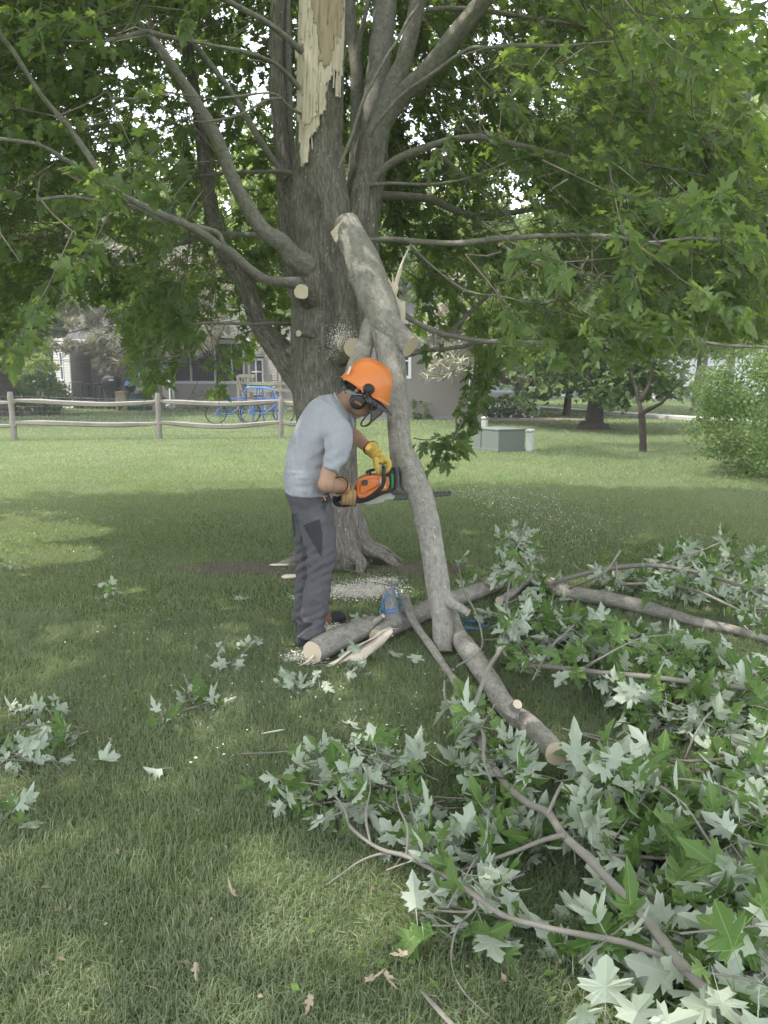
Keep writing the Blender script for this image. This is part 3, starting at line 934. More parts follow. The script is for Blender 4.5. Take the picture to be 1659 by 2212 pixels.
def brown_house():
    Y = 24.2
    X = lambda u: P(u, 820, Y).x
    Z = lambda v: P(829, v, Y).z
    root = thing('brown_house', (X(900), Y, 0), 'brown lap-sided house end wall behind the leaning limb', 'house')
    h = (X(858), X(888), Z(818), Z(740))
    siding(root, MAT['siding_brown'], X(690), X(1010), .12, 2.9, Y, .0765, holes=[h])
    window(root, *h, Y - .02, 2, 2, .09)
    boxpart(root, 'foundation', X(690), X(1009), -.1, .12, Y + .01, Y + .05, MAT['grey_trim'])
    boxpart(root, 'corner_board', X(1008), X(1013), 0, 2.9, Y - .03, Y + .2, MAT['siding_brown'])
    boxpart(root, 'side_wall', X(700), X(1008), 0, 2.88, Y + .06, Y + 7, MAT['siding_brown'])
    x0, x1 = X(680), X(1030)
    V = [(x0, Y - .5, 2.9), (x1, Y - .5, 2.9), (x1, Y + 4, 4.6), (x0, Y + 4, 4.6), (x1, Y + 8, 2.9), (x0, Y + 8, 2.9)]
    me = mesh_from('roof', V, [(0, 1, 2, 3), (3, 2, 4, 5), (0, 3, 5), (1, 4, 2), (0, 5, 4, 1)], MAT['shingle'], None, False)
    o = bpy.data.objects.new('roof', me); COL.objects.link(o); adopt(o, root)
brown_house()
def far_house(name, u0, u1, vb, Y, label, wcol, wins, h=3.0):
    X = lambda u: P(u, 820, Y).x
    Z = lambda v: P(829, v, Y).z
    mat = plain(name + '_wall', wcol, .7, .3, .05, 2)
    root = thing(name, ((X(u0) + X(u1)) / 2, Y, 0), label, 'house')
    hs = [(X(a), X(b), Z(c), Z(d)) for a, b, c, d in wins]
    siding(root, mat, X(u0), X(u1), .3, h, Y, .18, holes=hs)
    for q in hs:
        window(root, *q, Y - .03, 2, 2, .09)
        w = (q[1] - q[0]) * .35
        boxpart(root, 'shutter', q[0] - w - .03, q[0] - .03, q[2], q[3], Y - .07, Y - .03, MAT['screen'])
        boxpart(root, 'shutter', q[1] + .03, q[1] + w + .03, q[2], q[3], Y - .07, Y - .03, MAT['screen'])
    boxpart(root, 'foundation', X(u0), X(u1), -.2, .3, Y - .04, Y + .1, MAT['grey_trim'])
    boxpart(root, 'wall', X(u0) + .05, X(u1) - .05, 0, h, Y + .12, Y + 8, mat)
    x0, x1 = X(u0) - .4, X(u1) + .4
    V = [(x0, Y - .5, h), (x1, Y - .5, h), (x1, Y + 4, h + 1.9), (x0, Y + 4, h + 1.9), (x1, Y + 8.5, h), (x0, Y + 8.5, h)]
    me = mesh_from('roof', V, [(0, 1, 2, 3), (3, 2, 4, 5), (0, 3, 5), (1, 4, 2), (0, 5, 4, 1)], MAT['shingle'], None, False)
    o = bpy.data.objects.new('roof', me); COL.objects.link(o); adopt(o, root)
far_house('white_house', 1440, 1720, 866, 40, 'white far house with dark shutters beyond the round shrub', (.62, .62, .66), [(1512, 1528, 862, 836), (1600, 1618, 862, 836)])
far_house('pale_house', 1060, 1330, 862, 44, 'pale grey-blue far house glimpsed between the garden trees', (.45, .48, .54), [(1128, 1140, 856, 826), (1210, 1225, 856, 826), (1290, 1302, 856, 826)])
far_house('blue_gable_house', -120, 119, 850, 46, 'pale blue house end peeking out left behind the shrubs', (.52, .58, .68), [(20, 40, 835, 800)], 4.2)

# ---------------------------------------------------------------- things by the grey house
MAT['black_vinyl'] = plain('black_vinyl', (0.025, 0.027, 0.03), 0.5, 0.4, 0.2, 6, .5, bdist=.02)
MAT['black_metal'] = plain('black_metal', (0.035, 0.034, 0.033), 0.5, 0.4)
MAT['blue_metal'] = plain('blue_painted_tube', (0.03, 0.12, 0.38), 0.4, 0.5, 0.2, 9, metal=0)
MAT['blue_plastic'] = plain('blue_plastic', (0.08, 0.25, 0.50), 0.5, 0.4)
MAT['rubber'] = plain('tyre_rubber', (0.03, 0.03, 0.03), 0.8, 0.2)
MAT['raw_wood'] = plain('raw_planks', (0.42, 0.34, 0.23), 0.85, 0.2, 0.25, 9)
MAT['teal'] = plain('teal_bin', (0.04, 0.10, 0.12), 0.6, 0.3)
def grill():
    Y = 30.8
    a, b = P(220, 820, Y).x, P(263, 820, Y).x
    zt = P(829, 812, Y).z; c = (a + b) / 2; w = b - a
    root = thing('covered_grill', (c, Y, 0), 'barbecue grill under a black vinyl cover beside the grey wall', 'grill')
    mb = MB()
    secs = [(0.0, .30, .22), (.12, .31, .24), (.5, .34, .26), (.68, .44, .30), (.80, .50, .31), (.92, .42, .30), (1.0, .25, .20)]
    n = 28; V = []
    for i, (t, rx, ry) in enumerate(secs):
        for j in range(n):
            th = 2 * math.pi * j / n
            ex = lambda q: math.copysign(abs(q) ** .55, q)
            wob = 1 + .05 * math.sin(7 * th + i) * (1 - t)
            V.append((c + (.02 * i) * (t > .6) * 0 + rx * w * ex(math.cos(th)) * wob, Y + ry * ex(math.sin(th)) * wob, .02 + t * zt))
    fs = [(i * n + j, i * n + (j + 1) % n, (i + 1) * n + (j + 1) % n, (i + 1) * n + j) for i in range(len(secs) - 1) for j in range(n)]
    fs.append(tuple((len(secs) - 1) * n + j for j in range(n)))
    mb.add(V, fs); mb.obj('cover', MAT['black_vinyl'], root)
    p = P(240, 819, Y - .34)
    mb = MB(); mb.box((p.x, Y - .345, zt * .88), (.18, .012, .05)); mb.obj('badge', MAT['white_trim'], root, False)
grill()
def patio():
    Y = 31.2
    X = lambda u: P(u, 820, Y).x
    t = thing('patio_table', (X(212), Y, 0), 'black patio table against the grey wall', 'table')
    boxpart(t, 'table_top', X(178), X(214), .95, 1.0, Y - .4, Y + .4, MAT['black_metal'])
    for u in (180, 212):
        for y in (Y - .35, Y + .35):
            boxpart(t, 'leg', X(u) - .03, X(u) + .03, 0, .948, y - .02, y + .02, MAT['black_metal'])
    lab = ['black patio chair at the left end of the table', 'black patio chair between table and covered grill']
    first = None
    for k, u in enumerate((162, 203)):
        if k == 0:
            ch = thing('patio_chair', (X(u), Y - .3, 0), lab[0], 'chair', 'black patio chairs')
            x = X(u); y = Y - .3
            boxpart(ch, 'seat', x - .25, x + .25, .42, .46, y - .25, y + .25, MAT['black_metal'])
            for s in (-1, 1):
                for q in (-1, 1):
                    mb = MB(); mb.tube([Vector((x + s * .23, y + q * .23, .42)), Vector((x + s * .27, y + q * .27, 0))], [.016] * 2, 6); mb.obj('leg', MAT['black_metal'], ch)
            mb = MB()
            mb.tube([Vector((x - .24, y + .24, .46)), Vector((x - .26, y + .34, 1.0)), Vector((x, y + .36, 1.06)), Vector((x + .26, y + .34, 1.0)), Vector((x + .24, y + .24, .46))], [.016] * 5, 6, sub=4)
            for i in range(-2, 3):
                mb.tube([Vector((x + i * .08, y + .24, .46)), Vector((x + i * .08, y + .35, 1.03))], [.008] * 2, 5)
            mb.obj('backrest', MAT['black_metal'], ch)
            first = ch
        else:
            dup(first, (X(u) - X(162), 0, 0), lab[1], R(60))
    # wooden box, bin and blue tub
    b = thing('wooden_crate', (X(278), 30.2, 0), 'small raw wood crate table beside the covered grill', 'crate')
    Y2 = 30.0; X2 = lambda u: P(u, 820, Y2).x
    for z in (.34, .46, .58): boxpart(b, 'plank', X2(253), X2(270), z, z + .1, Y2 - .3, Y2 - .27, MAT['raw_wood'])
    boxpart(b, 'lid', X2(251), X2(273), .69, .73, Y2 - .32, Y2 + .2, MAT['raw_wood'])
    for u in (253.5, 270): boxpart(b, 'leg', X2(u) - .03, X2(u) + .03, 0, .688, Y2 - .265, Y2 + .15, MAT['raw_wood'])
    mb = MB(); q = Vector((X2(281), Y2 + .3, 0))
    mb.tube([q, q + Vector((0, 0, .1)), q + Vector((0, 0, .62))], [.26, .3, .34], 16)
    tag(mb.obj('storage_bin', MAT['teal'], None), 'dark teal tub on the patio right of the wooden crate', 'bin')
    s = thing('kettle_grill', (X2(268), Y2 + .6, 0), 'blue-lidded kettle grill behind the wooden crate', 'grill')
    mb = MB(); q = Vector((X2(270), Y2 + .6, 0)); zz = P(829, 832, Y2 + .6).z
    mb.tube([q + Vector((0, 0, zz - .02)), q + Vector((0, 0, zz + .08)), q + Vector((0, 0, zz + .16)), q + Vector((0, 0, zz + .19))], [.22, .21, .13, .03], 16); mb.obj('lid', MAT['blue_plastic'], s)
    mb = MB(); mb.tube([q + Vector((0, 0, zz - .28)), q + Vector((0, 0, zz - .15)), q + Vector((0, 0, zz - .03))], [.08, .2, .22], 16); mb.obj('bowl', MAT['black_metal'], s)
    for k in range(3):
        a = k * 2.1
        mb = MB(); mb.tube([q + Vector((.08 * math.cos(a), .08 * math.sin(a), zz - .25)), q + Vector((.26 * math.cos(a), .26 * math.sin(a), 0))], [.013] * 2, 6); mb.obj('leg', MAT['black_metal'], s)
    mb = MB(); q = Vector((P(264, 866, 29.6).x, 29.6, .5)); mb.tube([q, q + Vector((0, 0, .13))], [.04, .06], 10)
patio()
def deck_rail():
    Y = 29.0
    X = lambda u: P(u, 850, Y).x
    root = thing('garden_gate_fence', (X(560), Y, 0), 'pale wood board fence with diagonal brace behind the blue bikes', 'fence')
    mt = plain('pale_boards', (0.50, 0.43, 0.34), .85, .2, .15, 6)
    for u in (515, 537, 572, 606, 638): boxpart(root, 'post', X(u) - .05, X(u) + .05, 0, 1.35 if u < 560 else 1.1, Y - .05, Y + .05, mt)
    for z0, u0, u1 in ((1.26, 517, 552), (.98, 538, 640), (.74, 538, 640), (.35, 538, 640)):
        boxpart(root, 'board', X(u0), X(u1), z0, z0 + .12, Y - .08, Y - .052, mt)
    mb = MB(); mb.tube([Vector((X(516), Y - .1, 1.25)), Vector((X(528), Y - .1, .45))], [.05, .05], 4); mb.obj('brace', mt, root)
deck_rail()
def wheel(mb, c, r, rot, thick=.02):
    n = 28
    pts = []
    for i in range(n + 1):
        a = 2 * math.pi * i / n
        pts.append(Vector(c) + rot @ Vector((r * math.cos(a), 0, r * math.sin(a))))
    mb.tube(pts, [thick] * (n + 1), 6, caps=False)
def bike(c, ang, lean, label, col='blue_metal', r=.31):
    c = Vector(c)
    root = thing('bicycle', c, label, 'bicycle', 'blue bicycles in the yard behind the fence')
    rot = Matrix.Rotation(ang, 3, 'Z') @ Matrix.Rotation(lean, 3, 'X')
    L = lambda x, y, z: c + rot @ Vector((x, y, z))
    for x in (-.5, .5):
        mb = MB(); wheel(mb, L(x, 0, r), r, rot, .018)
        w = mb.obj('wheel', MAT['rubber'], root)
        mb = MB()
        for k in range(9):
            a = k * math.pi / 4.5
            mb.tube([L(x, 0, r), L(x + (r - .02) * math.cos(a), 0, r + (r - .02) * math.sin(a))], [.004] * 2, 3, caps=False)
        s_ = mb.obj('spokes', MAT['wire'], None); s_.parent = w
    mb = MB()
    bb, seat, head, hd = L(-.07, 0, .28), L(-.2, 0, .72), L(.36, 0, .74), L(.39, 0, .62)
    for a, b in ((bb, seat), (seat, head), (bb, hd), (seat, L(-.5, 0, r)), (bb, L(-.5, 0, r)), (head, hd), (hd, L(.5, 0, r)), (head, L(.33, 0, .86))):
        mb.tube([a, b], [.02, .02], 7)
    mb.obj('frame', MAT[col], root)
    mb = MB(); mb.tube([L(.28, -.26, .9), L(.36, -.12, .88), L(.34, .12, .88), L(.26, .26, .9)], [.014] * 4, 6, sub=3); mb.obj('handlebar', MAT['black_metal'], root)
    mb = MB(); mb.tube([L(-.36, 0, .8), L(-.22, 0, .8), L(-.08, 0, .79)], [.06, .05, .02], 8, squash=.5); mb.obj('saddle', MAT['black_vinyl'], root)
    return root
def yard_bikes():
    b1 = bike(P(500, 887, 23.5) * Vector((1, 1, 0)) if False else Vector((P(503, 880, 22.5).x, 22.5, 0)), R(20), R(12), 'leftmost blue bicycle leaning beside the stand', r=.3)
    bike(Vector((P(575, 880, 22.3).x, 22.3, 0)), R(8), R(-8), 'bicycle with black wheels parked beneath the blue stand', r=.31)
    Y = 22.6
    root = thing('tube_stand', Vector((P(575, 880, Y).x, Y, 0)), 'tall blue tubular A-frame stand with splayed legs behind the fence', 'stand')
    A = lambda u, v, y=Y: P(u, v, y)
    legs = [[(533, 835), (529, 850), (526, 875), (518, 905)], [(555, 838), (553, 862), (550, 885), (545, 910)], [(566, 838), (569, 860), (567, 885), (571, 910)], [(589, 842), (593, 860), (596, 885), (601, 908)]]
    for k, l in enumerate(legs):
        y = Y + (-.25 if k % 2 else .3)
        pts = [P(u, v, y) for u, v in l]; pts[-1].z = 0.0
        mb = MB(); mb.tube(pts, [.024] * 4, 8, sub=4); mb.obj('leg', MAT['blue_metal'], root)
    mb = MB(); mb.tube([A(532, 838), A(545, 836.5), A(560, 837), A(575, 838), A(590, 843)], [.025] * 5, 8, sub=3); mb.obj('top_bar', MAT['blue_plastic'], root)
    mb = MB(); mb.tube([A(525, 858), A(552, 862), A(575, 858)], [.018] * 3, 6); mb.tube([A(553, 888), A(600, 886)], [.02] * 2, 6); mb.tube([A(560, 832), A(561, 856)], [.012] * 2, 6); mb.obj('cross_bar', MAT['black_metal'], root)
yard_bikes()

# ---------------------------------------------------------------- utility boxes
MAT['box_green'] = plain('utility_green_paint', (0.145, 0.165, 0.14), 0.5, 0.4, 0.07, 3)
MAT['ped'] = plain('pale_grey_green_plastic', (0.42, 0.44, 0.40), 0.55, 0.35, 0.06, 3)
def prism(name, pts, z0, z1, mat, parent=None, bev=0.0):
    n = len(pts)
    V = [(p[0], p[1], z0) for p in pts] + [(p[0], p[1], z1) for p in pts]
    fs = [tuple(range(n, 2 * n)), tuple(range(n))[::-1]] + [(i, (i + 1) % n, n + (i + 1) % n, n + i) for i in range(n)]
    me = mesh_from(name, V, fs, mat, None, False)
    o = bpy.data.objects.new(name, me); COL.objects.link(o)
    if bev:
        b = o.modifiers.new('bevel', 'BEVEL'); b.width = bev; b.segments = 2
    if parent is not None: adopt(o, parent)
    return o
def utility():
    A, B, C = G(1021, 971), G(1076, 977), G(1133, 974.5)
    ex = (B - A); ey = (C - B); D = A + ey
    pts = [A, B, C, D]; ctr = (A + C) / 2
    root = thing('utility_box', ctr, 'dark green ground-mounted utility transformer box on the lawn', 'utility box')
    h = .40
    prism('cabinet', pts, -.02, h, MAT['box_green'], root, .012)
    top = [ctr + (p - ctr) * 1.035 for p in pts]
    prism('lid', top, h + .001, h + .035, MAT['box_green'], root, .01)
    nrm = Vector((ex.y, -ex.x, 0)).normalized()
    mb = MB()
    for t in (.33,):
        p = A + ex * t + nrm * .004; q = A + ex * (t + .12) + nrm * .004
        mb.tube([Vector((p.x, p.y, .05)), Vector((p.x, p.y, h - .03))], [.006] * 2, 4)
    mb.obj('door_seam', MAT['black_metal'], root)
    prism('base_plate', [ctr + (p - ctr) * 1.02 for p in pts], -.03, .05, MAT['box_green'], root, .006)
    def ped(u, v, w, h, label, r=None):
        c = G(u, v)
        rt = thing('utility_pedestal', c, label, 'utility pedestal', 'small pale utility pedestals beside the green box')
        a = w / 2
        sq = [c + Vector((x * a, y * a, 0)) for x, y in ((-1, -.7), (.3, -1.1), (1, .5), (-.3, .9))]
        prism('cabinet', sq, -.02, h, MAT['ped'], rt, .02)
        prism('lid', [c + (p - c) * 1.10 for p in sq], h + .001, h + .06, MAT['ped'], rt, .02)
        return rt
    ped(1144, 974, .19, .36, 'pale square pedestal touching the right side of the green utility box')
    ped(1046, 948, .17, .44, 'taller pale pedestal standing behind the green utility box')
utility()

# ================================================================== BACKGROUND TREES AND SHRUBS
def crown_points(n, c, rad, clumps, cs, flat=0.6, shell=.55):
    q = RNG.normal(0, 1, (clumps, 3)); q = norm(q) * (shell + (1 - shell) * RNG.random((clumps, 1)) ** .5) * rad
    cc = q + c
    k = RNG.integers(0, clumps, n)
    size = (0.6 + .8 * RNG.random(clumps)) * cs
    off = norm(RNG.normal(0, 1, (n, 3))) * (RNG.random((n, 1)) ** .4) * size[k][:, None] * [1, 1, flat]
    pos = cc[k] + off
    return pos, cc, norm(off + (pos - c) * .15), k
def bg_tree(name, x, y, h, rad, mat, label, n=9000, leaf=.22, trunk=.2, zc=None, clumps=90, group=None, cat='tree', tmat='bark_limb', shape='round', tmpl=None, forks=7, lowz=None, flare=(1.7, 1.15)):
    root = thing(name, (x, y, 0), label, cat, group)
    zc = h - rad[2] if zc is None else zc
    c = np.array([x, y, zc]); rad = np.array(rad)
    if shape == 'cone':
        m = clumps * 3
        t = RNG.random(m) ** 1.1
        a = RNG.random(m) * 6.28
        z0 = lowz or .8
        zz = z0 + t * (h - z0); rr = rad[0] * (1 - t) ** .8 * (.35 + .65 * RNG.random(m) ** .5)
        cc = np.stack([x + rr * np.cos(a), y + rr * np.sin(a), zz - rr * .18], 1)
        k = RNG.integers(0, m, n)
        pos = cc[k] + RNG.normal(0, 1, (n, 3)) * [.32, .32, .16]
        d = np.stack([np.cos(a[k]), np.sin(a[k]), np.full(n, -.25)], 1) + RNG.normal(0, .5, (n, 3))
        nr = RNG.normal(0, .5, (n, 3)) + [0, 0, 1]
    else:
        pos, cc, nr, k = crown_points(n, c, rad, clumps, max(rad) * .26)
        nr = nr + RNG.normal(0, .5, (n, 3)) + [0, 0, .4]
        d = RNG.normal(0, 1, (n, 3)) + [0, 0, -.5]
    if lowz is not None and shape != 'cone':
        kk = pos[:, 2] > lowz; pos, d, nr, k = pos[kk], d[kk], nr[kk], k[kk]
    tint = np.clip(RNG.random(len(cc))[k] * .5 + RNG.random(len(pos)) * .5, 0, .98)
    o = batch('crown', pos, frames(d, nr), leaf * (.6 + .8 * RNG.random(len(pos))), tmpl or T_LO, MAT[mat], root, tint)
    mb = MB()
    top = Vector((x, y, (h * .9 if shape == 'cone' else zc)))
    mid = Vector((x + .1, y, top.z * .45))
    mb.tube([Vector((x, y, -.1)), Vector((x, y, .15)), Vector((x + .02, y, .6)), mid, top], [trunk * flare[0], trunk * flare[1], trunk, trunk * .75, trunk * .3], 12, sub=3, bump=.02)
    for i in range(forks):
        q = Vector(cc[RNG.integers(0, len(cc))])
        st = Vector((x, y, max(top.z * (.3 + .08 * i), .5)))
        st.z = min(st.z, max(q.z, .5))
        mb.tube([st, (st + q) / 2 + Vector((0, 0, .2)), q], [trunk * .45, trunk * .3, .02], 7, sub=3)
    mb.obj('trunk', MAT[tmat], root)
    return root
def bx(u, Y): return (u - CX) / F * Y * 1.0
# far row closing the horizon
row = [(-300, 44, 11, 5), (-60, 42, 12, 5), (150, 45, 11, 4.5), (330, 46, 12, 5), (520, 44, 13, 5), (700, 45, 12, 5), (860, 42, 12, 5), (1020, 48, 11, 4.5), (1180, 52, 9, 4.5), (1370, 54, 9.5, 4.5), (1560, 56, 7.5, 4), (1780, 50, 8, 4), (2000, 46, 12, 5)]
for i, (u, Y, h, r) in enumerate(row):
    lab = ['broad leafy tree', 'tall rounded tree', 'bushy green tree'][i % 3] + [' beyond the far left edge of the yard', ' behind the pale blue house', ' left above the grey house roof', ' rising over the grey house window wall', ' over the porch of the grey house', ' behind the maple trunk', ' over the brown house roof', ' between the brown house and the far houses', ' behind the pale grey-blue house', ' just right of the pale grey-blue house', ' behind the white house', ' over the right end of the white house', ' far right past the round shrub'][i]
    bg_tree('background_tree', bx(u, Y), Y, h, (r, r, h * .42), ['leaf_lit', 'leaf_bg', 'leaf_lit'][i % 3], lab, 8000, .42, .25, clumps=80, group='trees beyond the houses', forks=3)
# mid-distance
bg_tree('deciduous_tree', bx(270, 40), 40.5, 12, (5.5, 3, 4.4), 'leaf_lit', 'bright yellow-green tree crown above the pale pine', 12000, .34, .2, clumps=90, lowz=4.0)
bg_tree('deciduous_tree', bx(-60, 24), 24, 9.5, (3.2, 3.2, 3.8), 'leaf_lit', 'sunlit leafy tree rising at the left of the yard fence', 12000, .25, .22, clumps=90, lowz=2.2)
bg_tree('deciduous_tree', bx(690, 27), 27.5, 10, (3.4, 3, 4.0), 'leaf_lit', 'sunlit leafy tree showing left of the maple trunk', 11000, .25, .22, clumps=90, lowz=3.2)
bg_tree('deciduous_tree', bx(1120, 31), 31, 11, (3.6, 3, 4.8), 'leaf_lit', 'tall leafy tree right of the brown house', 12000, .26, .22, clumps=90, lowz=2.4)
bg_tree('spruce_tree', bx(1281, 20.2), 20.2, 10.5, (1.9, 1.9, 5), 'leaf_bg', 'dark spruce with a flared shade-dark trunk on the shaded lawn', 24000, .18, .20, shape='cone', tmat='dark_trunk', flare=(3.0, 1.9), lowz=1.15, clumps=70)
bg_tree('garden_tree', bx(1222, 26.2), 26.2, 7, (2.3, 2, 2.6), 'leaf_tan', 'tan-leaved garden tree behind the spruce near the footpath', 14000, .15, .12, zc=3.0, lowz=.85, clumps=80, tmat='dark_trunk')
bg_tree('garden_tree', bx(1130, 25), 25.5, 5.5, (1.7, 1.5, 2.0), 'needle_pale', 'pale ornamental tree above the blossoming shrub', 11000, .13, .08, zc=2.9, lowz=1.0, clumps=70)
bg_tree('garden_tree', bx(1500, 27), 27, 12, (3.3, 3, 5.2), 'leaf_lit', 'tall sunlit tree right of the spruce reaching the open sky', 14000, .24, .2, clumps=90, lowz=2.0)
bg_tree('garden_tree', bx(1680, 15), 15.5, 5.4, (1.8, 1.8, 1.7), 'leaf_bg', 'dark leafy tree crown at the right edge above the round shrub', 8000, .14, .1, clumps=60, lowz=2.1)
bg_tree('garden_tree', bx(1562, 34), 34, 6, (2.2, 2, 1.9), 'leaf_tan', 'dull tan tree in front of the white house', 6000, .2, .17, clumps=50, lowz=1.2)
def fork_tree():
    p = G(1389, 976); x, y = p.x, p.y
    root = thing('small_tree', p, 'small tree with a forked slender trunk on the lawn right of the green box', 'tree')
    mb = MB()
    Pn = lambda u, v, d=0: P(u, v, y + d)
    mb.tube([Vector((x, y, -.05)), Pn(1389, 960), Pn(1388, 920), Pn(1385, 893)], [.085, .068, .062, .065], 12, sub=4, bump=.01)
    for l in ([(1385, 893, 0), (1381, 870, .1), (1376, 845, .2), (1365, 810, .4), (1350, 760, .6)], [(1386, 894, 0), (1402, 884, -.1), (1418, 876, -.2), (1432, 868, -.3), (1450, 845, -.4), (1475, 820, -.5)], [(1380, 866, .1), (1398, 840, .3), (1410, 800, .5), (1420, 750, .6)]):
        mb.tube([Pn(*q) for q in l], list(np.linspace(.05, .012, len(l))), 9, sub=4)
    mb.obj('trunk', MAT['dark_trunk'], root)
    c = np.array([4.3, y - .1, 3.1]); n = 22000  # crown enlarged and shifted to cast shade across the lawn
    pos, cc, nr, k = crown_points(n, c, np.array([3.0, 1.5, 1.45]), 110, .5)
    kk = pos[:, 2] > 1.45 + .25 * np.abs(pos[:, 0] - 4.9) + .25 * RNG.random(n)
    pos, nr = pos[kk], nr[kk]; n = len(pos)
    batch('crown', pos, frames(RNG.normal(0, 1, (n, 3)) + [0, 0, -.4], nr + RNG.normal(0, .6, (n, 3))), .08 * (.6 + .8 * RNG.random(n)), T_OVAL, MAT['leaf_bg'], root)
fork_tree()
def shrub(name, c, rad, n, leaf, mat, label, clumps=60, flowers=0, group=None):
    root = thing(name, (c[0], c[1], 0), label, 'shrub', group)
    cc = np.array([c[0], c[1], rad[2] * .85]); rad = np.array(rad)
    pos, cl, nr, k = crown_points(n, cc, rad, clumps, max(rad) * .22, .8, .6)
    kk = pos[:, 2] > .02
    pos, nr = pos[kk], nr[kk]; m = len(pos)
    batch('foliage', pos, frames(RNG.normal(0, 1, (m, 3)) + [0, 0, .5], nr + RNG.normal(0, .5, (m, 3))), leaf * (.6 + .8 * RNG.random(m)), T_OVAL, MAT[mat], root)
    mb = MB()
    for i in range(9):
        q = Vector(cl[RNG.integers(0, len(cl))])
        b = Vector((c[0] + RNG.normal(0, rad[0] * .15), c[1] + RNG.normal(0, rad[1] * .15), 0))
        mb.tube([b, (b + q) / 2 + Vector((0, 0, .1)), q], [.03, .02, .008], 6, sub=2)
    mb.obj('stems', MAT['twig'], root)
    if flowers:
        idx = RNG.integers(0, m, flowers)
        fp = pos[idx] + nr[idx] * .05
        batch('blossoms', fp, frames(RNG.normal(0, 1, (flowers, 3)), nr[idx] + RNG.normal(0, .4, (flowers, 3))), leaf * 1.6 * (.6 + .8 * RNG.random(flowers)), T_OVAL, MAT['petal'], root)
    return root
shrub('round_shrub', (6.2, 11.0), (1.7, 1.6, 1.02), 32000, .055, 'leaf_bush', 'big rounded bright green shrub at the right edge of the lawn', 130)
b = G(1065, 902); shrub('flower_shrub', (b.x, b.y), (.95, .6, .36), 4500, .07, 'leaf_bg', 'shrub with white blossoms in the mulch bed left of the spruce', 40, 260)
b = G(1092, 905); shrub('flower_shrub', (b.x + .6, b.y + .2), (.55, .4, .26), 2500, .06, 'leaf_bg', 'small low blossoming bush at the right end of the mulch bed', 30, 200)
b = G(910, 905); shrub('foundation_shrub', (b.x, b.y - .3), (.42, .35, .33), 2500, .06, 'leaf_bg', 'dark leafy bush against the brown siding right of the limb', 30)
b = G(778, 902); shrub('foundation_shrub', (b.x, b.y - .3), (.7, .35, .25), 2500, .06, 'leaf_bg', 'low bush at the brown wall seen between trunk and limb', 30)
b = G(85, 868); shrub('yard_shrub', (bx(92, 27), 27), (1.05, .8, .75), 9000, .09, 'leaf_bg', 'dark green shrub mass left of the narrow window', 70, 60)
shrub('yard_shrub', (bx(84, 28.5), 28.9), (.9, .8, 1.15), 7000, .10, 'leaf_lit', 'taller yellow-green shrub behind the dark shrub mass', 60)
b = G(435, 878); shrub('porch_shrub', (bx(436, 30.5), 30.6), (.45, .4, .42), 3500, .05, 'needle_pale', 'pale feathery bush under the porch screens', 40)
shrub('porch_shrub', (bx(330, 30.5), 30.4), (.55, .4, .42), 3000, .06, 'leaf_bg', 'grey-green bush beside the white downspout', 40)
for k, (u, Y, lab) in enumerate(((1122, 42, 'first clipped ball bush by the pale grey-blue house'), (1155, 42, 'second clipped ball bush by the pale grey-blue house'), (1500, 38, 'low hedge bush under the white house shutters'), (1575, 38, 'pale low bush right of the white house window'))):
    shrub('clipped_bush', (bx(u, Y), Y), (.6, .5, .48), 1500, .12, 'leaf_bush' if k != 2 else 'leaf_bg', lab, 25)

def pale_pine(u, Y, h, rad, zc, label, lowz, n=11000, forks=20):
    x = bx(u, Y)
    root = thing('pale_pine', (x, Y, 0), label, 'pine tree', 'pale sunlit pines near the houses')
    mb = MB()
    mb.tube([Vector((x, Y, -.1)), Vector((x, Y, .3)), Vector((x + .05, Y, h * .5)), Vector((x, Y, h))], [.3, .2, .13, .03], 12, sub=4, bump=.02)
    tips = []
    for i in range(forks):
        a = RNG.random() * 6.28; z0 = lowz + .2 + (h - lowz) * .75 * i / forks
        L = rad * (1 - .5 * i / forks) * (.7 + .4 * RNG.random())
        st = Vector((x, Y, z0)); d = Vector((math.cos(a), math.sin(a), -.05 + .3 * RNG.random()))
        pts = [st]; p = st.copy()
        for k in range(5):
            p = p + d * L / 5 + Vector((0, 0, -.03 * k)) + Vector(RNG.normal(0, .05, 3)); pts.append(p.copy())
            if k >= 1:
                for s in range(4):
                    e = p + Vector((RNG.normal(0, .35), RNG.normal(0, .35), RNG.normal(0, .2)))
                    mb.tube([p, (p + e) / 2 + Vector((0, 0, .04)), e], [.014, .009, .004], 4, caps=False)
                    tips.append(e)
        mb.tube(pts, list(np.linspace(.05, .012, 6)), 6)
        tips.append(p)
    mb.obj('trunk', MAT['twig_pale'], root)
    tips = np.array([tuple(t) for t in tips]); tips = tips[tips[:, 2] > lowz - .3]
    k = RNG.integers(0, len(tips), n)
    d = norm(RNG.normal(0, 1, (n, 3)) + [0, 0, .3])
    pos = tips[k] + d * .03 + RNG.normal(0, .05, (n, 3))
    batch('needles', pos, frames(d, RNG.normal(0, 1, (n, 3))), .16 + RNG.random(n) * .16, T_NEEDLE, MAT['needle_pale'], root)
pale_pine(345, 29.5, 6.8, 4.4, 3.2, 'pale sunlit pine with spreading bare twigs before the grey house', 1.55, 70000, 46)
pale_pine(1035, 22.5, 4.6, 1.7, 2.6, 'pale pine drooping over the right end of the brown house', 1.5, 12000, 20)
def dead_twigs():
    pass
t_ = thing('yard_tree', (bx(14, 30), 30, 0), 'thick brown trunk at the left edge beyond the fence post', 'tree')
mb = MB(); x_ = bx(14, 26)
mb.tube([Vector((x_, 26, -.1)), Vector((x_, 26, .5)), Vector((x_ + .05, 26, 1.6)), Vector((x_ - .2, 26.2, 4))], [.5, .4, .36, .25], 18, sub=6, bump=.06, bsc=12)
mb.obj('trunk', MAT['dark_trunk'], t_)
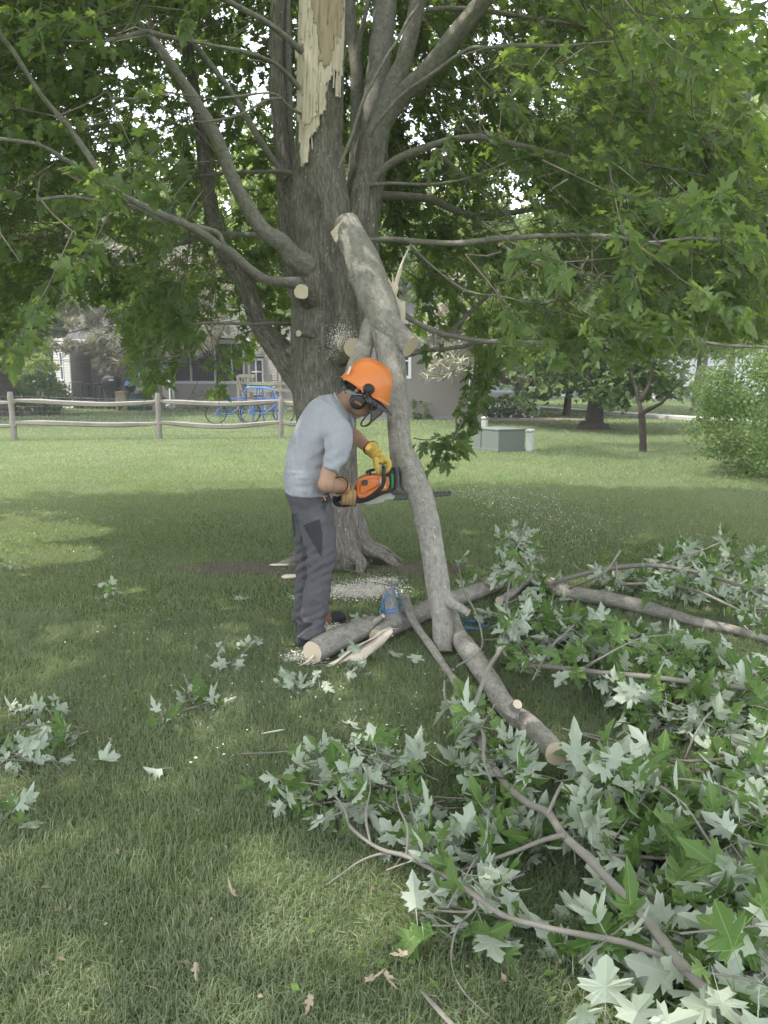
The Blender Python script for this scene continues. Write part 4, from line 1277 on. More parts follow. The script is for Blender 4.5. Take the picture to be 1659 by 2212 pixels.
# ---------------------------------------------------------------- thin haze volume added to lift far blacks and lower contrast
def haze():
    m, nt, out = new_mat('thin_haze')
    pv = nd(nt, 'ShaderNodeVolumePrincipled')
    pv.inputs['Color'].default_value = (.97, .98, 1, 1)
    pv.inputs['Density'].default_value = 0.0022
    pv.inputs['Anisotropy'].default_value = 0.25
    nt.links.new(pv.outputs[0], out.inputs['Volume'])
    mb = MB(); mb.box((0, 320, 6.5), (1300, 780, 15))
    o = mb.obj('haze', m, None, False); o['kind'] = 'stuff'
haze()
# ================================================================== THE BROKEN MAPLE
TY = TREE_Y
tree = thing('silver_maple', (TREE.x, TREE.y, 0), 'large silver maple with a snapped leader and torn pale wood, man working before it', 'tree')
def pxpath(lst, wscale=1.0):
    pts = [P(u, v, Y) for u, v, w, Y in lst]
    rad = [max(.004, M(w, Y) / 2 * wscale) for u, v, w, Y in lst]
    return pts, rad
def trunk_mesh():
    L = [(735, 1228, 140), (733, 1190, 126), (728, 1130, 114), (719, 1050, 108), (710, 950, 116), (703, 850, 134), (704, 750, 138), (702, 650, 134), (697, 550, 126), (693, 450, 118), (690, 380, 104), (690, 300, 91), (692, 200, 91), (695, 100, 90), (697, 0, 90), (698, -120, 86), (699, -200, 60)]
    pts, rad = pxpath([(u, v, w, TY + .12) for u, v, w in L])
    pts[0].z = -.12
    pts, rad = spline(pts, rad, 24)
    n = 230
    mb = MB()
    def rf(rr, th, s, t):
        x, y = np.cos(th), np.sin(th)
        q = rr[0]
        f = fbm(x * q * 26, y * q * 26, s * 2.6 + 2 * fbm(x * 3, y * 3, s * 1.2), 2)
        ridge = 1 - np.abs(f - .5) * 4
        pl = vnoise(x * q * 60 + 9, y * q * 60, s * 14)
        low = vnoise(x * 1.6 + 3, y * 1.6, s * 1.1) - .5
        amp = .014 if s < 2.9 else .009
        base = .03 * np.exp(-s / .28) * (np.maximum(0, np.cos(th * 5 + 1.2)) ** 1.5)
        return rr + amp * ridge * .8 + .006 * pl + .03 * low + base
    mb.tube(pts, rad, n, rfun=rf, caps=True, capmat=1)
    o = mb.obj('trunk', [MAT['bark'], MAT['wood']], tree)
    return pts, rad, o
tpts, trad, trunk_o = trunk_mesh()
def root_flares():
    for a, L, r0, dz in ((-0.35, .34, .062, 0), (.15, .3, .06, 0), (-1.15, .20, .06, 0), (-1.95, .24, .062, 0), (-2.8, .36, .066, 0), (2.6, .3, .06, 0), (1.2, .3, .06, 0)):
        mb = MB()
        c = Vector((TREE.x, TY + .12, 0)); d = Vector((math.cos(a), math.sin(a), 0)); s = Vector((-d.y, d.x, 0))
        pts = [c + d * .10 + Vector((0, 0, .46)), c + d * .15 + Vector((0, 0, .28)), c + d * .21 + Vector((0, 0, .13)), c + d * (.25 + L * .35) + s * .03 + Vector((0, 0, .06)), c + d * (.27 + L * .7) + Vector((0, 0, -.005)), c + d * (.27 + L) + s * .08 + Vector((0, 0, -.06))]
        mb.tube(pts, [r0 * .9, r0 * 1.15, r0 * 1.1, r0 * .72, r0 * .5, r0 * .25], 40, sub=12, bump=.022, bsc=22)
        mb.obj('root', MAT['bark'], tree)
root_flares()

def torn_patch(name, poly, mat, lift, base_pts=None, jag=4.0, streak=.006, parent=None):
    """shell over the camera side of the leader, cut to an outline; real thickness from the lift"""
    ns, nt_ = 260, 220
    cum = np.array([p.z for p in tpts])
    zt = np.linspace(P(697, 370, TY).z, P(697, -110, TY).z, ns)
    ctr = np.stack([np.interp(zt, cum, [p[k] for p in tpts]) for k in range(3)], 1)
    rr = np.interp(zt, cum, trad)
    th = np.linspace(math.pi * 1.0, math.pi * 2.0, nt_)
    TH, ZT = np.meshgrid(th, zt)
    low = vnoise(0 * TH, 0 * TH, ZT)
    Rr = rr[:, None] + lift + streak * (vnoise(TH * 22, ZT * 1.3, 4) - .5) * 1.6 + streak * (vnoise(TH * 60, ZT * 3, 8) - .5)
    e = np.abs(np.sin(TH))
    Rr = Rr - 0.02 * (1 - e) ** 3
    X = ctr[:, 0][:, None] + Rr * np.cos(TH)
    Y = ctr[:, 1][:, None] + Rr * np.sin(TH)
    V = np.stack([X, Y, ZT], 2).reshape(-1, 3)
    u, v, d = proj(V)
    uj = u + (vnoise(u * .16, v * .05, 3) - .5) * jag * 2; vj = v + (vnoise(u * .35, 0, 7) - .5) * jag * 6
    ins = in_poly(uj, vj, poly).reshape(ns, nt_)
    fs = []
    for i in range(ns - 1):
        row = ins[i] & ins[i + 1]
        for j in range(nt_ - 1):
            if row[j] and row[j + 1]:
                a = i * nt_ + j
                fs.append((a, a + 1, a + nt_ + 1, a + nt_))
    att = np.stack([(Rr * np.cos(TH)).ravel(), (Rr * np.sin(TH)).ravel(), ZT.ravel()], 1)
    used = np.zeros(len(V), int); 
    for f in fs:
        for i in f: used[i] = 1
    idx = np.cumsum(used) - 1
    fs = [tuple(idx[i] for i in f) for f in fs]
    me = mesh_from(name, V[used > 0], fs, mat, None, True, {'bark': att[used > 0]})
    o = bpy.data.objects.new(name, me); COL.objects.link(o)
    sm = o.modifiers.new('solid', 'SOLIDIFY'); sm.thickness = -.022; sm.offset = 1 if False else -1
    adopt(o, parent or tree)
    return o
wood_poly = [(647, -200), (651, 60), (650, 95), (641, 103), (645, 130), (646, 235), (650, 280), (651, 330), (655, 358), (666, 358), (668, 318), (668, 300), (680, 288), (688, 278), (690, 258), (699, 236), (702, 200), (706, 180), (716, 165), (722, 150), (726, 152), (724, 205), (727, 208), (733, 160), (738, 90), (740, 0), (741, -200)]
torn_patch('torn_wood', wood_poly, MAT['wood'], .016, jag=2.2)
torn_patch('torn_wood', [(652, -200), (654, 60), (662, 140), (656, 230), (660, 282), (670, 264), (684, 250), (680, 180), (677, 120), (668, 60), (664, -200)], MAT['wood'], .028, jag=3)
brown_poly = [(672, -200), (675, 10), (681, 45), (684, 85), (690, 120), (686, 140), (700, 150), (712, 140), (718, 90), (724, 40), (730, 100), (735, 60), (738, -200)]
torn_patch('weathered_wood', brown_poly, MAT['wood_brown'], .0215, jag=5)
mb = MB(); q_ = P(688, 95, TY - .06)
# loose splinters standing off the torn face
for u0, v0, u1, v1, w in ((725, 205, 732, 120, 5), (720, 190, 727, 60, 4), (664, 170, 668, 110, 3), (676, 330, 672, 280, 4), (700, 200, 706, 165, 4), (695, 225, 712, 170, 3), (735, 210, 737, 90, 3), (673, 140, 686, 158, 5)):
    a = P(u0, v0, TY - .10 + .12 * abs(u0 - 697) / 45); b = P(u1, v1, TY - .13 + .12 * abs(u1 - 697) / 45)
    mb.tube([a, (a + b) / 2 + Vector((0, -.01, 0)), b], [M(w, TY) / 2, M(w, TY) / 2.4, .001], 5)
mb.obj('splinter', MAT['wood'], tree)

LIMBS = [
 # right-hand stems
 dict(k='stem', b='bark', l=[(748, 900, 60, TY + .28), (757, 760, 78, TY + .22), (764, 650, 80, TY + .22), (776, 550, 78, TY + .25), (784, 450, 72, TY + .3), (795, 380, 64, TY + .35), (806, 300, 60, TY + .4)]),
 dict(k='stem', l=[(790, 400, 62, TY + .45), (802, 310, 52, TY + .5), (812, 200, 48, TY + .55), (822, 110, 46, TY + .6), (834, 0, 44, TY + .7), (845, -150, 40, TY + .8)]),
 dict(k='stem', l=[(806, 320, 56, TY + .38), (824, 258, 46, TY + .36), (850, 185, 40, TY + .33), (876, 119, 33, TY + .3), (903, 0, 30, TY + .25), (915, -150, 27, TY + .2)]),
 dict(k='stem', l=[(826, 262, 40, TY + .36), (868, 205, 38, TY + .3), (920, 155, 36, TY + .2), (985, 75, 36, TY + .1), (1050, -5, 33, TY), (1130, -110, 28, TY - .1)]),
 dict(k='stem', l=[(768, 420, 40, TY + .6), (772, 330, 34, TY + .65), (772, 220, 28, TY + .7), (770, 150, 24, TY + .7), (760, 70, 22, TY + .75), (750, -60, 20, TY + .8)]),
 dict(k='stem', l=[(772, 160, 14, TY + .7), (776, 90, 12, TY + .65), (790, 30, 9, TY + .6), (800, -60, 8, TY + .6)]),
 # left back stems
 dict(k='stem', b='bark', l=[(655, 640, 60, TY + .35), (632, 520, 52, TY + .45), (618, 400, 38, TY + .55), (608, 300, 32, TY + .6), (597, 150, 28, TY + .7), (603, -60, 24, TY + .8)]),
 dict(k='stem', l=[(632, 480, 24, TY + .7), (626, 330, 20, TY + .75), (622, 180, 17, TY + .8), (620, -60, 14, TY + .9)]),
 dict(k='stem', b='bark', l=[(668, 850, 66, TY + .15), (640, 800, 62, TY + .25), (598, 750, 52, TY + .45), (560, 700, 40, TY + .7), (528, 610, 34, TY + .9), (490, 560, 32, TY + 1.1), (456, 450, 28, TY + 1.3), (440, 330, 27, TY + 1.4), (425, 230, 24, TY + 1.5), (410, 130, 22, TY + 1.6), (385, 0, 20, TY + 1.7)]),
 dict(k='stem', l=[(668, 575, 52, TY - .05), (636, 558, 44, TY - .12), (612, 528, 38, TY - .18), (572, 500, 33, TY - .25), (540, 455, 30, TY - .3), (505, 390, 27, TY - .35), (472, 310, 26, TY - .4), (430, 235, 25, TY - .45), (380, 155, 22, TY - .5), (345, 105, 20, TY - .5), (322, 75, 14, TY - .5)]),
 dict(k='limb', l=[(645, 612, 26, TY - .25), (618, 610, 22, TY - .35), (575, 604, 20, TY - .5), (535, 578, 19, TY - .65), (500, 545, 18, TY - .75), (462, 522, 17, TY - .85), (430, 500, 16, TY - .95), (395, 482, 15, TY - 1.05), (345, 462, 13, TY - 1.2), (270, 425, 12, TY - 1.4), (200, 385, 11, TY - 1.6), (140, 345, 10, TY - 1.8), (80, 312, 9, TY - 2.0), (0, 300, 8, TY - 2.2), (-80, 290, 6, TY - 2.3)]),
 dict(k='limb', l=[(484, 536, 12, TY - .8), (472, 505, 10, TY - .85), (440, 492, 9, TY - .9), (380, 478, 9, TY - .95), (300, 452, 8, TY - 1.1), (220, 435, 8, TY - 1.2), (150, 425, 7, TY - 1.3), (80, 432, 5, TY - 1.4)]),
 dict(k='limb', l=[(360, 480, 13, TY - 1.1), (290, 440, 13, TY - 1.15), (228, 388, 13, TY - 1.2), (180, 320, 13, TY - 1.25), (145, 270, 12, TY - 1.3), (105, 225, 11, TY - 1.35), (75, 185, 9, TY - 1.4), (20, 100, 8, TY - 1.5), (-40, 40, 7, TY - 1.6)]),
 dict(k='limb', l=[(645, 190, 10, TY - .05), (620, 160, 9, TY - .15), (590, 135, 8, TY - .3), (540, 115, 8, TY - .45), (450, 96, 7, TY - .6), (380, 83, 8, TY - .7), (315, 70, 9, TY - .8), (250, 85, 7, TY - .9), (180, 90, 6, TY - 1.0), (130, 86, 5, TY - 1.1)]),
 dict(k='limb', l=[(650, 108, 14, TY - .12), (640, 100, 13, TY - .2), (605, 70, 12, TY - .3), (570, 45, 12, TY - .4), (520, 18, 11, TY - .55), (470, -8, 10, TY - .7), (400, -40, 9, TY - .9)]),
 dict(k='limb', l=[(648, 245, 5, TY - .05), (630, 235, 5, TY - .15), (600, 208, 6, TY - .25), (570, 201, 5, TY - .35), (500, 210, 5, TY - .45), (440, 211, 4, TY - .55), (390, 203, 4, TY - .65), (320, 195, 3, TY - .75)]),
 dict(k='limb', l=[(608, 213, 5, TY - .25), (575, 217, 5, TY - .4), (530, 242, 5, TY - .5), (480, 258, 5, TY - .6), (420, 262, 4, TY - .7), (370, 240, 4, TY - .8), (310, 217, 4, TY - .9), (240, 212, 3, TY - 1)]),
 dict(k='limb', l=[(640, 375, 10, TY + .2), (600, 370, 8, TY + .3), (540, 372, 8, TY + .5), (490, 374, 7, TY + .7), (440, 380, 6, TY + .9), (385, 387, 5, TY + 1.1)]),
 dict(k='limb', l=[(620, 385, 16, TY + .4), (590, 345, 14, TY + .4), (545, 275, 13, TY + .4), (500, 200, 12, TY + .45), (455, 140, 11, TY + .5), (410, 80, 10, TY + .55), (380, 20, 9, TY + .6)]),
 dict(k='limb', l=[(640, 700, 10, TY + .3), (590, 698, 8, TY + .1), (540, 700, 7, TY), (450, 698, 6, TY - .2), (380, 705, 4, TY - .3)]),
 dict(k='limb', l=[(650, 505, 16, TY + .3), (600, 510, 14, TY + .5), (545, 508, 13, TY + .7), (470, 506, 11, TY + .9), (410, 520, 9, TY + 1.1), (330, 545, 6, TY + 1.3)]),
 # right limbs
 dict(k='limb', l=[(790, 415, 20, TY + .3), (815, 378, 18, TY + .25), (850, 350, 17, TY + .2), (900, 325, 15, TY + .1), (970, 304, 14, TY), (1040, 296, 13, TY - .1), (1110, 312, 11, TY - .2), (1190, 330, 9, TY - .3), (1290, 350, 8, TY - .4), (1400, 355, 6, TY - .5), (1540, 385, 5, TY - .6), (1680, 420, 3, TY - .7)]),
 dict(k='limb', l=[(780, 440, 22, TY + .5), (812, 424, 17, TY + .6), (860, 424, 16, TY + .7), (930, 430, 15, TY + .8), (985, 455, 15, TY + .9), (1040, 468, 14, TY + 1), (1100, 460, 12, TY + 1.1), (1200, 445, 9, TY + 1.2), (1330, 430, 6, TY + 1.4)]),
 dict(k='limb', l=[(770, 525, 16, TY + .1), (805, 519, 12, TY - .05), (860, 518, 12, TY - .2), (930, 524, 12, TY - .35), (1000, 525, 12, TY - .5), (1070, 516, 11, TY - .65), (1150, 511, 10, TY - .8), (1240, 508, 9, TY - .95), (1330, 512, 8, TY - 1.1), (1400, 524, 7, TY - 1.2), (1500, 515, 6, TY - 1.3), (1600, 522, 5, TY - 1.4), (1700, 520, 4, TY - 1.5)]),
 dict(k='limb', l=[(840, 655, 16, TY + .2), (870, 678, 13, TY + .05), (910, 703, 12, TY - .1), (960, 722, 11, TY - .2), (1030, 735, 11, TY - .35), (1110, 739, 10, TY - .5), (1200, 740, 10, TY - .6), (1290, 733, 10, TY - .7), (1380, 728, 9, TY - .8), (1480, 733, 8, TY - .9), (1560, 745, 7, TY - 1.0), (1680, 752, 6, TY - 1.1)]),
 dict(k='limb', l=[(880, 765, 14, TY + .5), (920, 757, 11, TY + .55), (980, 752, 9, TY + .6), (1040, 740, 8, TY + .6), (1100, 740, 5, TY + .6)]),
 dict(k='limb', l=[(1080, 528, 8, TY - .55), (1130, 558, 8, TY - .5), (1190, 580, 7, TY - .45), (1270, 593, 7, TY - .4), (1340, 597, 6, TY - .35), (1375, 588, 4, TY - .3)]),
 dict(k='limb', l=[(885, 530, 5, TY - .2), (930, 572, 5, TY - .3), (980, 612, 6, TY - .4), (1020, 632, 5, TY - .45), (1080, 640, 5, TY - .5), (1160, 655, 4, TY - .6), (1200, 648, 3, TY - .7)]),
 dict(k='limb', l=[(938, 325, 8, TY + .1), (980, 360, 8, TY + .15), (1030, 405, 7, TY + .2), (1080, 450, 6, TY + .25), (1130, 510, 5, TY + .3), (1180, 560, 4, TY + .3)]),
 dict(k='limb', l=[(732, 365, 6, TY - .35), (760, 292, 7, TY - .3), (785, 215, 7, TY - .25), (812, 165, 7, TY - .2), (838, 118, 7, TY - .2), (862, 80, 6, TY - .15), (880, 45, 5, TY - .1), (905, 10, 4, TY)]),
 dict(k='limb', l=[(795, 295, 9, TY - .1), (820, 258, 9, TY - .15), (871, 204, 8, TY - .2), (933, 160, 8, TY - .3), (1010, 107, 8, TY - .4), (1060, 103, 7, TY - .5), (1130, 98, 7, TY - .6), (1210, 100, 6, TY - .7), (1300, 92, 5, TY - .8), (1380, 88, 4, TY - .9)]),
 dict(k='limb', l=[(800, 400, 9, TY + .2), (850, 396, 7, TY + .1), (930, 398, 6, TY), (1010, 385, 6, TY - .1), (1100, 350, 5, TY - .2), (1170, 330, 4, TY - .3)]),
 dict(k='limb', l=[(920, 22, 9, TY + .3), (980, 18, 9, TY + .3), (1060, 25, 9, TY + .3), (1150, 40, 8, TY + .3), (1250, 55, 6, TY + .2), (1330, 75, 5, TY + .1)]),
 dict(k='limb', l=[(960, 730, 9, TY + .9), (1000, 690, 9, TY + .95), (1050, 640, 9, TY + 1.0), (1090, 590, 8, TY + 1.1), (1120, 560, 6, TY + 1.2)]),
 dict(k='limb', l=[(1390, 95, 4, TY - .9), (1420, 160, 4, TY - .8), (1400, 260, 4, TY - .7)]),
]
for L in LIMBS:
    pts, rad = pxpath(L['l'])
    big = L['l'][1][2] > 24
    mb = MB()
    bark = L.get('b') == 'bark'
    mb.tube(pts, rad, 64 if bark else (28 if big else 12), sub=22 if bark else (10 if big else 6), bump=(.020 if bark else (.010 if big else .004)), bsc=30)
    mb.obj(L['k'], MAT['bark' if bark else 'bark_limb'], tree)

def stub(u, v, w, Y, d, L, name='branch_stub', parent=None, mat='bark', n=40, r1=None):
    """sawn stub; (u, v) centre of its cut face, d outward direction"""
    mb = MB(); c = P(u, v, Y); d = Vector(d).normalized(); r = M(w, Y) / 2
    pts = [c - d * L, c - d * L * .66, c - d * L * .33, c]
    mb.tube(pts, [r * (r1 or 1.25), r * 1.1, r * 1.02, r * .98], n, sub=3, bump=.008, bsc=30, capmat=1)
    return mb.obj(name, [MAT[mat], MAT['cut']], parent or tree)
stub(651, 630, 31, TY - .42, (-.05, -1, .08), .25, r1=1.5)
stub(645, 720, 15, TY - .30, (-.6, -1, .0), .15)
stub(764, 752, 44, TY - .34, (.45, -1, .12), .3, r1=1.5)
stub(596, 600, 6, TY - .4, (-.5, -.3, 1), .06, n=12)
# sawdust clinging round the cut
n = 900
a_ = RNG.normal(0, 1, (n, 2))
pp = np.array([P(742 + a[0] * 14 - abs(a[1]) * 4, 733 + a[1] * 16 + a[0] * -4, TY - .30 + .0012 * abs(742 + a[0] * 14 - 704) + RNG.normal(0, .01)) for a in a_])
o = batch('sawdust', pp, frames(RNG.normal(0, 1, (n, 3)), RNG.normal(0, .4, (n, 3)) + [0, -1, .3]), .004 + RNG.random(n) * .008, T_OVAL, MAT['dust'], tree); o['kind'] = 'stuff'

# ---------------------------------------------------------------- crown
SX, SYs = SUN.x / SUN.z, SUN.y / SUN.z
sun_spots = [(G(745, 1940), .36, .23), (Vector((G(1308, 2125, .24).x - SX * .24, G(1308, 2125, .24).y - SYs * .24, 0)) + Vector((-.02, 0, 0)), .22, .20), (G(240, 2100), .09, .12), (G(60, 1200), .7, .45), (G(40, 1150), 1.0, .5), (G(150, 2200), .2, .06), (G(1000, 2200), .25, .05)]  # leaves are left out of the crown so sun reaches these patches
def lit_zone(x, y):
    """ground places the sun reaches in the photograph (beyond the crown's shade and its gaps)"""
    edge = 9.75 + .35 * (fbm(x * .6, 3.3) - .5) * 2 - .25 * np.exp(-((x + 3.2) / 1.5) ** 2) * 1.4 + .05 * x * (x > 0) * -1
    lit = y > edge
    for c, a, b in sun_spots:
        lit |= (((x - c.x) / a) ** 2 + ((y - c.y) / b) ** 2) < 1
    return lit
VMAX_U = [-400, 0, 60, 100, 125, 230, 270, 290, 360, 390, 440, 455, 505, 530, 600, 640, 880, 940, 990, 1000, 1060, 1075, 1130, 1300, 1320, 1360, 1460, 1560, 1659, 2200]
VMAX_V = [800, 795, 785, 740, 650, 640, 715, 835, 830, 760, 755, 845, 840, 765, 745, 690, 690, 730, 760, 800, 810, 770, 765, 790, 800, 770, 745, 725, 720, 700]
def canopy():
    # visible clusters
    n = 15000
    u = -350 + RNG.random(n) * 2400; v = -260 + RNG.random(n) * 1150
    Y = 3.0 + 6.9 * RNG.random(n) ** .75
    p = np.array([P(a, b, c) for a, b, c in zip(u, v, Y)])
    d = norm(p - np.array([TREE.x, TREE.y, 2.5]))
    r = np.linalg.norm((p - np.array([TREE.x, TREE.y, 2.0])) / np.array([6.4, 5.0, 7.5]), axis=1)
    vm = np.interp(u, VMAX_U, VMAX_V) + RNG.normal(0, 18, n) - 34
    keep = (r < 1) & (v < vm) & (p[:, 2] > .7)
    front = (Y < TY + .75)
    mid = (u > 470 + 30 * np.sin(v * .01)) & (u < 985 + 40 * np.sin(v * .013))
    keep &= ~(front & mid)
    keep &= ~((Y < 4.6) & (u > 330) & (u < 1080))
    tr = (u > 620) & (u < 960) & (v > 380); keep &= ~(tr & (Y < TY + 1.2))
    dens = fbm(p[:, 0] * .9, p[:, 1] * .9, p[:, 2] * 1.1, 3)
    keep &= RNG.random(n) < np.clip((dens - .30) * 3.2, 0.02, 1) * np.where(Y < 5.0, .13, .95)
    # right top corner opens to the sky
    keep &= ~((u > 1540 + .35 * (v - 60)) & (v < 420) & (RNG.random(n) < .93) & (u > 1500))
    sx, sy = p[:, 0] - SX * p[:, 2], p[:, 1] - SYs * p[:, 2]
    keep &= ~lit_zone(sx, sy)
    lu, lv, lY, lw = [np.array(q) for q in zip(*[(a[0] + (b[0] - a[0]) * k / 6, a[1] + (b[1] - a[1]) * k / 6, a[3] + (b[3] - a[3]) * k / 6, a[2]) for L in LIMBS for a, b in zip(L['l'][:-1], L['l'][1:]) for k in range(6)])]
    for i in np.nonzero(keep)[0]:
        hit = (np.abs(lu - u[i]) < 20 + lw) & (np.abs(lv - v[i]) < 20 + lw) & (lY + .1 > Y[i])
        if hit.any() and RNG.random() < .80: keep[i] = False
    A = p[keep]
    # unseen crown above and behind the camera, shaped to shade the foreground
    n = 6000
    q = RNG.random((n, 3)) * [19, 13.5, 6.2] + [-11.5, -2.8, 3.4]
    uu, vv, dep = proj(q)
    vis = (dep > 0) & (vv > -280) & (uu > -400) & (uu < 2050)
    rr = np.linalg.norm((q - np.array([-1.8, 3.6, 2.6])) / np.array([8.6, 6.6, 7.4]), axis=1)
    sx, sy = q[:, 0] - SX * q[:, 2], q[:, 1] - SYs * q[:, 2]
    kk = ~vis & (rr < 1) & ~lit_zone(sx, sy) & (sx > -5.6)
    B = q[kk]
    return A, B
CA, CB = canopy()
print('canopy clusters', len(CA), len(CB))
def shoots(C, per, size, out_c, droop=.35):
    """leaves set in pairs on long petioles along a drooping shoot"""
    m = len(C)
    d = norm(C - np.array(out_c)); d[:, 2] *= .4
    d = norm(d + RNG.normal(0, .5, (m, 3)) + [0, 0, -droop])
    L = .28 + .32 * RNG.random(m)
    t = (np.arange(per) / per)[None, :] + RNG.random((m, per)) * .05
    ax = C[:, None] + d[:, None] * (L[:, None] * t)[:, :, None]
    lat = norm(np.cross(d, [0, 0, 1]) + 1e-4)
    up = np.cross(lat, d)
    side = np.where(np.arange(per) % 2 == 0, 1, -1)[None, :, None]
    roll = RNG.normal(0, .7, (m, per, 1))
    out = lat[:, None] * side * np.cos(roll) + up[:, None] * np.sin(roll)
    dirn = out * .8 + d[:, None] * .7 + RNG.normal(0, .3, (m, per, 3)) + [0, 0, -.25]
    dirn = dirn / np.linalg.norm(dirn, axis=2, keepdims=True)
    sc = size * (.65 + .7 * RNG.random((m, per)))
    pos = ax + dirn * (sc * .5)[:, :, None]
    nr = RNG.normal(0, .42, (m, per, 3)) + [0, 0, 1]
    return pos.reshape(-1, 3), frames(dirn.reshape(-1, 3), nr.reshape(-1, 3)), sc.ravel(), d, L
posA, RA, scA, dA, LA = shoots(CA, 23, .070, (TREE.x, TREE.y, 3.0))
uA, vA, depA = proj(posA)
ok = (vA < np.interp(uA, VMAX_U, VMAX_V) + 14) | (depA < 0)
ok &= ~((uA > 622) & (uA < 900) & (vA > 330) & (vA < 900) & (posA[:, 1] < TY + .3))
sx, sy = posA[:, 0] - SX * posA[:, 2], posA[:, 1] - SYs * posA[:, 2]
inspot = np.zeros(len(posA), bool)
for c, a, b in sun_spots:
    inspot |= (((sx - c.x) / a) ** 2 + ((sy - c.y) / b) ** 2) < .9
ok &= ~inspot
posA, RA, scA = posA[ok], RA[ok], scA[ok]
leaf_objs(tree, posA, RA, scA, MAT['leaf'], 290)
posB, RB, scB, dB, LB = shoots(CB, 9, .17, (TREE.x, TREE.y, 3.0))
sx, sy = posB[:, 0] - SX * posB[:, 2], posB[:, 1] - SYs * posB[:, 2]
inspot = lit_zone(sx, sy)
o = batch('leaves', posB[~inspot], RB[~inspot], scB[~inspot], T_LO, MAT['leaf'], tree); o['kind'] = 'stuff'  # unseen overhead leaves, added for the shade they cast
def twigs():
    mb = MB()
    # attach every shoot to the nearest limb sample
    S = []
    for L in LIMBS:
        pts, rad = pxpath(L['l']); pts, rad = spline(pts, rad, 4)
        S += [tuple(p) for p in pts]
    S = np.array(S)
    for i in range(len(CA)):
        c = CA[i]; e = c + dA[i] * LA[i]
        dd = np.linalg.norm(S - c, axis=1)
        j = int(np.argmin(dd))
        a = Vector(c) - Vector(dA[i]) * .25 + Vector((0, 0, .04))
        s = Vector(S[j]) if dd[j] < .5 else a + (Vector(S[j]) - a).normalized() * .28
        q = (s + a) / 2 + Vector(RNG.normal(0, .03, 3)) - Vector((0, 0, .02))
        mb.tube([s, q, a, Vector(c), Vector(e)], [.0050, .0046, .0040, .0030, .0016], 3, caps=False)
    mb.obj('twigs', MAT['twig'], tree)['kind'] = 'stuff'
    mb = MB()
    for i in range(len(CB)):
        if i % 3: continue
        c = Vector(CB[i]); e = c + Vector(dB[i]) * LB[i]
        s = c + (Vector((TREE.x, TREE.y, 3.4)) - c).normalized() * .9
        mb.tube([s, c, e], [.008, .005, .002], 3, caps=False)
    mb.obj('twigs', MAT['twig'], tree)['kind'] = 'stuff'
twigs()
# hanging weeping strand right of the limb
def strand(path, w, nper, size, Ymat='leaf'):
    pts = [P(u, v, Y) for u, v, Y in path]
    mb = MB(); mb.tube(pts, list(np.linspace(M(w, path[0][2]) / 2, .0015, len(pts))), 6, sub=5); mb.obj('limb', MAT['twig'], tree)
    sp, _ = spline(pts, [1] * len(pts), 8)
    pos = []; dr = []
    for p in sp[6:]:
        for k in range(nper):
            a = RNG.random() * 6.28
            d = Vector((math.cos(a), math.sin(a) * .7, -.55 + RNG.normal(0, .25))).normalized()
            pos.append(tuple(p + d * .05)); dr.append(tuple(d))
    pos = np.array(pos); dr = np.array(dr); m = len(pos)
    return pos, frames(dr, RNG.normal(0, .45, (m, 3)) + [0, -.2, .8]), size * (.7 + .6 * RNG.random(m))
ss = [strand([(1062, 740, TY + .9), (1055, 790, TY + .9), (1045, 850, TY + .85), (1020, 900, TY + .8), (996, 935, TY + .75)], 4, 3, .085),
      strand([(1030, 740, TY + 1.0), (1025, 800, TY + 1.0), (1015, 850, TY + 1.0), (1000, 890, TY + .95)], 4, 2, .085),
      strand([(893, 946, 4.6), (920, 950, 4.6), (955, 945, 4.62), (985, 936, 4.64)], 4, 1, .07),
      strand([(1000, 905, 4.65), (985, 940, 4.6), (965, 975, 4.55), (950, 1000, 4.5)], 3, 1, .085),
      strand([(975, 935, 4.6), (980, 960, 4.6), (985, 975, 4.6)], 3, 1, .08),
      strand([(935, 720, TY), (937, 745, TY), (933, 765, TY)], 3, 1, .08)]
o = batch('leaves', np.concatenate([s[0] for s in ss]), np.concatenate([s[1] for s in ss]), np.concatenate([s[2] for s in ss]), T_HI, MAT['leaf'], tree); o['kind'] = 'stuff'
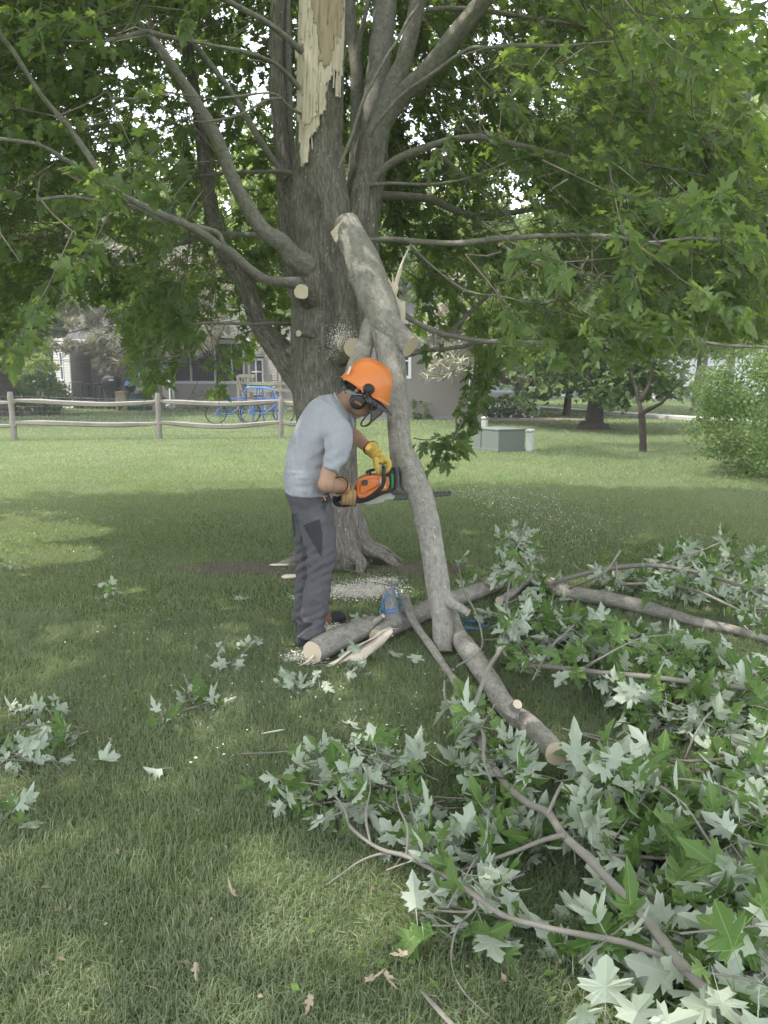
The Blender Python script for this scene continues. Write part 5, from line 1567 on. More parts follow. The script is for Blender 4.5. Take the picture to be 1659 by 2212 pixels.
# ================================================================== THE HUNG LIMB
def lin(a, b, t): return a + (b - a) * t
def limbY(v):
    """depth of the leaning limb at picture row v: a straight lean from the grass to the trunk"""
    y0, y1 = G(957, 1412).y, TY - .47
    z1 = P(745, 460, y1).z
    k = (CY - v) / F
    d = _fw + _up * k
    s = d.z / d.y
    # z = z1*t ; Y = y0+(y1-y0)t ; z = EYE + s*Y
    t = (EYE + s * y0) / (z1 - s * (y1 - y0))
    return y0 + (y1 - y0) * t
hung = thing('broken_limb', G(957, 1412), 'long broken maple limb leaning from the grass up against the trunk, being sawn through', 'limb')
def hpath(l):
    return pxpath([(u, v, w, limbY(v) + (dy[0] if dy else 0)) for u, v, w, *dy in l])
def hung_limb():
    L = [(748, 478, 50), (762, 520, 64), (787, 569, 68), (806, 627, 74), (826, 680, 72), (838, 735, 62), (845, 777, 58), (853, 830, 50), (858, 880, 47), (862, 930, 48), (868, 975, 50), (888, 1015, 52), (908, 1065, 53), (925, 1130, 50), (935, 1191, 51), (944, 1250, 55), (951, 1300, 52), (957, 1350, 46), (959, 1409, 42)]
    pts, rad = hpath(L)
    mb = MB()
    def rf(rr, th, s, t):
        x, y = np.cos(th), np.sin(th)
        knots = 0
        for ks, ka, kr, kh in ((.42, 4.5, .10, .020), (.62, 3.9, .09, .018), (1.25, 5.2, .12, .016), (1.9, 4.6, .10, .020), (2.15, 4.2, .14, .012), (2.95, 4.0, .1, .01)):
            dth = np.angle(np.exp(1j * (th - ka)))
            knots = knots + kh * np.exp(-((s - ks) / kr) ** 2 - (dth * rr[0] / kr) ** 2) * (1 + .5 * np.sin(40 * (s - ks)))
        return rr * (1 + .05 * (vnoise(x * 2, y * 2, s * 3) - .5)) + knots + .005 * (fbm(x * 4, y * 4, s * 9) - .5) + .003 * (vnoise(x * 9, y * 9, s * 3) - .5)
    mb.tube(pts, rad, 72, sub=22, rfun=rf, capmat=1)
    mb.obj('limb_wood', [MAT['bark_cut'], MAT['cut']], hung)
    # notch at the top: two sawn steps, as the photo shows
    Yt = limbY(490)
    def chunk(name, poly, y0, y1, mat):
        pts = [P(u, v, y0) for u, v in poly]
        V = [tuple(p) for p in pts] + [tuple(p + Vector((0, y1 - y0, 0))) for p in pts]
        n = len(pts)
        fs = [tuple(range(n))[::-1], tuple(range(n, 2 * n))] + [(i, (i + 1) % n, n + (i + 1) % n, n + i) for i in range(n)]
        me = mesh_from(name, V, fs, mat, None, False, {'bark': np.array(V)})
        o = bpy.data.objects.new(name, me); COL.objects.link(o); adopt(o, hung); return o
    chunk('cut_face', [(714, 502), (741, 471), (750, 477), (722, 519)], Yt - .085, Yt - .02, MAT['cut'])
    chunk('torn_wood', [(745, 478), (722, 519), (727, 524), (742, 492), (748, 481)], Yt - .095, Yt - .05, MAT['wood'])
    # lighter seam where the bark split along the limb
    mb = MB()
    L2 = [(745, 482), (765, 504), (782, 530), (796, 560), (806, 580)]
    mb.tube([P(u, v, limbY(v) - M(66, 5.2) / 2 * .93) for u, v in L2], [.004, .006, .005, .004, .001], 6, sub=4)
    mb.obj('torn_seam', MAT['wood'], hung)
    mb = MB()
    for L3 in ([(842, 790), (858, 830), (868, 880), (872, 930), (876, 960), (884, 985)], [(872, 965), (884, 1000), (897, 1030)], [(812, 650), (830, 700), (841, 735)], [(947, 1215), (957, 1255), (962, 1290)]):
        mb.tube([P(u, v, limbY(v) - M(48, limbY(v)) / 2 * .93) for u, v in L3], [.0015] + [.0036] * (len(L3) - 2) + [.0015], 5, sub=5)
    mb.obj('bark_crack', MAT['twig'], hung)
    # short sawn arm to the right
    Y = limbY(735)
    mb = MB()
    mb.tube([P(826, 688, Y), P(842, 706, Y - .02), P(866, 732, Y - .05), P(887, 749, Y - .09)], [M(26, Y), M(27, Y), M(25, Y), M(23, Y)], 40, sub=7, bump=.006, bsc=25, capmat=1)
    mb.obj('branch_stub', [MAT['bark_cut'], MAT['cut']], hung)
    # left arm bracing behind the helmet
    mb = MB(); Y = limbY(700)
    mb.tube([P(812, 690, Y + .03), P(802, 705, Y + .02), P(792, 735, Y - .03), P(782, 765, Y - .10), P(772, 795, Y - .18), P(764, 820, Y - .25)], [M(22, Y), M(20, Y), M(18, Y), M(20, Y), M(22, Y), M(22, Y)], 32, sub=7, bump=.007, bsc=25, capmat=1)
    mb.obj('side_branch', [MAT['bark_cut'], MAT['cut']], hung)
    # fork ending in a cut just left of the saw cut
    mb = MB()
    mb.tube([P(866, 925, limbY(925)), P(858, 960, limbY(960)), P(857, 1000, limbY(1000) + .02), P(858, 1035, limbY(1035) + .03), P(859, 1063, limbY(1063) + .03)], [M(18, 4.5), M(18, 4.5), M(15, 4.5), M(14, 4.5), M(13, 4.5)], 28, sub=6, bump=.004, capmat=1)
    mb.obj('side_branch', [MAT['bark_cut'], MAT['cut']], hung)
    mb = MB(); Y = limbY(1066)
    mb.tube([P(852, 1066, Y + .03), P(862, 1068, Y + .03), P(876, 1072, Y + .02)], [.012, .02, .006], 8, sub=3)
    # low crooked stub with a sawn end, right
    mb = MB(); Y = limbY(1290)
    mb.tube([P(948, 1282, Y), P(962, 1290, Y - .03), P(975, 1303, Y - .07), P(992, 1312, Y - .09), P(1012, 1324, Y - .12)], [M(17, Y), M(16, Y), M(13, Y), M(10, Y), M(9, Y)], 28, sub=6, bump=.004, capmat=1)
    mb.obj('branch_stub', [MAT['bark_cut'], MAT['cut']], hung)
    # torn pale wood on the far right side
    Y = limbY(640) + .02
    chunk('torn_wood', [(838, 598), (846, 612), (858, 606), (861, 622), (856, 640), (868, 652), (876, 650), (874, 675), (868, 712), (866, 730), (858, 700), (846, 655)], Y - .02, Y + .035, MAT['wood'])
    mb = MB()
    for l, w in ((((848, 650), (856, 608), (870, 565), (888, 526)), 20), (((858, 725), (862, 690), (858, 655), (850, 640)), 16), (((864, 728), (872, 695), (874, 660), (866, 648), (858, 655)), 10), (((846, 630), (849, 600), (844, 588)), 9), (((856, 620), (866, 588), (871, 570)), 8)):
        n = len(l)
        mb.tube([P(u, v, Y + .01 * i) for i, (u, v) in enumerate(l)], [M(w, Y) / 2 * (1 - .95 * (i / (n - 1)) ** 1.3) for i in range(n)], 7, sub=5, squash=.5)
    mb.obj('splinter', MAT['wood'], hung)
hung_limb()

# ================================================================== FALLEN WOOD
def gpath(l, default_z=None):
    """(u, v, width px[, height]) of things lying on the grass: centre line rests half a width up"""
    pts, rad = [], []
    for q in l:
        u, v, w = q[:3]
        r = M(w, G(u, v).y) / 2
        z = q[3] if len(q) > 3 else r * .92 + .012
        p = G(u, v, z)
        pts.append(p); rad.append(M(w, p.y) / 2)
    return pts, rad
def log(name, l, label, cat, mat='bark_cut', n=32, sub=8, group=None, parent=None, bump=.005, part='log_wood', capmat='cut'):
    pts, rad = gpath(l)
    root = parent or thing(name, (pts[0].x, pts[0].y, 0), label, cat, group)
    mb = MB(); mb.tube(pts, rad, n, sub=sub, bump=bump, bsc=26, capmat=1)
    mb.obj(part, [MAT[mat], MAT[capmat]], root)
    return root
lg = log('cut_log', [(674, 1409, 52, .07), (692, 1400, 54, .07), (724, 1384, 54, .072), (757, 1370, 52, .072), (790, 1356, 46, .075), (810, 1347, 38, .078)], 'pale barked log with a sawn end at the near boot of the worker', 'log', n=48)
mb = MB(); a = G(672, 1414, .055)
mb.tube([a + Vector((.01, -.02, .0)), a + Vector((-.015, -.05, -.02)), a + Vector((-.075, -.06, -.045))], [.016, .010, .001], 7, sub=4, squash=.5); mb.obj('splinter', MAT['wood'], lg)
mb = MB()
mb.tube([G(800, 1352, .09), G(812, 1342, .12), G(828, 1330, .16)], [.022, .017, .013], 12, sub=4, capmat=1); mb.obj('branch_stub', [MAT['bark_cut'], MAT['cut']], lg)
mb = MB()
mb.tube([G(798, 1338, .10), G(790, 1332, .11), G(784, 1330, .115)], [.016, .014, .012], 12, sub=3, capmat=1); mb.obj('branch_stub', [MAT['bark_cut'], MAT['cut']], lg)
# split slab beneath
def slab_split():
    root = thing('split_wood', G(780, 1410), 'pale split slab of maple wood lying beside the cut log', 'split wood')
    top = [(704, 1437, .03), (730, 1423, .055), (760, 1404, .065), (790, 1387, .07), (815, 1372, .075), (846, 1362, .085)]
    bot = [(776, 1433, .01), (790, 1423, .015), (800, 1414, .015), (812, 1400, .02), (826, 1388, .03), (848, 1366, .08)]
    V = []
    nx = 40; nyy = 8
    T = [G(*t) for t in top]; B = [G(*t) for t in bot]
    T, _ = spline(T, [1] * 6, 8); B, _ = spline(B, [1] * 6, 8)
    nx = len(T)
    for i in range(nx):
        for j in range(nyy):
            t = j / (nyy - 1)
            p = T[i].lerp(B[i], t)
            p += Vector((0, 0, .012 * math.sin(math.pi * t) - .01 * (abs(t - .42) < .08) + .006 * (float(vnoise(i * .15, j * 1.7, 2)) - .5)))
            V.append(p)
    fs = [(i * nyy + j, i * nyy + j + 1, (i + 1) * nyy + j + 1, (i + 1) * nyy + j) for i in range(nx - 1) for j in range(nyy - 1)]
    att = np.array([(j * .02, i * .002, i * .012) for i in range(nx) for j in range(nyy)])
    me = mesh_from('slab', V, fs, MAT['wood'], None, True, {'bark': att})
    o = bpy.data.objects.new('slab', me); COL.objects.link(o); m = o.modifiers.new('s', 'SOLIDIFY'); m.thickness = .02; m.offset = 1; adopt(o, root)
    mb = MB()
    mb.tube([G(722, 1438, .04), G(752, 1415, .068), G(785, 1393, .078), G(815, 1377, .08)], [.002, .006, .006, .002], 5, sub=6); mb.obj('crack', MAT['twig'], root)
    mb = MB()
    for u, v, du, dv in ((838, 1362, 12, 4), (842, 1366, 8, 9), (780, 1432, 10, -4), (846, 1358, 14, 0)):
        mb.tube([G(u, v, .08), G(u + du, v + dv, .085)], [.004, .0008], 5)
    mb.obj('splinter', MAT['wood'], root)
slab_split()
lb = log('fallen_limb', [(812, 1376, 36, .05), (838, 1358, 42, .055), (878, 1338, 44, .06), (925, 1317, 42, .06), (983, 1294, 38, .06), (1022, 1281, 36, .06), (1060, 1265, 34, .06), (1078, 1260, 30, .06)], 'grey limb lying behind the foot of the leaning limb, blue rope tied to its stub', 'limb', n=44)
mb = MB()
mb.tube([G(850, 1345, .08), P(846, 1326, G(850, 1345, .08).y), P(843, 1300, G(850, 1345, .08).y + .01), P(841, 1270, G(850, 1345, .08).y + .02)], [.062, .042, .034, .030], 36, sub=8, bump=.005, capmat=1)
mb.obj('branch_stub', [MAT['bark_cut'], MAT['cut']], lb)
mb = MB(); mb.tube([G(1058, 1268, .08), G(1066, 1250, .13), G(1071, 1240, .16)], [.05, .035, .028], 20, sub=4, capmat=1, bump=.005); mb.obj('branch_stub', [MAT['bark_cut'], MAT['cut']], lb)
l2 = log('fallen_limb', [(972, 1318, 30, .17), (978, 1342, 36, .12), (988, 1370, 41, .075), (1008, 1400, 46), (1033, 1433, 48), (1058, 1472, 47), (1080, 1508, 47), (1105, 1538, 48), (1141, 1565, 50), (1172, 1597, 52, .085), (1202, 1629, 54, .115)], 'thick limb with a round pale sawn end pointing at the camera among the leaves', 'limb', n=48)
mb = MB()
mb.tube([G(1102, 1545, .09), G(1110, 1530, .12), G(1118, 1521, .15)], [.04, .026, .020], 18, sub=4, capmat=1); mb.obj('branch_stub', [MAT['bark_cut'], MAT['cut']], l2)
log('fallen_limb', [(1078, 1298, 18, .06), (1102, 1284, 16, .05), (1141, 1252, 26, .06), (1190, 1268, 30), (1231, 1281, 32), (1290, 1290, 33), (1349, 1302, 33), (1400, 1315, 31), (1443, 1327, 28), (1510, 1345, 24), (1584, 1360, 20), (1680, 1388, 16)], 'long grey limb half buried in leaves at the back right of the brush pile', 'limb', n=32)
log('cut_branch', [(876, 1290, 17, .16), (884, 1320, 19, .13), (900, 1352, 19, .09), (924, 1386, 19, .06), (950, 1425, 18), (978, 1464, 18)], 'straight thin branch crossing over the grey limb in front of the leaning limb', 'branch', n=20, sub=6)

MAT['rope'] = plain('blue_rope', (0.10, 0.22, 0.46), 0.6, 0.3, .2, 60)
rp = thing('blue_rope', G(845, 1330), 'blue braided rope looped round the stub of the fallen limb', 'rope')
Yr = G(850, 1345, .08).y
mb = MB()
for k, v in enumerate((1316, 1320, 1313)):
    pts = []
    for i in range(25):
        a = 2 * math.pi * i / 24
        pts.append(P(844, v, Yr) + Vector((.041 * math.cos(a), .041 * math.sin(a), .006 * math.sin(a + k))))
    mb.tube(pts, [.0036] * 25, 6, caps=False)
mb.obj('knot', MAT['rope'], rp)
mb = MB()
mb.tube([P(823, 1314, Yr - .03), P(828, 1296, Yr - .05), P(838, 1279, Yr - .05), P(848, 1269, Yr - .04), P(856, 1272, Yr - .03), P(864, 1292, Yr), P(870, 1315, Yr + .03), G(872, 1330, .1)], [.0036] * 8, 6, sub=8)
mb.tube([P(826, 1318, Yr - .04), P(830, 1303, Yr - .05), P(840, 1290, Yr - .05), P(850, 1286, Yr - .045), P(856, 1298, Yr - .04), P(858, 1314, Yr - .035)], [.0036] * 6, 6, sub=8)
mb.tube([P(823, 1314, Yr - .03), P(821, 1322, Yr - .035), P(828, 1330, Yr - .05)], [.0036] * 3, 6, sub=5)
mb.obj('loop', MAT['rope'], rp)
rp2 = thing('blue_rope', G(1020, 1345), 'blue rope coiled loosely on the grass right of the leaning limb', 'rope')
mb = MB(); pts = []
for i in range(70):
    a = i * .42
    u = 1018 + (18 + .35 * i) * math.cos(a) + 4 * math.sin(2.7 * i); v = 1350 + (5 + .06 * i) * math.sin(a)
    pts.append(G(u, v, .025 + .01 * math.sin(i * 1.7)))
mb.tube(pts, [.0036] * 70, 5, sub=3)
mb.tube([G(985, 1330, .05), G(1005, 1334, .03), G(1030, 1336, .03), G(1055, 1350, .03)], [.0036] * 4, 5, sub=5)
mb.obj('coil', MAT['rope'], rp2)

# ---------------------------------------------------------------- leafy cut branches
def brush_twigs(mb, paths):
    for l in paths:
        pts, rad = gpath([(u, v, w, z) for u, v, w, z in l])
        mb.tube(pts, rad, 10, sub=6, bump=.0015, bsc=60)
PILES_GRASS = [[(1180, 1440), (1330, 1500), (1340, 1600), (1240, 1560)], [(1330, 1590), (1420, 1560), (1560, 1610), (1500, 1660)]]
CLEAR = [([(986, 1366), (1033, 1433), (1080, 1508), (1141, 1565), (1203, 1626)], 62), ([(1231, 1281), (1349, 1302), (1443, 1327), (1584, 1360)], 42),
         ([(1050, 1635), (1099, 1701), (1184, 1757), (1264, 1847), (1349, 1936), (1466, 2077)], 26), ([(878, 1850), (1019, 1927), (1170, 2000), (1349, 2035), (1457, 2073)], 26), ([(1367, 1850), (1480, 1855), (1659, 1870)], 22)]
def seg_d(u, v, l):
    best = 1e9
    for (a, b), (c, d) in zip(l[:-1], l[1:]):
        L2 = (c - a) ** 2 + (d - b) ** 2
        t = max(0, min(1, ((u - a) * (c - a) + (v - b) * (d - b)) / L2))
        best = min(best, math.hypot(u - a - t * (c - a), v - b - t * (d - b)))
    return best
def fill(polys, ncl, zr, per, size, flip=.58, up=.25, upright=.35):
    """leaf clusters over picture regions, standing zr metres above the grass"""
    C = []
    tries = 0
    us = [p[0] for poly in polys for p in poly]; vs = [p[1] for poly in polys for p in poly]
    while len(C) < ncl and tries < ncl * 40:
        tries += 1
        u = random.uniform(min(us), max(us)); v = random.uniform(min(vs), max(vs))
        if not any(in_poly(np.array([u]), np.array([v]), p)[0] for p in polys): continue
        if any(in_poly(np.array([u]), np.array([v]), p)[0] for p in PILES_GRASS) and random.random() < .85: continue
        z = zr[0] + (zr[1] - zr[0]) * .62 * random.random() ** 1.6
        # keep clear of the cut log face and the leaning limb
        if 1165 < u < 1240 and 1585 < v < 1690 and z > .0: continue
        if 925 < u < 1000 and v < 1430: continue
        c = G(u, v, z)
        if any(seg_d(u, v, l) < w and random.random() < .93 for l, w in CLEAR): continue
        if math.hypot(u - 1205, (v - 1650) * .8) < 82: continue
        C.append(c)
    pos, dr, nr, sc, tw = [], [], [], [], []
    for c in C:
        ax = Vector((RNG.normal(0, 1), RNG.normal(0, 1), RNG.normal(up, .35))).normalized()
        tw.append((c - ax * .16 - Vector((0, 0, .03)), c, c + ax * .05))
        m = max(3, int(per * (.6 + .8 * random.random())))
        for k in range(m):
            d = (Vector(RNG.normal(0, 1, 3)) * .75 + ax * .8 + Vector((0, 0, -.28))).normalized()
            s = size * (.45 + .52 * random.random() ** .8)
            q = c + ax * random.uniform(-.10, .04) + d * s * .55
            if q.z < .012: q.z = .012 + random.random() * .03; d.z = max(d.z, .05)
            nn = Vector((RNG.normal(0, .75), RNG.normal(-.15, .75), 1 - upright * random.random()))
            if random.random() < flip: nn = -nn
            pos.append(q[:]); dr.append(d[:]); nr.append(nn[:]); sc.append(s)
    pos = np.array(pos); Rm = frames(np.array(dr), np.array(nr))
    return pos, Rm, np.array(sc), tw
def brush(name, base, label, paths, fills, cat='branch'):
    root = thing(name, base, label, cat)
    mb = MB(); brush_twigs(mb, paths[:1]); mb.obj('stem', MAT['twig_pale'], root)
    for l in paths[1:]:
        mb = MB(); brush_twigs(mb, [l]); mb.obj('side_branch', MAT['twig_pale'], root)
    Pp, Rr, Ss = [], [], []
    mb = MB()
    for f in fills:
        p, r, s, tw = fill(*f)
        Pp.append(p); Rr.append(r); Ss.append(s)
        for a, b, c in tw:
            a.z = max(a.z, .006)
            mb.tube([a, b, c], [.0035, .0025, .0012], 4, caps=False)
    mb.obj('twigs', MAT['twig_pale'], root)['kind'] = 'stuff'
    leaf_objs(root, np.concatenate(Pp), np.concatenate(Rr), np.concatenate(Ss), MAT['leaf_cut'], 290)
    return root
brush('leafy_branch', G(1050, 1630), 'longest leafy branch running from the log end to the lower right corner',
      [[(978, 1464, 18, .07), (998, 1502, 17, .10), (1019, 1537, 17, .12), (1034, 1585, 17, .13), (1055, 1638, 18, .14), (1099, 1701, 18, .15), (1140, 1735, 18, .16), (1184, 1757, 19, .17), (1217, 1804, 20, .18), (1264, 1847, 22, .20), (1305, 1890, 21, .20), (1349, 1936, 23, .20), (1410, 2002, 26, .2), (1466, 2077, 29, .2), (1537, 2148, 31, .2), (1620, 2225, 34, .2)],
       [(1019, 1537, 12, .12), (1030, 1510, 11, .16), (1052, 1450, 10, .24), (1070, 1420, 9, .30), (1090, 1395, 6, .36)],
       [(1030, 1560, 9, .14), (1045, 1590, 9, .2), (1045, 1640, 8, .2), (1062, 1690, 6, .2)],
       [(1217, 1804, 13, .2), (1170, 1816, 11, .16), (1104, 1842, 10, .14), (1050, 1860, 9, .12), (995, 1880, 8, .09), (960, 1872, 4, .08)],
       [(1184, 1757, 8, .2), (1200, 1720, 7, .25), (1215, 1690, 5, .3)],
       [(960, 1470, 4, .2), (962, 1510, 4, .16), (985, 1550, 4, .14), (1015, 1590, 5, .13), (1050, 1620, 5, .14), (1080, 1680, 5, .15)]],
      [([[(1000, 1640), (1130, 1660), (1280, 1690), (1420, 1760), (1450, 1900), (1300, 1860), (1180, 1830), (1090, 1790), (1020, 1740)]], 52, (.03, .24), 8, .115),
       ([[(1230, 1850), (1450, 1900), (1659, 1980), (1659, 2212), (1580, 2212), (1440, 2080), (1340, 1990)]], 40, (.04, .30), 8, .12),
       ([[(1000, 1470), (1070, 1480), (1150, 1640), (1120, 1720), (1030, 1640)]], 14, (.12, .28), 6, .11)])
brush('leafy_branch', G(900, 1860), 'slender leafy branch sweeping from the pale left spray across the lower middle',
      [[(744, 1755, 7, .10), (752, 1780, 8, .10), (790, 1815, 9, .10), (830, 1837, 10, .10), (878, 1850, 11, .11), (948, 1886, 12, .12), (1019, 1929, 12, .13), (1085, 1976, 13, .14), (1170, 2001, 14, .15), (1254, 2018, 15, .16), (1349, 2036, 16, .17), (1457, 2074, 16, .18), (1475, 2085, 14, .18)],
       [(870, 1843, 7, .11), (820, 1845, 6, .08), (775, 1862, 5, .05), (735, 1890, 4, .03), (705, 1912, 3, .02)],
       [(1028, 1940, 8, .12), (1020, 1968, 6, .1), (960, 1968, 5, .06), (905, 1962, 3, .04)],
       [(1020, 1968, 6, .1), (985, 2010, 5, .06), (975, 2080, 4, .04), (1000, 2140, 4, .03), (1050, 2190, 4, .02), (1100, 2225, 4, .02)],
       [(752, 1780, 6, .1), (740, 1740, 5, .14), (700, 1700, 4, .14), (640, 1690, 3, .12), (600, 1695, 2, .1)],
       [(800, 1820, 5, .1), (790, 1760, 5, .16), (800, 1700, 4, .2), (790, 1650, 3, .22)],
       [(878, 1850, 5, .11), (880, 1790, 5, .18), (860, 1740, 4, .22), (855, 1700, 3, .24)]],
      [([[(640, 1640), (740, 1590), (920, 1640), (940, 1760), (860, 1800), (740, 1770), (650, 1720)]], 34, (.05, .24), 6, .10),
       ([[(570, 1690), (660, 1680), (680, 1730), (620, 1725)]], 5, (.04, .14), 4, .09),
       ([[(870, 1790), (1030, 1830), (1090, 1930), (980, 1900), (900, 1870)]], 14, (.06, .24), 6, .11),
       ([[(870, 1900), (960, 1930), (1090, 1990), (1300, 2040), (1400, 2090), (1250, 2110), (1060, 2080), (930, 2010)]], 12, (.02, .14), 5, .115)])
brush('leafy_branch', G(1200, 1400), 'green leafy bough filling the middle of the brush pile behind the sawn limb end',
      [[(1100, 1440, 10, .1), (1180, 1440, 12, .14), (1290, 1452, 12, .18), (1400, 1462, 12, .2), (1510, 1475, 12, .2), (1600, 1485, 12, .2), (1700, 1500, 12, .2)],
       [(1086, 1400, 5, .2), (1092, 1340, 7, .2), (1098, 1270, 5, .28), (1110, 1200, 4, .42), (1125, 1165, 5, .5), (1135, 1130, 3, .55)],
       [(985, 1440, 4, .1), (1040, 1400, 4, .16), (1030, 1330, 4, .24), (1000, 1270, 4, .3), (990, 1210, 3, .36)],
       [(1250, 1450, 6, .16), (1300, 1420, 5, .26), (1380, 1380, 4, .32), (1460, 1370, 3, .34)],
       [(1150, 1470, 4, .1), (1190, 1400, 4, .24), (1240, 1350, 3, .34)]],
      [([[(1040, 1330), (1200, 1290), (1420, 1340), (1600, 1400), (1659, 1430), (1659, 1540), (1420, 1520), (1240, 1470), (1100, 1440)]], 122, (.04, .36), 8, .105, .40),
       ([[(1090, 1130), (1160, 1120), (1190, 1220), (1170, 1330), (1080, 1330)]], 20, (.25, .75), 6, .09),
       ([[(975, 1190), (1010, 1180), (1020, 1280), (985, 1290)]], 4, (.1, .2), 4, .10)])
brush('leafy_branch', G(1500, 1250), 'silvery leafy bough heaped behind the long back limb at the right edge',
      [[(1180, 1262, 8, .1), (1260, 1240, 11, .16), (1340, 1225, 11, .22), (1420, 1222, 10, .26), (1520, 1240, 9, .28), (1600, 1265, 8, .28), (1700, 1280, 8, .28)],
       [(1340, 1262, 7, .14), (1420, 1262, 7, .2), (1500, 1275, 7, .24), (1580, 1310, 6, .24), (1680, 1360, 5, .24)],
       [(1230, 1270, 5, .1), (1300, 1240, 6, .26), (1340, 1190, 4, .36)],
       [(1330, 1215, 4, .3), (1332, 1235, 4, .26), (1330, 1260, 4, .2)],
       [(1420, 1222, 5, .26), (1500, 1195, 4, .36), (1560, 1170, 3, .42)]],
      [([[(1380, 1220), (1440, 1190), (1560, 1150), (1659, 1180), (1659, 1380), (1500, 1330), (1380, 1290)]], 62, (.08, .44), 8, .11, .78),
       ([[(1160, 1255), (1290, 1240), (1390, 1250), (1390, 1300), (1240, 1285)]], 18, (.06, .26), 6, .10, .7)])
brush('leafy_branch', G(1580, 1700), 'grey-green leafy tangle at the right edge in front of the green bough',
      [[(1720, 1690, 9, .16), (1600, 1640, 9, .14), (1518, 1612, 10, .07), (1470, 1575, 10, .06), (1414, 1537, 9, .05)],
       [(1700, 1560, 8, .22), (1640, 1470, 9, .24), (1610, 1420, 7, .26)],
       [(1240, 1580, 5, .05), (1330, 1600, 5, .08), (1450, 1640, 6, .12), (1560, 1640, 6, .16), (1700, 1620, 6, .16)],
       [(1215, 1574, 5, .06), (1300, 1600, 6, .06), (1380, 1625, 7, .08), (1480, 1655, 8, .1), (1600, 1700, 8, .12), (1700, 1740, 8, .12)],
       [(1480, 1640, 4, .1), (1500, 1590, 4, .2), (1530, 1540, 3, .28)]],
      [([[(1290, 1490), (1659, 1440), (1659, 1620), (1520, 1600), (1420, 1550), (1330, 1530)]], 38, (.04, .28), 8, .11, .7),
       ([[(1560, 1600), (1659, 1600), (1659, 1760), (1580, 1700)]], 16, (.06, .26), 7, .11, .6)])
brush('leafy_branch', G(1500, 1800), 'dark green leafy bough beside the longest branch near the right edge',
      [[(1720, 1870, 12, .14), (1600, 1862, 12, .14), (1480, 1855, 11, .14), (1367, 1850, 10, .13), (1300, 1846, 6, .12)],
       [(1720, 1725, 9, .18), (1600, 1760, 9, .18), (1500, 1790, 8, .16), (1420, 1800, 5, .16)],
       [(1560, 1862, 8, .14), (1520, 1800, 7, .22), (1480, 1740, 5, .3), (1430, 1700, 4, .32)],
       [(1659, 1760, 6, .2), (1560, 1700, 6, .24), (1450, 1680, 4, .3)]],
      [([[(1250, 1640), (1400, 1660), (1659, 1740), (1659, 1990), (1450, 1900), (1330, 1800)]], 84, (.04, .34), 8, .115, .34),
       ([[(1659, 1960), (1659, 2212), (1600, 2212), (1560, 2050)]], 8, (.15, .4), 6, .12)])
# near sprig whose leaves catch the sun at the bottom edge
def near_sprig():
    root = thing('leaf_sprig', G(1330, 2205), 'sprig with a large sunlit pale maple leaf at the bottom edge', 'leaf sprig')
    spec = [(1308, 2165, .20, (0, .25, .97), .105, 0), (1365, 2212, .20, (.3, .1, .9), .10, 1), (1262, 2212, .15, (-.3, .2, .9), .08, 4), (1420, 2225, .18, (.8, .2, .4), .085, 2)]
    pos = []; dr = []; nr = []; sc = []
    mb = MB()
    b = G(1330, 2260, .03)
    for u, v, z, d, s, k in spec:
        p = G(u, v, z)
        pos.append(p[:]); dr.append(d); nr.append((RNG.normal(0, .1), .75, -.6)); sc.append(s)
        mb.tube([b, p - Vector(d) * .05, p], [.003, .0018, .0014], 5, sub=4)
    mb.obj('stem', MAT['twig_pale'], root)
    leaf_objs(root, np.array(pos), frames(np.array(dr), np.array(nr)), np.array(sc), MAT['leaf_cut'], 20)
near_sprig()
def ground_sprig(polys, n, label, per=5, size=.095, stem=None, zr=(.02, .08)):
    us = [p[0] for p in polys[0]]; vs = [p[1] for p in polys[0]]
    root = thing('leaf_sprig', G(sum(us) / len(us), sum(vs) / len(vs)), label, 'leaf sprig')
    p, r, s, tw = fill(polys, n, zr, per, size, .8, .05, .2)
    mb = MB()
    for a, b, c in tw:
        a.z = max(a.z, .01); mb.tube([a, b, c], [.003, .002, .001], 4, caps=False)
    if stem:
        mb.tube([G(u, v, .03) for u, v in stem], [.004] * len(stem), 6, sub=4)
    mb.obj('stem', MAT['twig_pale'], root)
    leaf_objs(root, p, r, s, MAT['leaf_cut'], 100)
ground_sprig([[(-10, 1590), (90, 1560), (180, 1570), (170, 1640), (60, 1650), (-10, 1640)]], 14, 'large pile of pale wilted maple leaves at the left edge', 6, .085, [(30, 1610), (100, 1605), (190, 1580)])
ground_sprig([[(40, 1530), (130, 1505), (145, 1550), (60, 1560)]], 5, 'smaller leaf clump just above the large pile at the left edge', 5, .08)
ground_sprig([[(370, 1500), (480, 1490), (470, 1540), (380, 1550)]], 6, 'pale leaf sprig lying on grass left of the log end', 5, .085, [(380, 1540), (470, 1510)])
ground_sprig([[(310, 1545), (390, 1550), (385, 1575), (315, 1575)]], 2, 'pair of pale leaves just below the sprig on the left lawn', 3, .09)
ground_sprig([[(590, 1465), (690, 1455), (700, 1490), (600, 1500)]], 5, 'leaf sprig in front of the cut log', 5, .085)
ground_sprig([[(450, 1400), (540, 1390), (540, 1420), (470, 1430)]], 4, 'green and pale leaves on the grass left of the near boot', 4, .085)
ground_sprig([[(-10, 1700), (70, 1740), (60, 1810), (-10, 1810)]], 4, 'few pale curled leaves at the left edge below the large pile', 3, .085)
ground_sprig([[(150, 1270), (260, 1260), (260, 1290), (170, 1300)]], 3, 'small leaf clump far left in the shade', 4, .08)
ground_sprig([[(740, 1325), (800, 1335), (790, 1355), (750, 1350)]], 4, 'green leaves tucked between the far boot and the cut log', 4, .08)
ground_sprig([[(700, 1200), (790, 1205), (800, 1235), (710, 1230)]], 7, 'leafy weeds and sprigs at the foot of the trunk', 4, .07)
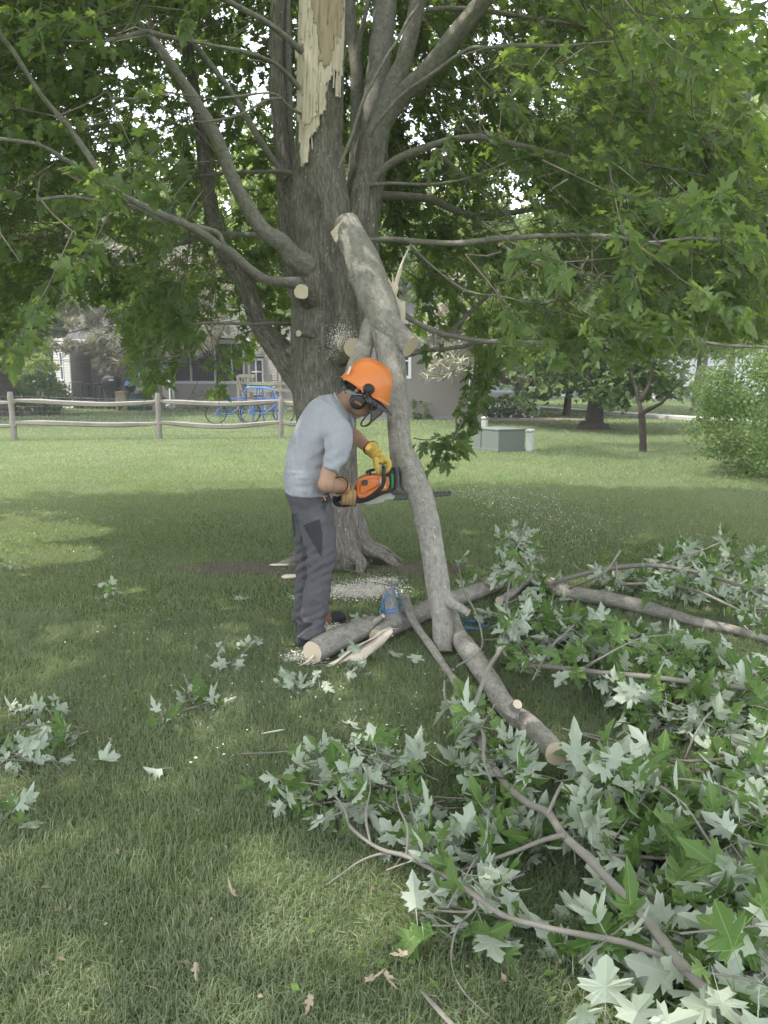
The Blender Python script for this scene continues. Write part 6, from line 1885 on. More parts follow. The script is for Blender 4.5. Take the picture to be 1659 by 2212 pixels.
ground_sprig([[(1, 1200), (60, 1200), (50, 1225), (1, 1230)]], 3, 'leaf sprig in the sunlit grass at the far left', 4, .08)
ground_sprig([[(700, 1425), (800, 1430), (790, 1460), (720, 1460)]], 5, 'leaves lying in front of the split slab', 4, .085)
singles = [(845, 1412, 'curled pale leaf right of the split slab', 'leaf_cut'), (900, 1415, 'torn pale leaf by the foot of the leaning limb', 'leaf_cut'), (762, 1560, 'single pale leaf on open grass below the log', 'leaf_cut'), (510, 1935, 'small orange-brown leaf on the grass at lower left', 'dead'), (790, 2115, 'larger dry tan leaf near the bottom edge', 'dead'), (830, 2100, 'second dry tan leaf near the bottom edge', 'dead'), (672, 2150, 'narrow pale dry leaf at the bottom', 'dead'), (425, 2080, 'dry leaf standing in the grass at lower left', 'dead'), (350, 1660, 'yellowish green leaf on the left lawn', 'leaf_cut'), (215, 1640, 'flat grey-green leaf right of the large leaf pile', 'leaf_cut'), (880, 2060, 'brown leaf under the slender branch', 'dead'), (620, 1395, 'pale torn leaf left of the near boot', 'leaf_cut')]
for u, v, lab, mt in singles:
    k = RNG.integers(0, 6)
    tv, tf, luv = T_HI[k]
    key = (MAT[mt].name, int(k))
    if key not in _leafmesh: _leafmesh[key] = mesh_from('leaf', tv, tf, MAT[mt], None, False, {'tint': np.full(len(tv), k * .17), 'luv': luv})
    o = bpy.data.objects.new('fallen_leaf', _leafmesh[key]); COL.objects.link(o)
    o.location = G(u, v, .045); s = .085 if mt == 'leaf_cut' else .042
    o.scale = (s * (.5 if mt == 'dead' else 1), s, s); o.rotation_euler = (R(200 + RNG.normal(0, 18)), R(RNG.normal(0, 20)), RNG.random() * 6.28)
    tag(o, lab, 'leaf')
def chip_obj(u, v, l, w, ang, label, name='wood_chip', mat='wood'):
    mb = MB(); p = G(u, v, .03); d = Vector((math.cos(ang), math.sin(ang), .05))
    mb.tube([p - d * l / 2, p - d * l / 4, p + d * l / 4, p + d * l / 2], [w * .3, w, w * .9, w * .15], 7, sub=3, squash=.45)
    tag(mb.obj(name, MAT[mat]), label, name.replace('_', ' '))
chip_obj(626, 1245, .12, .035, .1, 'pale slab of bark-free wood behind the legs of the worker')
chip_obj(603, 1220, .16, .02, -.2, 'long pale splinter on bare dirt at the left root')
chip_obj(625, 1455, .10, .006, .05, 'thin pale chip on the lawn in front of the logs')
chip_obj(590, 1580, .10, .006, .3, 'thin pale shaving on the open lawn')
chip_obj(955, 2190, .16, .008, 2.2, 'short bleached stick at the bottom edge', 'stick', 'twig_pale')
chip_obj(640, 1540 - 280, .3, .006, -.5, 'dark dead stick on the dirt left of the worker', 'stick', 'twig')
mb = MB(); mb.tube([G(530, 1630, .03), G(650, 1622, .04), G(735, 1612, .03)], [.004] * 3, 6, sub=4)
def stick(l, w, label, mat='twig_pale'):
    pts, rad = gpath([(u, v, w, .025) for u, v in l]); mb = MB(); mb.tube(pts, rad, 8, sub=5)
    tag(mb.obj('stick', MAT[mat]), label, 'stick')
stick([(522, 1630 - 2), (600, 1625), (735, 1612)], 4, 'long thin stick lying flat on the left lawn')
stick([(720, 1262), (800, 1258), (850, 1268)], 3, 'thin dark stick across the sawdust patch', 'twig')
stick([(745, 1230), (800, 1243), (845, 1262)], 4, 'slender twig lying from the trunk to the roped stub', 'twig')
# ================================================================== THE WORKER
MAT['skin'] = plain('tanned_skin', (0.40, 0.24, 0.165), 0.6, 0.3, .22, 22, .35)
def cloth(name, col, wr=10, bstr=.5, weave=400):
    m, nt, out = new_mat(name)
    c = coords(nt)
    w = noise_(nt, coords(nt, 'Object', (1, 1, .6)), wr, 4, .6, 1.2)
    f = noise_(nt, c, weave, 2)
    h = math_(nt, 'ADD', w, math_(nt, 'MULTIPLY', f, .06))
    cc = mix_(nt, w, [x * .96 for x in col], [min(1, x * 1.04) for x in col])
    pbsdf(nt, out, cc, .9, .15, h, bstr, .03)
    return m
MAT['shirt'] = cloth('grey_tshirt', (0.36, 0.365, 0.40), 9, .7)
MAT['trousers'] = cloth('charcoal_work_trousers', (0.105, 0.102, 0.11), 13, .8)
MAT['panel'] = cloth('dark_stretch_panel', (0.045, 0.045, 0.053), 14, .35)
MAT['glove_y'] = cloth('yellow_leather', (0.62, 0.42, 0.10), 25, .5)
MAT['glove_t'] = cloth('tan_leather', (0.46, 0.29, 0.15), 25, .5)
MAT['cuff'] = cloth('dark_red_cuff', (0.14, 0.03, 0.025), 30, .3)
MAT['boot'] = plain('black_boot', (0.035, 0.035, 0.04), .7, .3, .2, 30, .4)
MAT['boot_brown'] = plain('brown_suede', (0.22, 0.11, 0.07), .85, .2, .2, 40, .4)
MAT['orange'] = plain('orange_shell_plastic', (0.78, 0.22, 0.045), .32, .45, .04, 4, .03, coat=.3)
def scuffed(name, col, rough, dust):
    m, nt, out = new_mat(name)
    c = coords(nt)
    sc1 = ramp_(nt, noise_(nt, coords(nt, 'Object', (1, 1, .25)), 90, 5, .75), [(.60, (0, 0, 0)), (.68, (1, 1, 1))])
    d = ramp_(nt, noise_(nt, c, 16, 5, .7), [(.45, (0, 0, 0)), (.75, (1, 1, 1))])
    cc = mix_(nt, math_(nt, 'MULTIPLY', d, dust), col, (.48, .40, .30))
    cc = mix_(nt, math_(nt, 'MULTIPLY', sc1, .30), cc, [min(1, x * .55) for x in col])
    pbsdf(nt, out, cc, math_(nt, 'ADD', math_(nt, 'MULTIPLY', d, .25), rough), .45, sc1, .12, .002, Coat_Weight=.15)
    return m
MAT['orange'] = scuffed('orange_shell_plastic', (0.78, 0.22, 0.045), .30, .16)
MAT['orange_saw'] = scuffed('orange_saw_plastic', (0.76, 0.19, 0.035), .36, .42)
MAT['black_plastic'] = plain('black_plastic', (0.022, 0.022, 0.024), .45, .4, .1, 10)
MAT['dark_peak'] = plain('dark_grey_peak', (0.065, 0.06, 0.075), .45, .4, .1, 10)
MAT['grey_plastic'] = plain('grey_band', (0.16, 0.17, 0.165), .5, .3, .1, 10)
MAT['pale_cover'] = plain('pale_grey_cover', (0.42, 0.42, 0.37), .6, .3, .15, 30)
MAT['steel'] = plain('bar_steel', (0.10, 0.105, 0.11), .4, .5, .15, 20, metal=.6)
MAT['green_stripe'] = plain('green_stripe', (0.03, 0.30, 0.07), .5, .4, .05)
MAT['sticker'] = plain('white_sticker', (0.72, 0.72, 0.72), .5, .3, .03)
MAT['orange_print'] = plain('orange_print', (0.85, 0.25, 0.05), .5, .3, .02)
m_, nt_, out_ = new_mat('visor_mesh')
b_ = nd(nt_, 'ShaderNodeBsdfPrincipled'); b_.inputs['Base Color'].default_value = (.05, .052, .05, 1); b_.inputs['Roughness'].default_value = .6
t_b = nd(nt_, 'ShaderNodeBsdfTransparent'); mx_ = nd(nt_, 'ShaderNodeMixShader'); mx_.inputs[0].default_value = .72
nt_.links.new(t_b.outputs[0], mx_.inputs[1]); nt_.links.new(b_.outputs[0], mx_.inputs[2]); nt_.links.new(mx_.outputs[0], out_.inputs[0])
MAT['visor'] = m_

YB = 4.26
def loft(mb, rings, n=36, e=1.0, sub=6):
    """rings: (u, v, Y, half width px, half depth m)"""
    C = [P(u, v, Y) for u, v, Y, *_ in rings]
    A = [M(r[3], r[2]) for r in rings]; B = [r[4] for r in rings]
    C2, A2 = spline(C, A, sub); _, B2 = spline(C, B, sub)
    V = []; m = len(C2)
    th = np.linspace(0, 2 * math.pi, n, endpoint=False)
    for i in range(m):
        t = (C2[min(i + 1, m - 1)] - C2[max(i - 1, 0)]).normalized()
        a = Vector((0, 1, 0)); a = (a - t * a.dot(t)).normalized(); b = t.cross(a).normalized()
        for q in th:
            V.append(C2[i] + a * B2[i] * math.cos(q) + b * A2[i] * math.sin(q))
    fs = [(i * n + j, i * n + (j + 1) % n, (i + 1) * n + (j + 1) % n, (i + 1) * n + j) for i in range(m - 1) for j in range(n)]
    fs.append(tuple(range(n))[::-1]); fs.append(tuple((m - 1) * n + j for j in range(n)))
    mb.add([tuple(v) for v in V], fs)
def ball(mb, c, ax, r, n=20):
    """ellipsoid: ax 3 unit vectors, r 3 radii"""
    V = []
    for i in range(n + 1):
        p = math.pi * i / n
        for j in range(n):
            t = 2 * math.pi * j / n
            V.append(tuple(Vector(c) + ax[0] * r[0] * math.sin(p) * math.cos(t) + ax[1] * r[1] * math.sin(p) * math.sin(t) + ax[2] * r[2] * math.cos(p)))
    fs = [(i * n + j, i * n + (j + 1) % n, (i + 1) * n + (j + 1) % n, (i + 1) * n + j) for i in range(n) for j in range(n)]
    mb.add(V, fs)
def fuse(mb, name, mat, parent, voxel=.006, smooth=6, disp=None, label=None):
    me0 = mesh_from(name + '_raw', np.concatenate(mb.v), mb.f, mat)
    bm = bmesh.new(); bm.from_mesh(me0); bmesh.ops.recalc_face_normals(bm, faces=bm.faces); bm.to_mesh(me0); bm.free()
    o = bpy.data.objects.new(name, me0); COL.objects.link(o)
    m = o.modifiers.new('r', 'REMESH'); m.mode = 'VOXEL'; m.voxel_size = voxel
    s = o.modifiers.new('s', 'SMOOTH'); s.iterations = smooth; s.factor = .5
    bpy.context.view_layer.update()
    me = bpy.data.meshes.new_from_object(o.evaluated_get(bpy.context.evaluated_depsgraph_get()))
    o.modifiers.clear(); o.data = me; me.name = name
    bpy.data.meshes.remove(me0)
    n = len(me.vertices)
    co = np.zeros(n * 3, np.float32); me.vertices.foreach_get('co', co); co = co.reshape(-1, 3)
    if disp is not None:
        no = np.zeros(n * 3, np.float32); me.vertices.foreach_get('normal', no); no = no.reshape(-1, 3)
        co = co + no * disp(co, no)[:, None]
        me.vertices.foreach_set('co', co.astype(np.float32).ravel())
    me.polygons.foreach_set('use_smooth', np.ones(len(me.polygons), bool))
    if not len(me.materials): me.materials.append(mat)
    me.update()
    adopt(o, parent)
    if label: o['label'] = label
    return o
def patch_from(src, poly, lift, mat, name, parent, label=None):
    me = src.data; n = len(me.vertices)
    co = np.zeros(n * 3, np.float32); me.vertices.foreach_get('co', co); co = co.reshape(-1, 3)
    no = np.zeros(n * 3, np.float32); me.vertices.foreach_get('normal', no); no = no.reshape(-1, 3)
    u, v, d = proj(co)
    ins = in_poly(u, v, poly) & (no[:, 1] < .1)
    fs = [tuple(p.vertices) for p in me.polygons if all(ins[i] for i in p.vertices)]
    used = sorted({i for f in fs for i in f}); mp = {k: i for i, k in enumerate(used)}
    m2 = mesh_from(name, co[used] + no[used] * lift, [tuple(mp[i] for i in f) for f in fs], mat)
    o = bpy.data.objects.new(name, m2); COL.objects.link(o)
    o.parent = parent
    if parent.type == 'EMPTY': adopt(o, parent)
    if label: o['label'] = label
    return o
nearF, farF = G(668, 1404), G(672, 1350)
man = thing('person', (nearF.x, nearF.y, 0), 'worker in orange helmet, grey t-shirt and charcoal trousers bending over a chainsaw', 'person')

# trousers
mb = MB()
loft(mb, [(663, 1046, YB, 40, .15), (664, 1062, YB, 45, .165), (668, 1085, YB, 46, .165), (674, 1108, YB - .01, 42, .15), (678, 1125, YB - .01, 30, .10)])
loft(mb, [(676, 1090, YB - .07, 38, .085), (684, 1130, YB - .09, 39, .095), (690, 1165, YB - .11, 35, .088), (693, 1205, YB - .14, 31, .080), (690, 1245, lin(YB, nearF.y, .6) - .02, 29, .074), (684, 1290, lin(YB, nearF.y, .75) - .01, 28, .072), (677, 1335, nearF.y + .04, 28, .072), (673, 1368, nearF.y + .01, 30, .076), (672, 1380, nearF.y, 31, .078)])
loft(mb, [(664, 1090, YB + .08, 36, .085), (664, 1140, YB + .10, 31, .088), (664, 1180, YB + .12, 28, .08), (664, 1215, YB + .13, 26, .074), (662, 1260, YB + .14, 25, .070), (660, 1300, farF.y - .01, 24, .068), (659, 1340, farF.y, 25, .070)])
def tdisp(co, no):
    u, v, d = proj(co)
    w = (fbm(co[:, 0] * 9 + co[:, 2] * 5, co[:, 1] * 7, co[:, 2] * 16 - co[:, 0] * 8, 2) - .5) * .020 + (1 - np.abs(fbm(co[:, 0] * 10 - co[:, 2] * 6, co[:, 1] * 8, co[:, 2] * 9 + co[:, 0] * 9, 2) - .5) * 6).clip(0, 1) * .006
    knee = np.exp(-((v - 1225) / 45) ** 2) + 1.0 * np.exp(-((v - 1350) / 40) ** 2)
    f = np.sin(v * .30 + u * .16 + 3 * vnoise(co[:, 0] * 8, co[:, 1] * 8, co[:, 2] * 8)) * .0045 * knee
    hip = np.exp(-((v - 1100) / 35) ** 2) * np.sin(u * .22 - v * .12) * .003
    return w + f + hip
tr = fuse(mb, 'trousers', MAT['trousers'], man, .0055, 5, tdisp)
patch_from(tr, [(654, 1134), (692, 1119), (697, 1160), (697, 1205), (689, 1200), (672, 1168)], .0022, MAT['panel'], 'thigh_panel', tr, 'darker stretch panel on the near thigh')
patch_from(tr, [(697, 1073), (709, 1075), (710, 1085), (706, 1098), (698, 1104), (695, 1090)], .0025, MAT['black_vinyl'], 'pocket_opening', tr, 'dark open front pocket')
patch_from(tr, [(628, 1110), (634, 1108), (640, 1160), (634, 1160)], .0022, MAT['panel'], 'thigh_panel', tr, 'dark panel edge on the far leg')
mb = MB(); mb.tube([P(699, 1071, YB - .17), P(703, 1081, YB - .175)], [.006, .006], 8, squash=.5); o = mb.obj('orange_tab', MAT['orange'], None); o.parent = tr

# t-shirt
mb = MB()
TOR = [(661, 1063, YB, 47, .175), (662, 1045, YB, 49, .172), (664, 1020, YB + .0, 50, .168), (668, 992, YB + .01, 51, .170), (680, 962, YB + .02, 54, .182), (696, 930, YB + .03, 56, .195), (711, 903, YB + .04, 54, .200), (722, 889, YB + .05, 47, .175), (731, 880, YB + .05, 36, .125), (737, 875, YB + .05, 28, .085)]
loft(mb, TOR, 48)
loft(mb, [(712, 915, YB - .10, 30, .07), (728, 934, YB - .155, 31, .072), (732, 960, YB - .19, 29, .070), (726, 990, YB - .215, 25, .066), (716, 1014, YB - .235, 19, .060), (714, 1019, YB - .24, 18, .058)])
loft(mb, [(716, 892, YB + .18, 30, .07), (730, 900, YB + .24, 27, .066), (740, 912, YB + .32, 25, .062), (746, 922, YB + .38, 24, .058)])
def sdisp(co, no):
    u, v, d = proj(co)
    w = (fbm(co[:, 0] * 5, co[:, 1] * 5, co[:, 2] * 4, 2) - .5) * .020
    drap = (1 - np.abs(fbm(co[:, 0] * 14 + co[:, 2] * 3, co[:, 1] * 6, co[:, 2] * 3.5, 2) - .5) * 5) * .0050 * np.clip((v - 880) / 100, 0, 1)
    pull = np.sin(((u - 735) * .5 + (v - 935) * .8) * .26) * .0045 * np.exp(-(((u - 712) / 40) ** 2 + ((v - 985) / 38) ** 2))
    hem = (fbm(co[:, 0] * 7, co[:, 1] * 7, co[:, 2] * 40, 2) - .5) * .018 * np.exp(-((v - 1035) / 35) ** 2)
    return w + drap + pull + hem
sh = fuse(mb, 'shirt', MAT['shirt'], man, .0055, 4, sdisp)
mb = MB()
mb.tube([P(661 + 47 * math.sin(a), 1064 + 9 * math.sin(a) + 2 * math.sin(3 * a), YB - .175 * math.cos(a) * 1.0) for a in np.linspace(0, 2 * math.pi, 40)], [.0045] * 40, 6, caps=False)
o = mb.obj('hem', MAT['shirt'], None); o.parent = sh
mb = MB(); c_ = P(738.5, 874, YB + .05); t_n = (P(752, 866, YB + .05) - P(731, 880, YB + .05)).normalized(); a_n = Vector((0, 1, 0)); b_n = t_n.cross(a_n).normalized()
mb.tube([c_ + a_n * .076 * math.cos(q) + b_n * .074 * math.sin(q) for q in np.linspace(0, 2 * math.pi, 40)], [.007] * 40, 8, caps=False)
o = mb.obj('collar', MAT['shirt'], None); o.parent = sh

# head frame
HF = Vector((.872, -.04, -.487)).normalized()          # face / front
HN = Vector((.487, 0, .872)); HN = (HN - HF * HN.dot(HF)).normalized()
HS = HN.cross(HF).normalized()                          # to the far side
if HS.y < 0: HS = -HS
YH = YB + .05
RC = P(789, 839, YH)
HC = RC - HN * .035 - HF * .012
# body: head, neck, arms, hidden torso and legs as one surface
mb = MB()
ball(mb, HC, (HF, HS, HN), (.098, .078, .115))
ball(mb, HC - HN * .062 + HF * .030, (HF, HS, HN), (.068, .058, .062))     # jaw
nose = HC + HF * .098 - HN * .018
mb.tube([HC + HF * .086 + HN * .015, nose + HF * .004, nose + HF * .014 - HN * .012, nose - HF * .01 - HN * .022], [.006, .010, .013, .009], 8, sub=3)
mb.tube([HC + HF * .083 - HN * .055 + HS * s * .024 for s in (-1, 0, 1)], [.005, .008, .005], 6, sub=3)
mb.tube([HC + HF * .088 - HN * .066 + HS * s * .020 - HF * abs(s) * .006 for s in (-1, 0, 1)], [.005, .008, .005], 6, sub=3)
for s in (-1, 1):
    e = HC + HS * s * .079 - HN * .01 - HF * .008
    mb.tube([e + HN * .03, e + HN * .02 - HF * .012, e - HN * .015 - HF * .008, e - HN * .03 + HF * .003], [.006, .010, .009, .006], 8, sub=3)
    ball(mb, HC + HF * .080 + HS * s * .032 + HN * .004, (HF, HS, HN), (.012, .014, .011), 10)
    ball(mb, HC + HF * .083 + HS * s * .032 + HN * .022, (HF, HS, HN), (.010, .018, .006), 10)
mb.tube([P(720, 888, YB + .05), P(738, 874, YB + .05), P(752, 868, YB + .05), HC - HN * .045 - HF * .01], [.070, .062, .059, .058], 20, sub=5)
def shrink(r, k=.84): return [(u, v, Y, w * k, d * k) for u, v, Y, w, d in r]
loft(mb, shrink(TOR[:-1]), 30)
loft(mb, [(676, 1090, YB - .07, 28, .07), (690, 1165, YB - .11, 26, .068), (692, 1215, YB - .15, 22, .056), (684, 1290, lin(YB, nearF.y, .75) - .01, 20, .05), (672, 1385, nearF.y, 16, .042)])
loft(mb, [(664, 1090, YB + .08, 27, .07), (664, 1180, YB + .12, 22, .06), (662, 1230, YB + .13, 19, .055), (660, 1290, farF.y, 18, .05), (659, 1342, farF.y, 14, .04)])
# near arm
SH1, EL1, WR1 = P(726, 936, YB - .15), P(704, 1046, YB - .26), P(737, 1051, YB - .04)
mb.tube([SH1, lin(SH1, EL1, .5) + Vector((.01, 0, 0)), lin(SH1, EL1, .86), EL1], [.050, .046, .040, .041], 22, sub=6)
mb.tube([EL1 + Vector((-.006, 0, .01)), lin(EL1, WR1, .25), lin(EL1, WR1, .6), WR1, WR1 + (WR1 - EL1) * .15], [.040, .047, .039, .029, .028], 22, sub=6)
ball(mb, EL1, (Vector((1, 0, 0)), Vector((0, 1, 0)), Vector((0, 0, 1))), (.044, .046, .045), 14)
# far arm
SH2, EL2, WR2 = P(730, 905, YB + .22), P(750, 930, YB + .42), P(808, 977, YB + .19)
mb.tube([SH2, lin(SH2, EL2, .5), EL2], [.05, .046, .042], 20, sub=5)
mb.tube([EL2, lin(EL2, WR2, .3), lin(EL2, WR2, .65), WR2, WR2 + (WR2 - EL2) * .08], [.042, .044, .036, .028, .028], 20, sub=6)
body = fuse(mb, 'body', MAT['skin'], man, .0050, 5)
MAT['hair'] = plain('dark_hair', (0.05, 0.035, 0.025), .8, .3, .3, 80, .8)
mb = MB(); ball(mb, HC + HN * .018 - HF * .012, (HF, HS, HN), (.098, .082, .100), 20)
hairpts = MB()
fuse(mb, 'hair', MAT['hair'], man, .007, 2, lambda co, no: (fbm(co[:, 0] * 60, co[:, 1] * 60, co[:, 2] * 60, 2) - .5) * .006)

# ---- helmet
def helmet():
    n, k = 72, 22
    V = []
    for i in range(k + 1):
        t = i / k; ph = t * math.pi / 2
        for j in range(n):
            a = 2 * math.pi * j / n
            ca, sa = math.cos(a), math.sin(a)
            r = math.cos(ph) ** .72 if ph < math.pi / 2 - 1e-6 else 0
            fr = .137 + .004 * (ca > 0); sd = .113
            hgt = .158 * math.sin(ph) ** .95
            x = fr * ca * r; y = sd * sa * r
            # rim: dips at the front and nape, rises over the ear
            low = (1 - t) ** 3
            dz = -.014 * low * (1 if ca > 0 else .6) * abs(ca) + .012 * low * math.exp(-(ca / .35) ** 2) * -1
            flare = 1 + .06 * (1 - t) ** 6
            ridge = .007 * math.exp(-(sa * r / .20) ** 2) * min(1, t * 3) + .004 * math.exp(-((abs(sa) * r - .52) / .05) ** 2) * math.sin(math.pi * min(1, t * 1.2)) * (ca * r > -.75)
            V.append(RC + HF * x * flare + HS * y * flare + HN * (hgt + dz + ridge))
    fs = [(i * n + j, i * n + (j + 1) % n, (i + 1) * n + (j + 1) % n, (i + 1) * n + j) for i in range(k) for j in range(n)]
    me = mesh_from('helmet', V, fs, MAT['orange'])
    o = bpy.data.objects.new('helmet', me); COL.objects.link(o)
    s = o.modifiers.new('s', 'SOLIDIFY'); s.thickness = .003; s.offset = -1
    adopt(o, man)
    hp = o
    def sub(mb, name, mat, smooth=True, label=None):
        q = mb.obj(name, MAT[mat], None, smooth, label); q.parent = hp; return q
    L = lambda f, s, n_: RC + HF * f + HS * s + HN * n_
    mb = MB()   # rolled rim
    pts = []
    for j in range(73):
        a = 2 * math.pi * j / 72; ca, sa = math.cos(a), math.sin(a)
        pts.append(L(.139 * ca * 1.06, .113 * sa * 1.06, -.014 * (1 if ca > 0 else .6) * abs(ca) - .012 * math.exp(-(ca / .35) ** 2)))
    mb.tube(pts, [.0035] * 73, 6, caps=False); sub(mb, 'rim', 'orange')
    # front brim of the shell
    V = []; m = 30
    for i in range(m + 1):
        a = -1.15 + 2.3 * i / m
        for q in range(6):
            t = q / 5
            e = .032 * math.cos(a * 1.3) ** .6 if abs(a * 1.3) < 1.57 else 0
            V.append(L((.139 + e * t) * math.cos(a), .114 * math.sin(a) * (1 + .1 * t), -.010 - .010 * t + .012 * math.sin(t * 3.1)))
    fs = [(i * 6 + q, i * 6 + q + 1, (i + 1) * 6 + q + 1, (i + 1) * 6 + q) for i in range(m) for q in range(5)]
    mb = MB(); mb.add([tuple(v) for v in V], fs); b = sub(mb, 'brim', 'orange'); s = b.modifiers.new('s', 'SOLIDIFY'); s.thickness = .004
    # dark peak of the visor below the brim
    V = []
    for i in range(m + 1):
        a = -1.25 + 2.5 * i / m
        for q in range(7):
            t = q / 6
            e = .074 * max(0, math.cos(a * 1.15)) ** .5
            V.append(L((.120 + (e + .012) * t) * math.cos(a), (.122) * math.sin(a) * (1 + .05 * t), -.026 - .030 * t ** 1.5))
    fs = [(i * 7 + q, i * 7 + q + 1, (i + 1) * 7 + q + 1, (i + 1) * 7 + q) for i in range(m) for q in range(6)]
    mb = MB(); mb.add([tuple(v) for v in V], fs); b = sub(mb, 'peak', 'dark_peak'); s = b.modifiers.new('s', 'SOLIDIFY'); s.thickness = .004
    # visor: mesh sheet with black loop frame, folded down in front of the face
    Yv = YH - .02
    near = [P(u, v, YH - .115) for u, v in ((806, 872), (800, 888), (790, 900), (781, 912), (781, 919), (790, 920.5), (799, 915), (803, 903), (801, 893), (797, 889))]
    mb = MB(); mb.tube(near, [.0045] * len(near), 8, sub=5); sub(mb, 'visor_frame', 'black_plastic')
    mb = MB(); mb.tube([P(808, 868, YH - .12), P(804, 878, YH - .122), P(800, 884, YH - .12), P(812, 884, YH - .118), P(815, 872, YH - .12)], [.009, .011, .008, .008, .006], 8, sub=4, squash=.6); sub(mb, 'hinge', 'black_plastic')
    g = [[(806, 876), (818, 876), (830, 884)], [(800, 893), (812, 895), (822, 896)], [(799, 910), (806, 908), (811, 904)], [(790, 919), (796, 917), (800, 914)]]
    V = []; R0, R1 = 4, 9
    for row in g:
        for q in range(R1):
            t = q / (R1 - 1)
            a, b_, c_ = row
            uu = (1 - t) ** 2 * a[0] + 2 * t * (1 - t) * b_[0] + t * t * c_[0]; vv = (1 - t) ** 2 * a[1] + 2 * t * (1 - t) * b_[1] + t * t * c_[1]
            V.append(P(uu, vv, YH - .115 + .20 * t))
    fs = [(i * R1 + q, i * R1 + q + 1, (i + 1) * R1 + q + 1, (i + 1) * R1 + q) for i in range(R0 - 1) for q in range(R1 - 1)]
    mb = MB(); mb.add([tuple(v) for v in V], fs); sub(mb, 'visor', 'visor', label='dark semi-transparent mesh visor')
    mb = MB(); mb.tube([V[3 * R1 + q] for q in range(R1)], [.004] * R1, 6); mb.tube([V[i * R1 + R1 - 1] for i in range(4)], [.004] * 4, 6); sub(mb, 'visor_frame', 'black_plastic')
    # round ear-defender socket
    c = P(796, 840.5, YH - .128)
    mb = MB(); ax = Vector((0, -1, .0))
    mb.tube([c - ax * .02, c, c + ax * .008, c + ax * .011], [.031, .030, .026, .012], 28); sub(mb, 'socket', 'black_plastic')
    mb = MB(); mb.tube([P(795, 848, YH - .132), P(791, 857, YH - .135), P(786, 861, YH - .135)], [.010, .009, .008], 10, sub=3, squash=.6); sub(mb, 'arm', 'black_plastic')
    # orange boss round the socket
    mb = MB(); mb.tube([P(783 + 16 + 14.5 * math.cos(a) - 2, 842 - 12.5 * math.sin(a), YH - .117 + .004 * math.sin(a)) for a in np.linspace(-.4, math.pi + .5, 20)], [.005] * 20, 8); sub(mb, 'boss', 'orange')
    # neck band
    mb = MB(); mb.tube([P(743, 832, YH - .05), P(745, 840, YH - .105), P(755, 847, YH - .12), P(768, 851, YH - .125), P(782, 856, YH - .12)], [.016, .017, .016, .012, .008], 10, sub=4, squash=.35); sub(mb, 'nape_band', 'grey_plastic')
    mb = MB(); mb.tube([P(741, 824, YH - .03), P(743, 835, YH - .10), P(748, 843, YH - .12)], [.012, .016, .014], 10, sub=3, squash=.5); sub(mb, 'nape_strap', 'black_plastic')
    mb = MB(); c = P(754, 800, YH - .078); d1 = Vector((.35, 0, .94)); d2 = Vector((.6, -.8, 0))
    V = [c + d1 * .022 * a + d2.normalized() * .010 * b for a, b in ((-1, -1), (-1, 1), (1, 1), (1, -1))]
    V = V + [v + Vector((.2, .9, 0)) * .004 for v in V]
    mb.add([tuple(v) for v in V], [(0, 1, 2, 3), (7, 6, 5, 4), (0, 4, 5, 1), (1, 5, 6, 2), (2, 6, 7, 3), (3, 7, 4, 0)]); sub(mb, 'sticker', 'sticker', False, 'small white sticker at the back of the helmet')
    # ear cup
    ec = P(773, 866.5, YH - .12)
    mb = MB(); mb.tube([ec + Vector((0, .045, 0)), ec + Vector((0, .02, 0)), ec, ec - Vector((0, .012, 0)), ec - Vector((0, .019, 0)), ec - Vector((0, .021, 0))], [.040, .047, .046, .040, .028, .012], 32, sub=3)
    cup = mb.obj('ear_muff', MAT['black_plastic'], man)
    mb = MB(); mb.tube([P(765, 852, YH - .137), P(783, 852.5, YH - .137)], [.0018] * 2, 6); mb.tube([P(786, 853, YH - .135), P(794, 868, YH - .13)], [.0018] * 2, 6); q = mb.obj('wire_fork', MAT['wire'], None); q.parent = cup
    cu = bpy.data.curves.new('lettering', 'FONT'); cu.body = 'STIHL'; cu.size = .017; cu.extrude = .0006; cu.align_x = 'CENTER'; cu.align_y = 'CENTER'; cu.shear = .2
    cu.materials.append(MAT['orange_print'])
    t0 = bpy.data.objects.new('lettering', cu); COL.objects.link(t0); bpy.context.view_layer.update()
    t = bpy.data.objects.new('lettering', bpy.data.meshes.new_from_object(t0.evaluated_get(bpy.context.evaluated_depsgraph_get()))); COL.objects.link(t)
    bpy.data.objects.remove(t0)
    t.parent = cup; t.location = P(773.5, 871, YH - .145); t.rotation_euler = (R(90), R(28), 0)
    t.matrix_parent_inverse = cup.matrix_parent_inverse.inverted() if False else Matrix.Identity(4)
helmet()

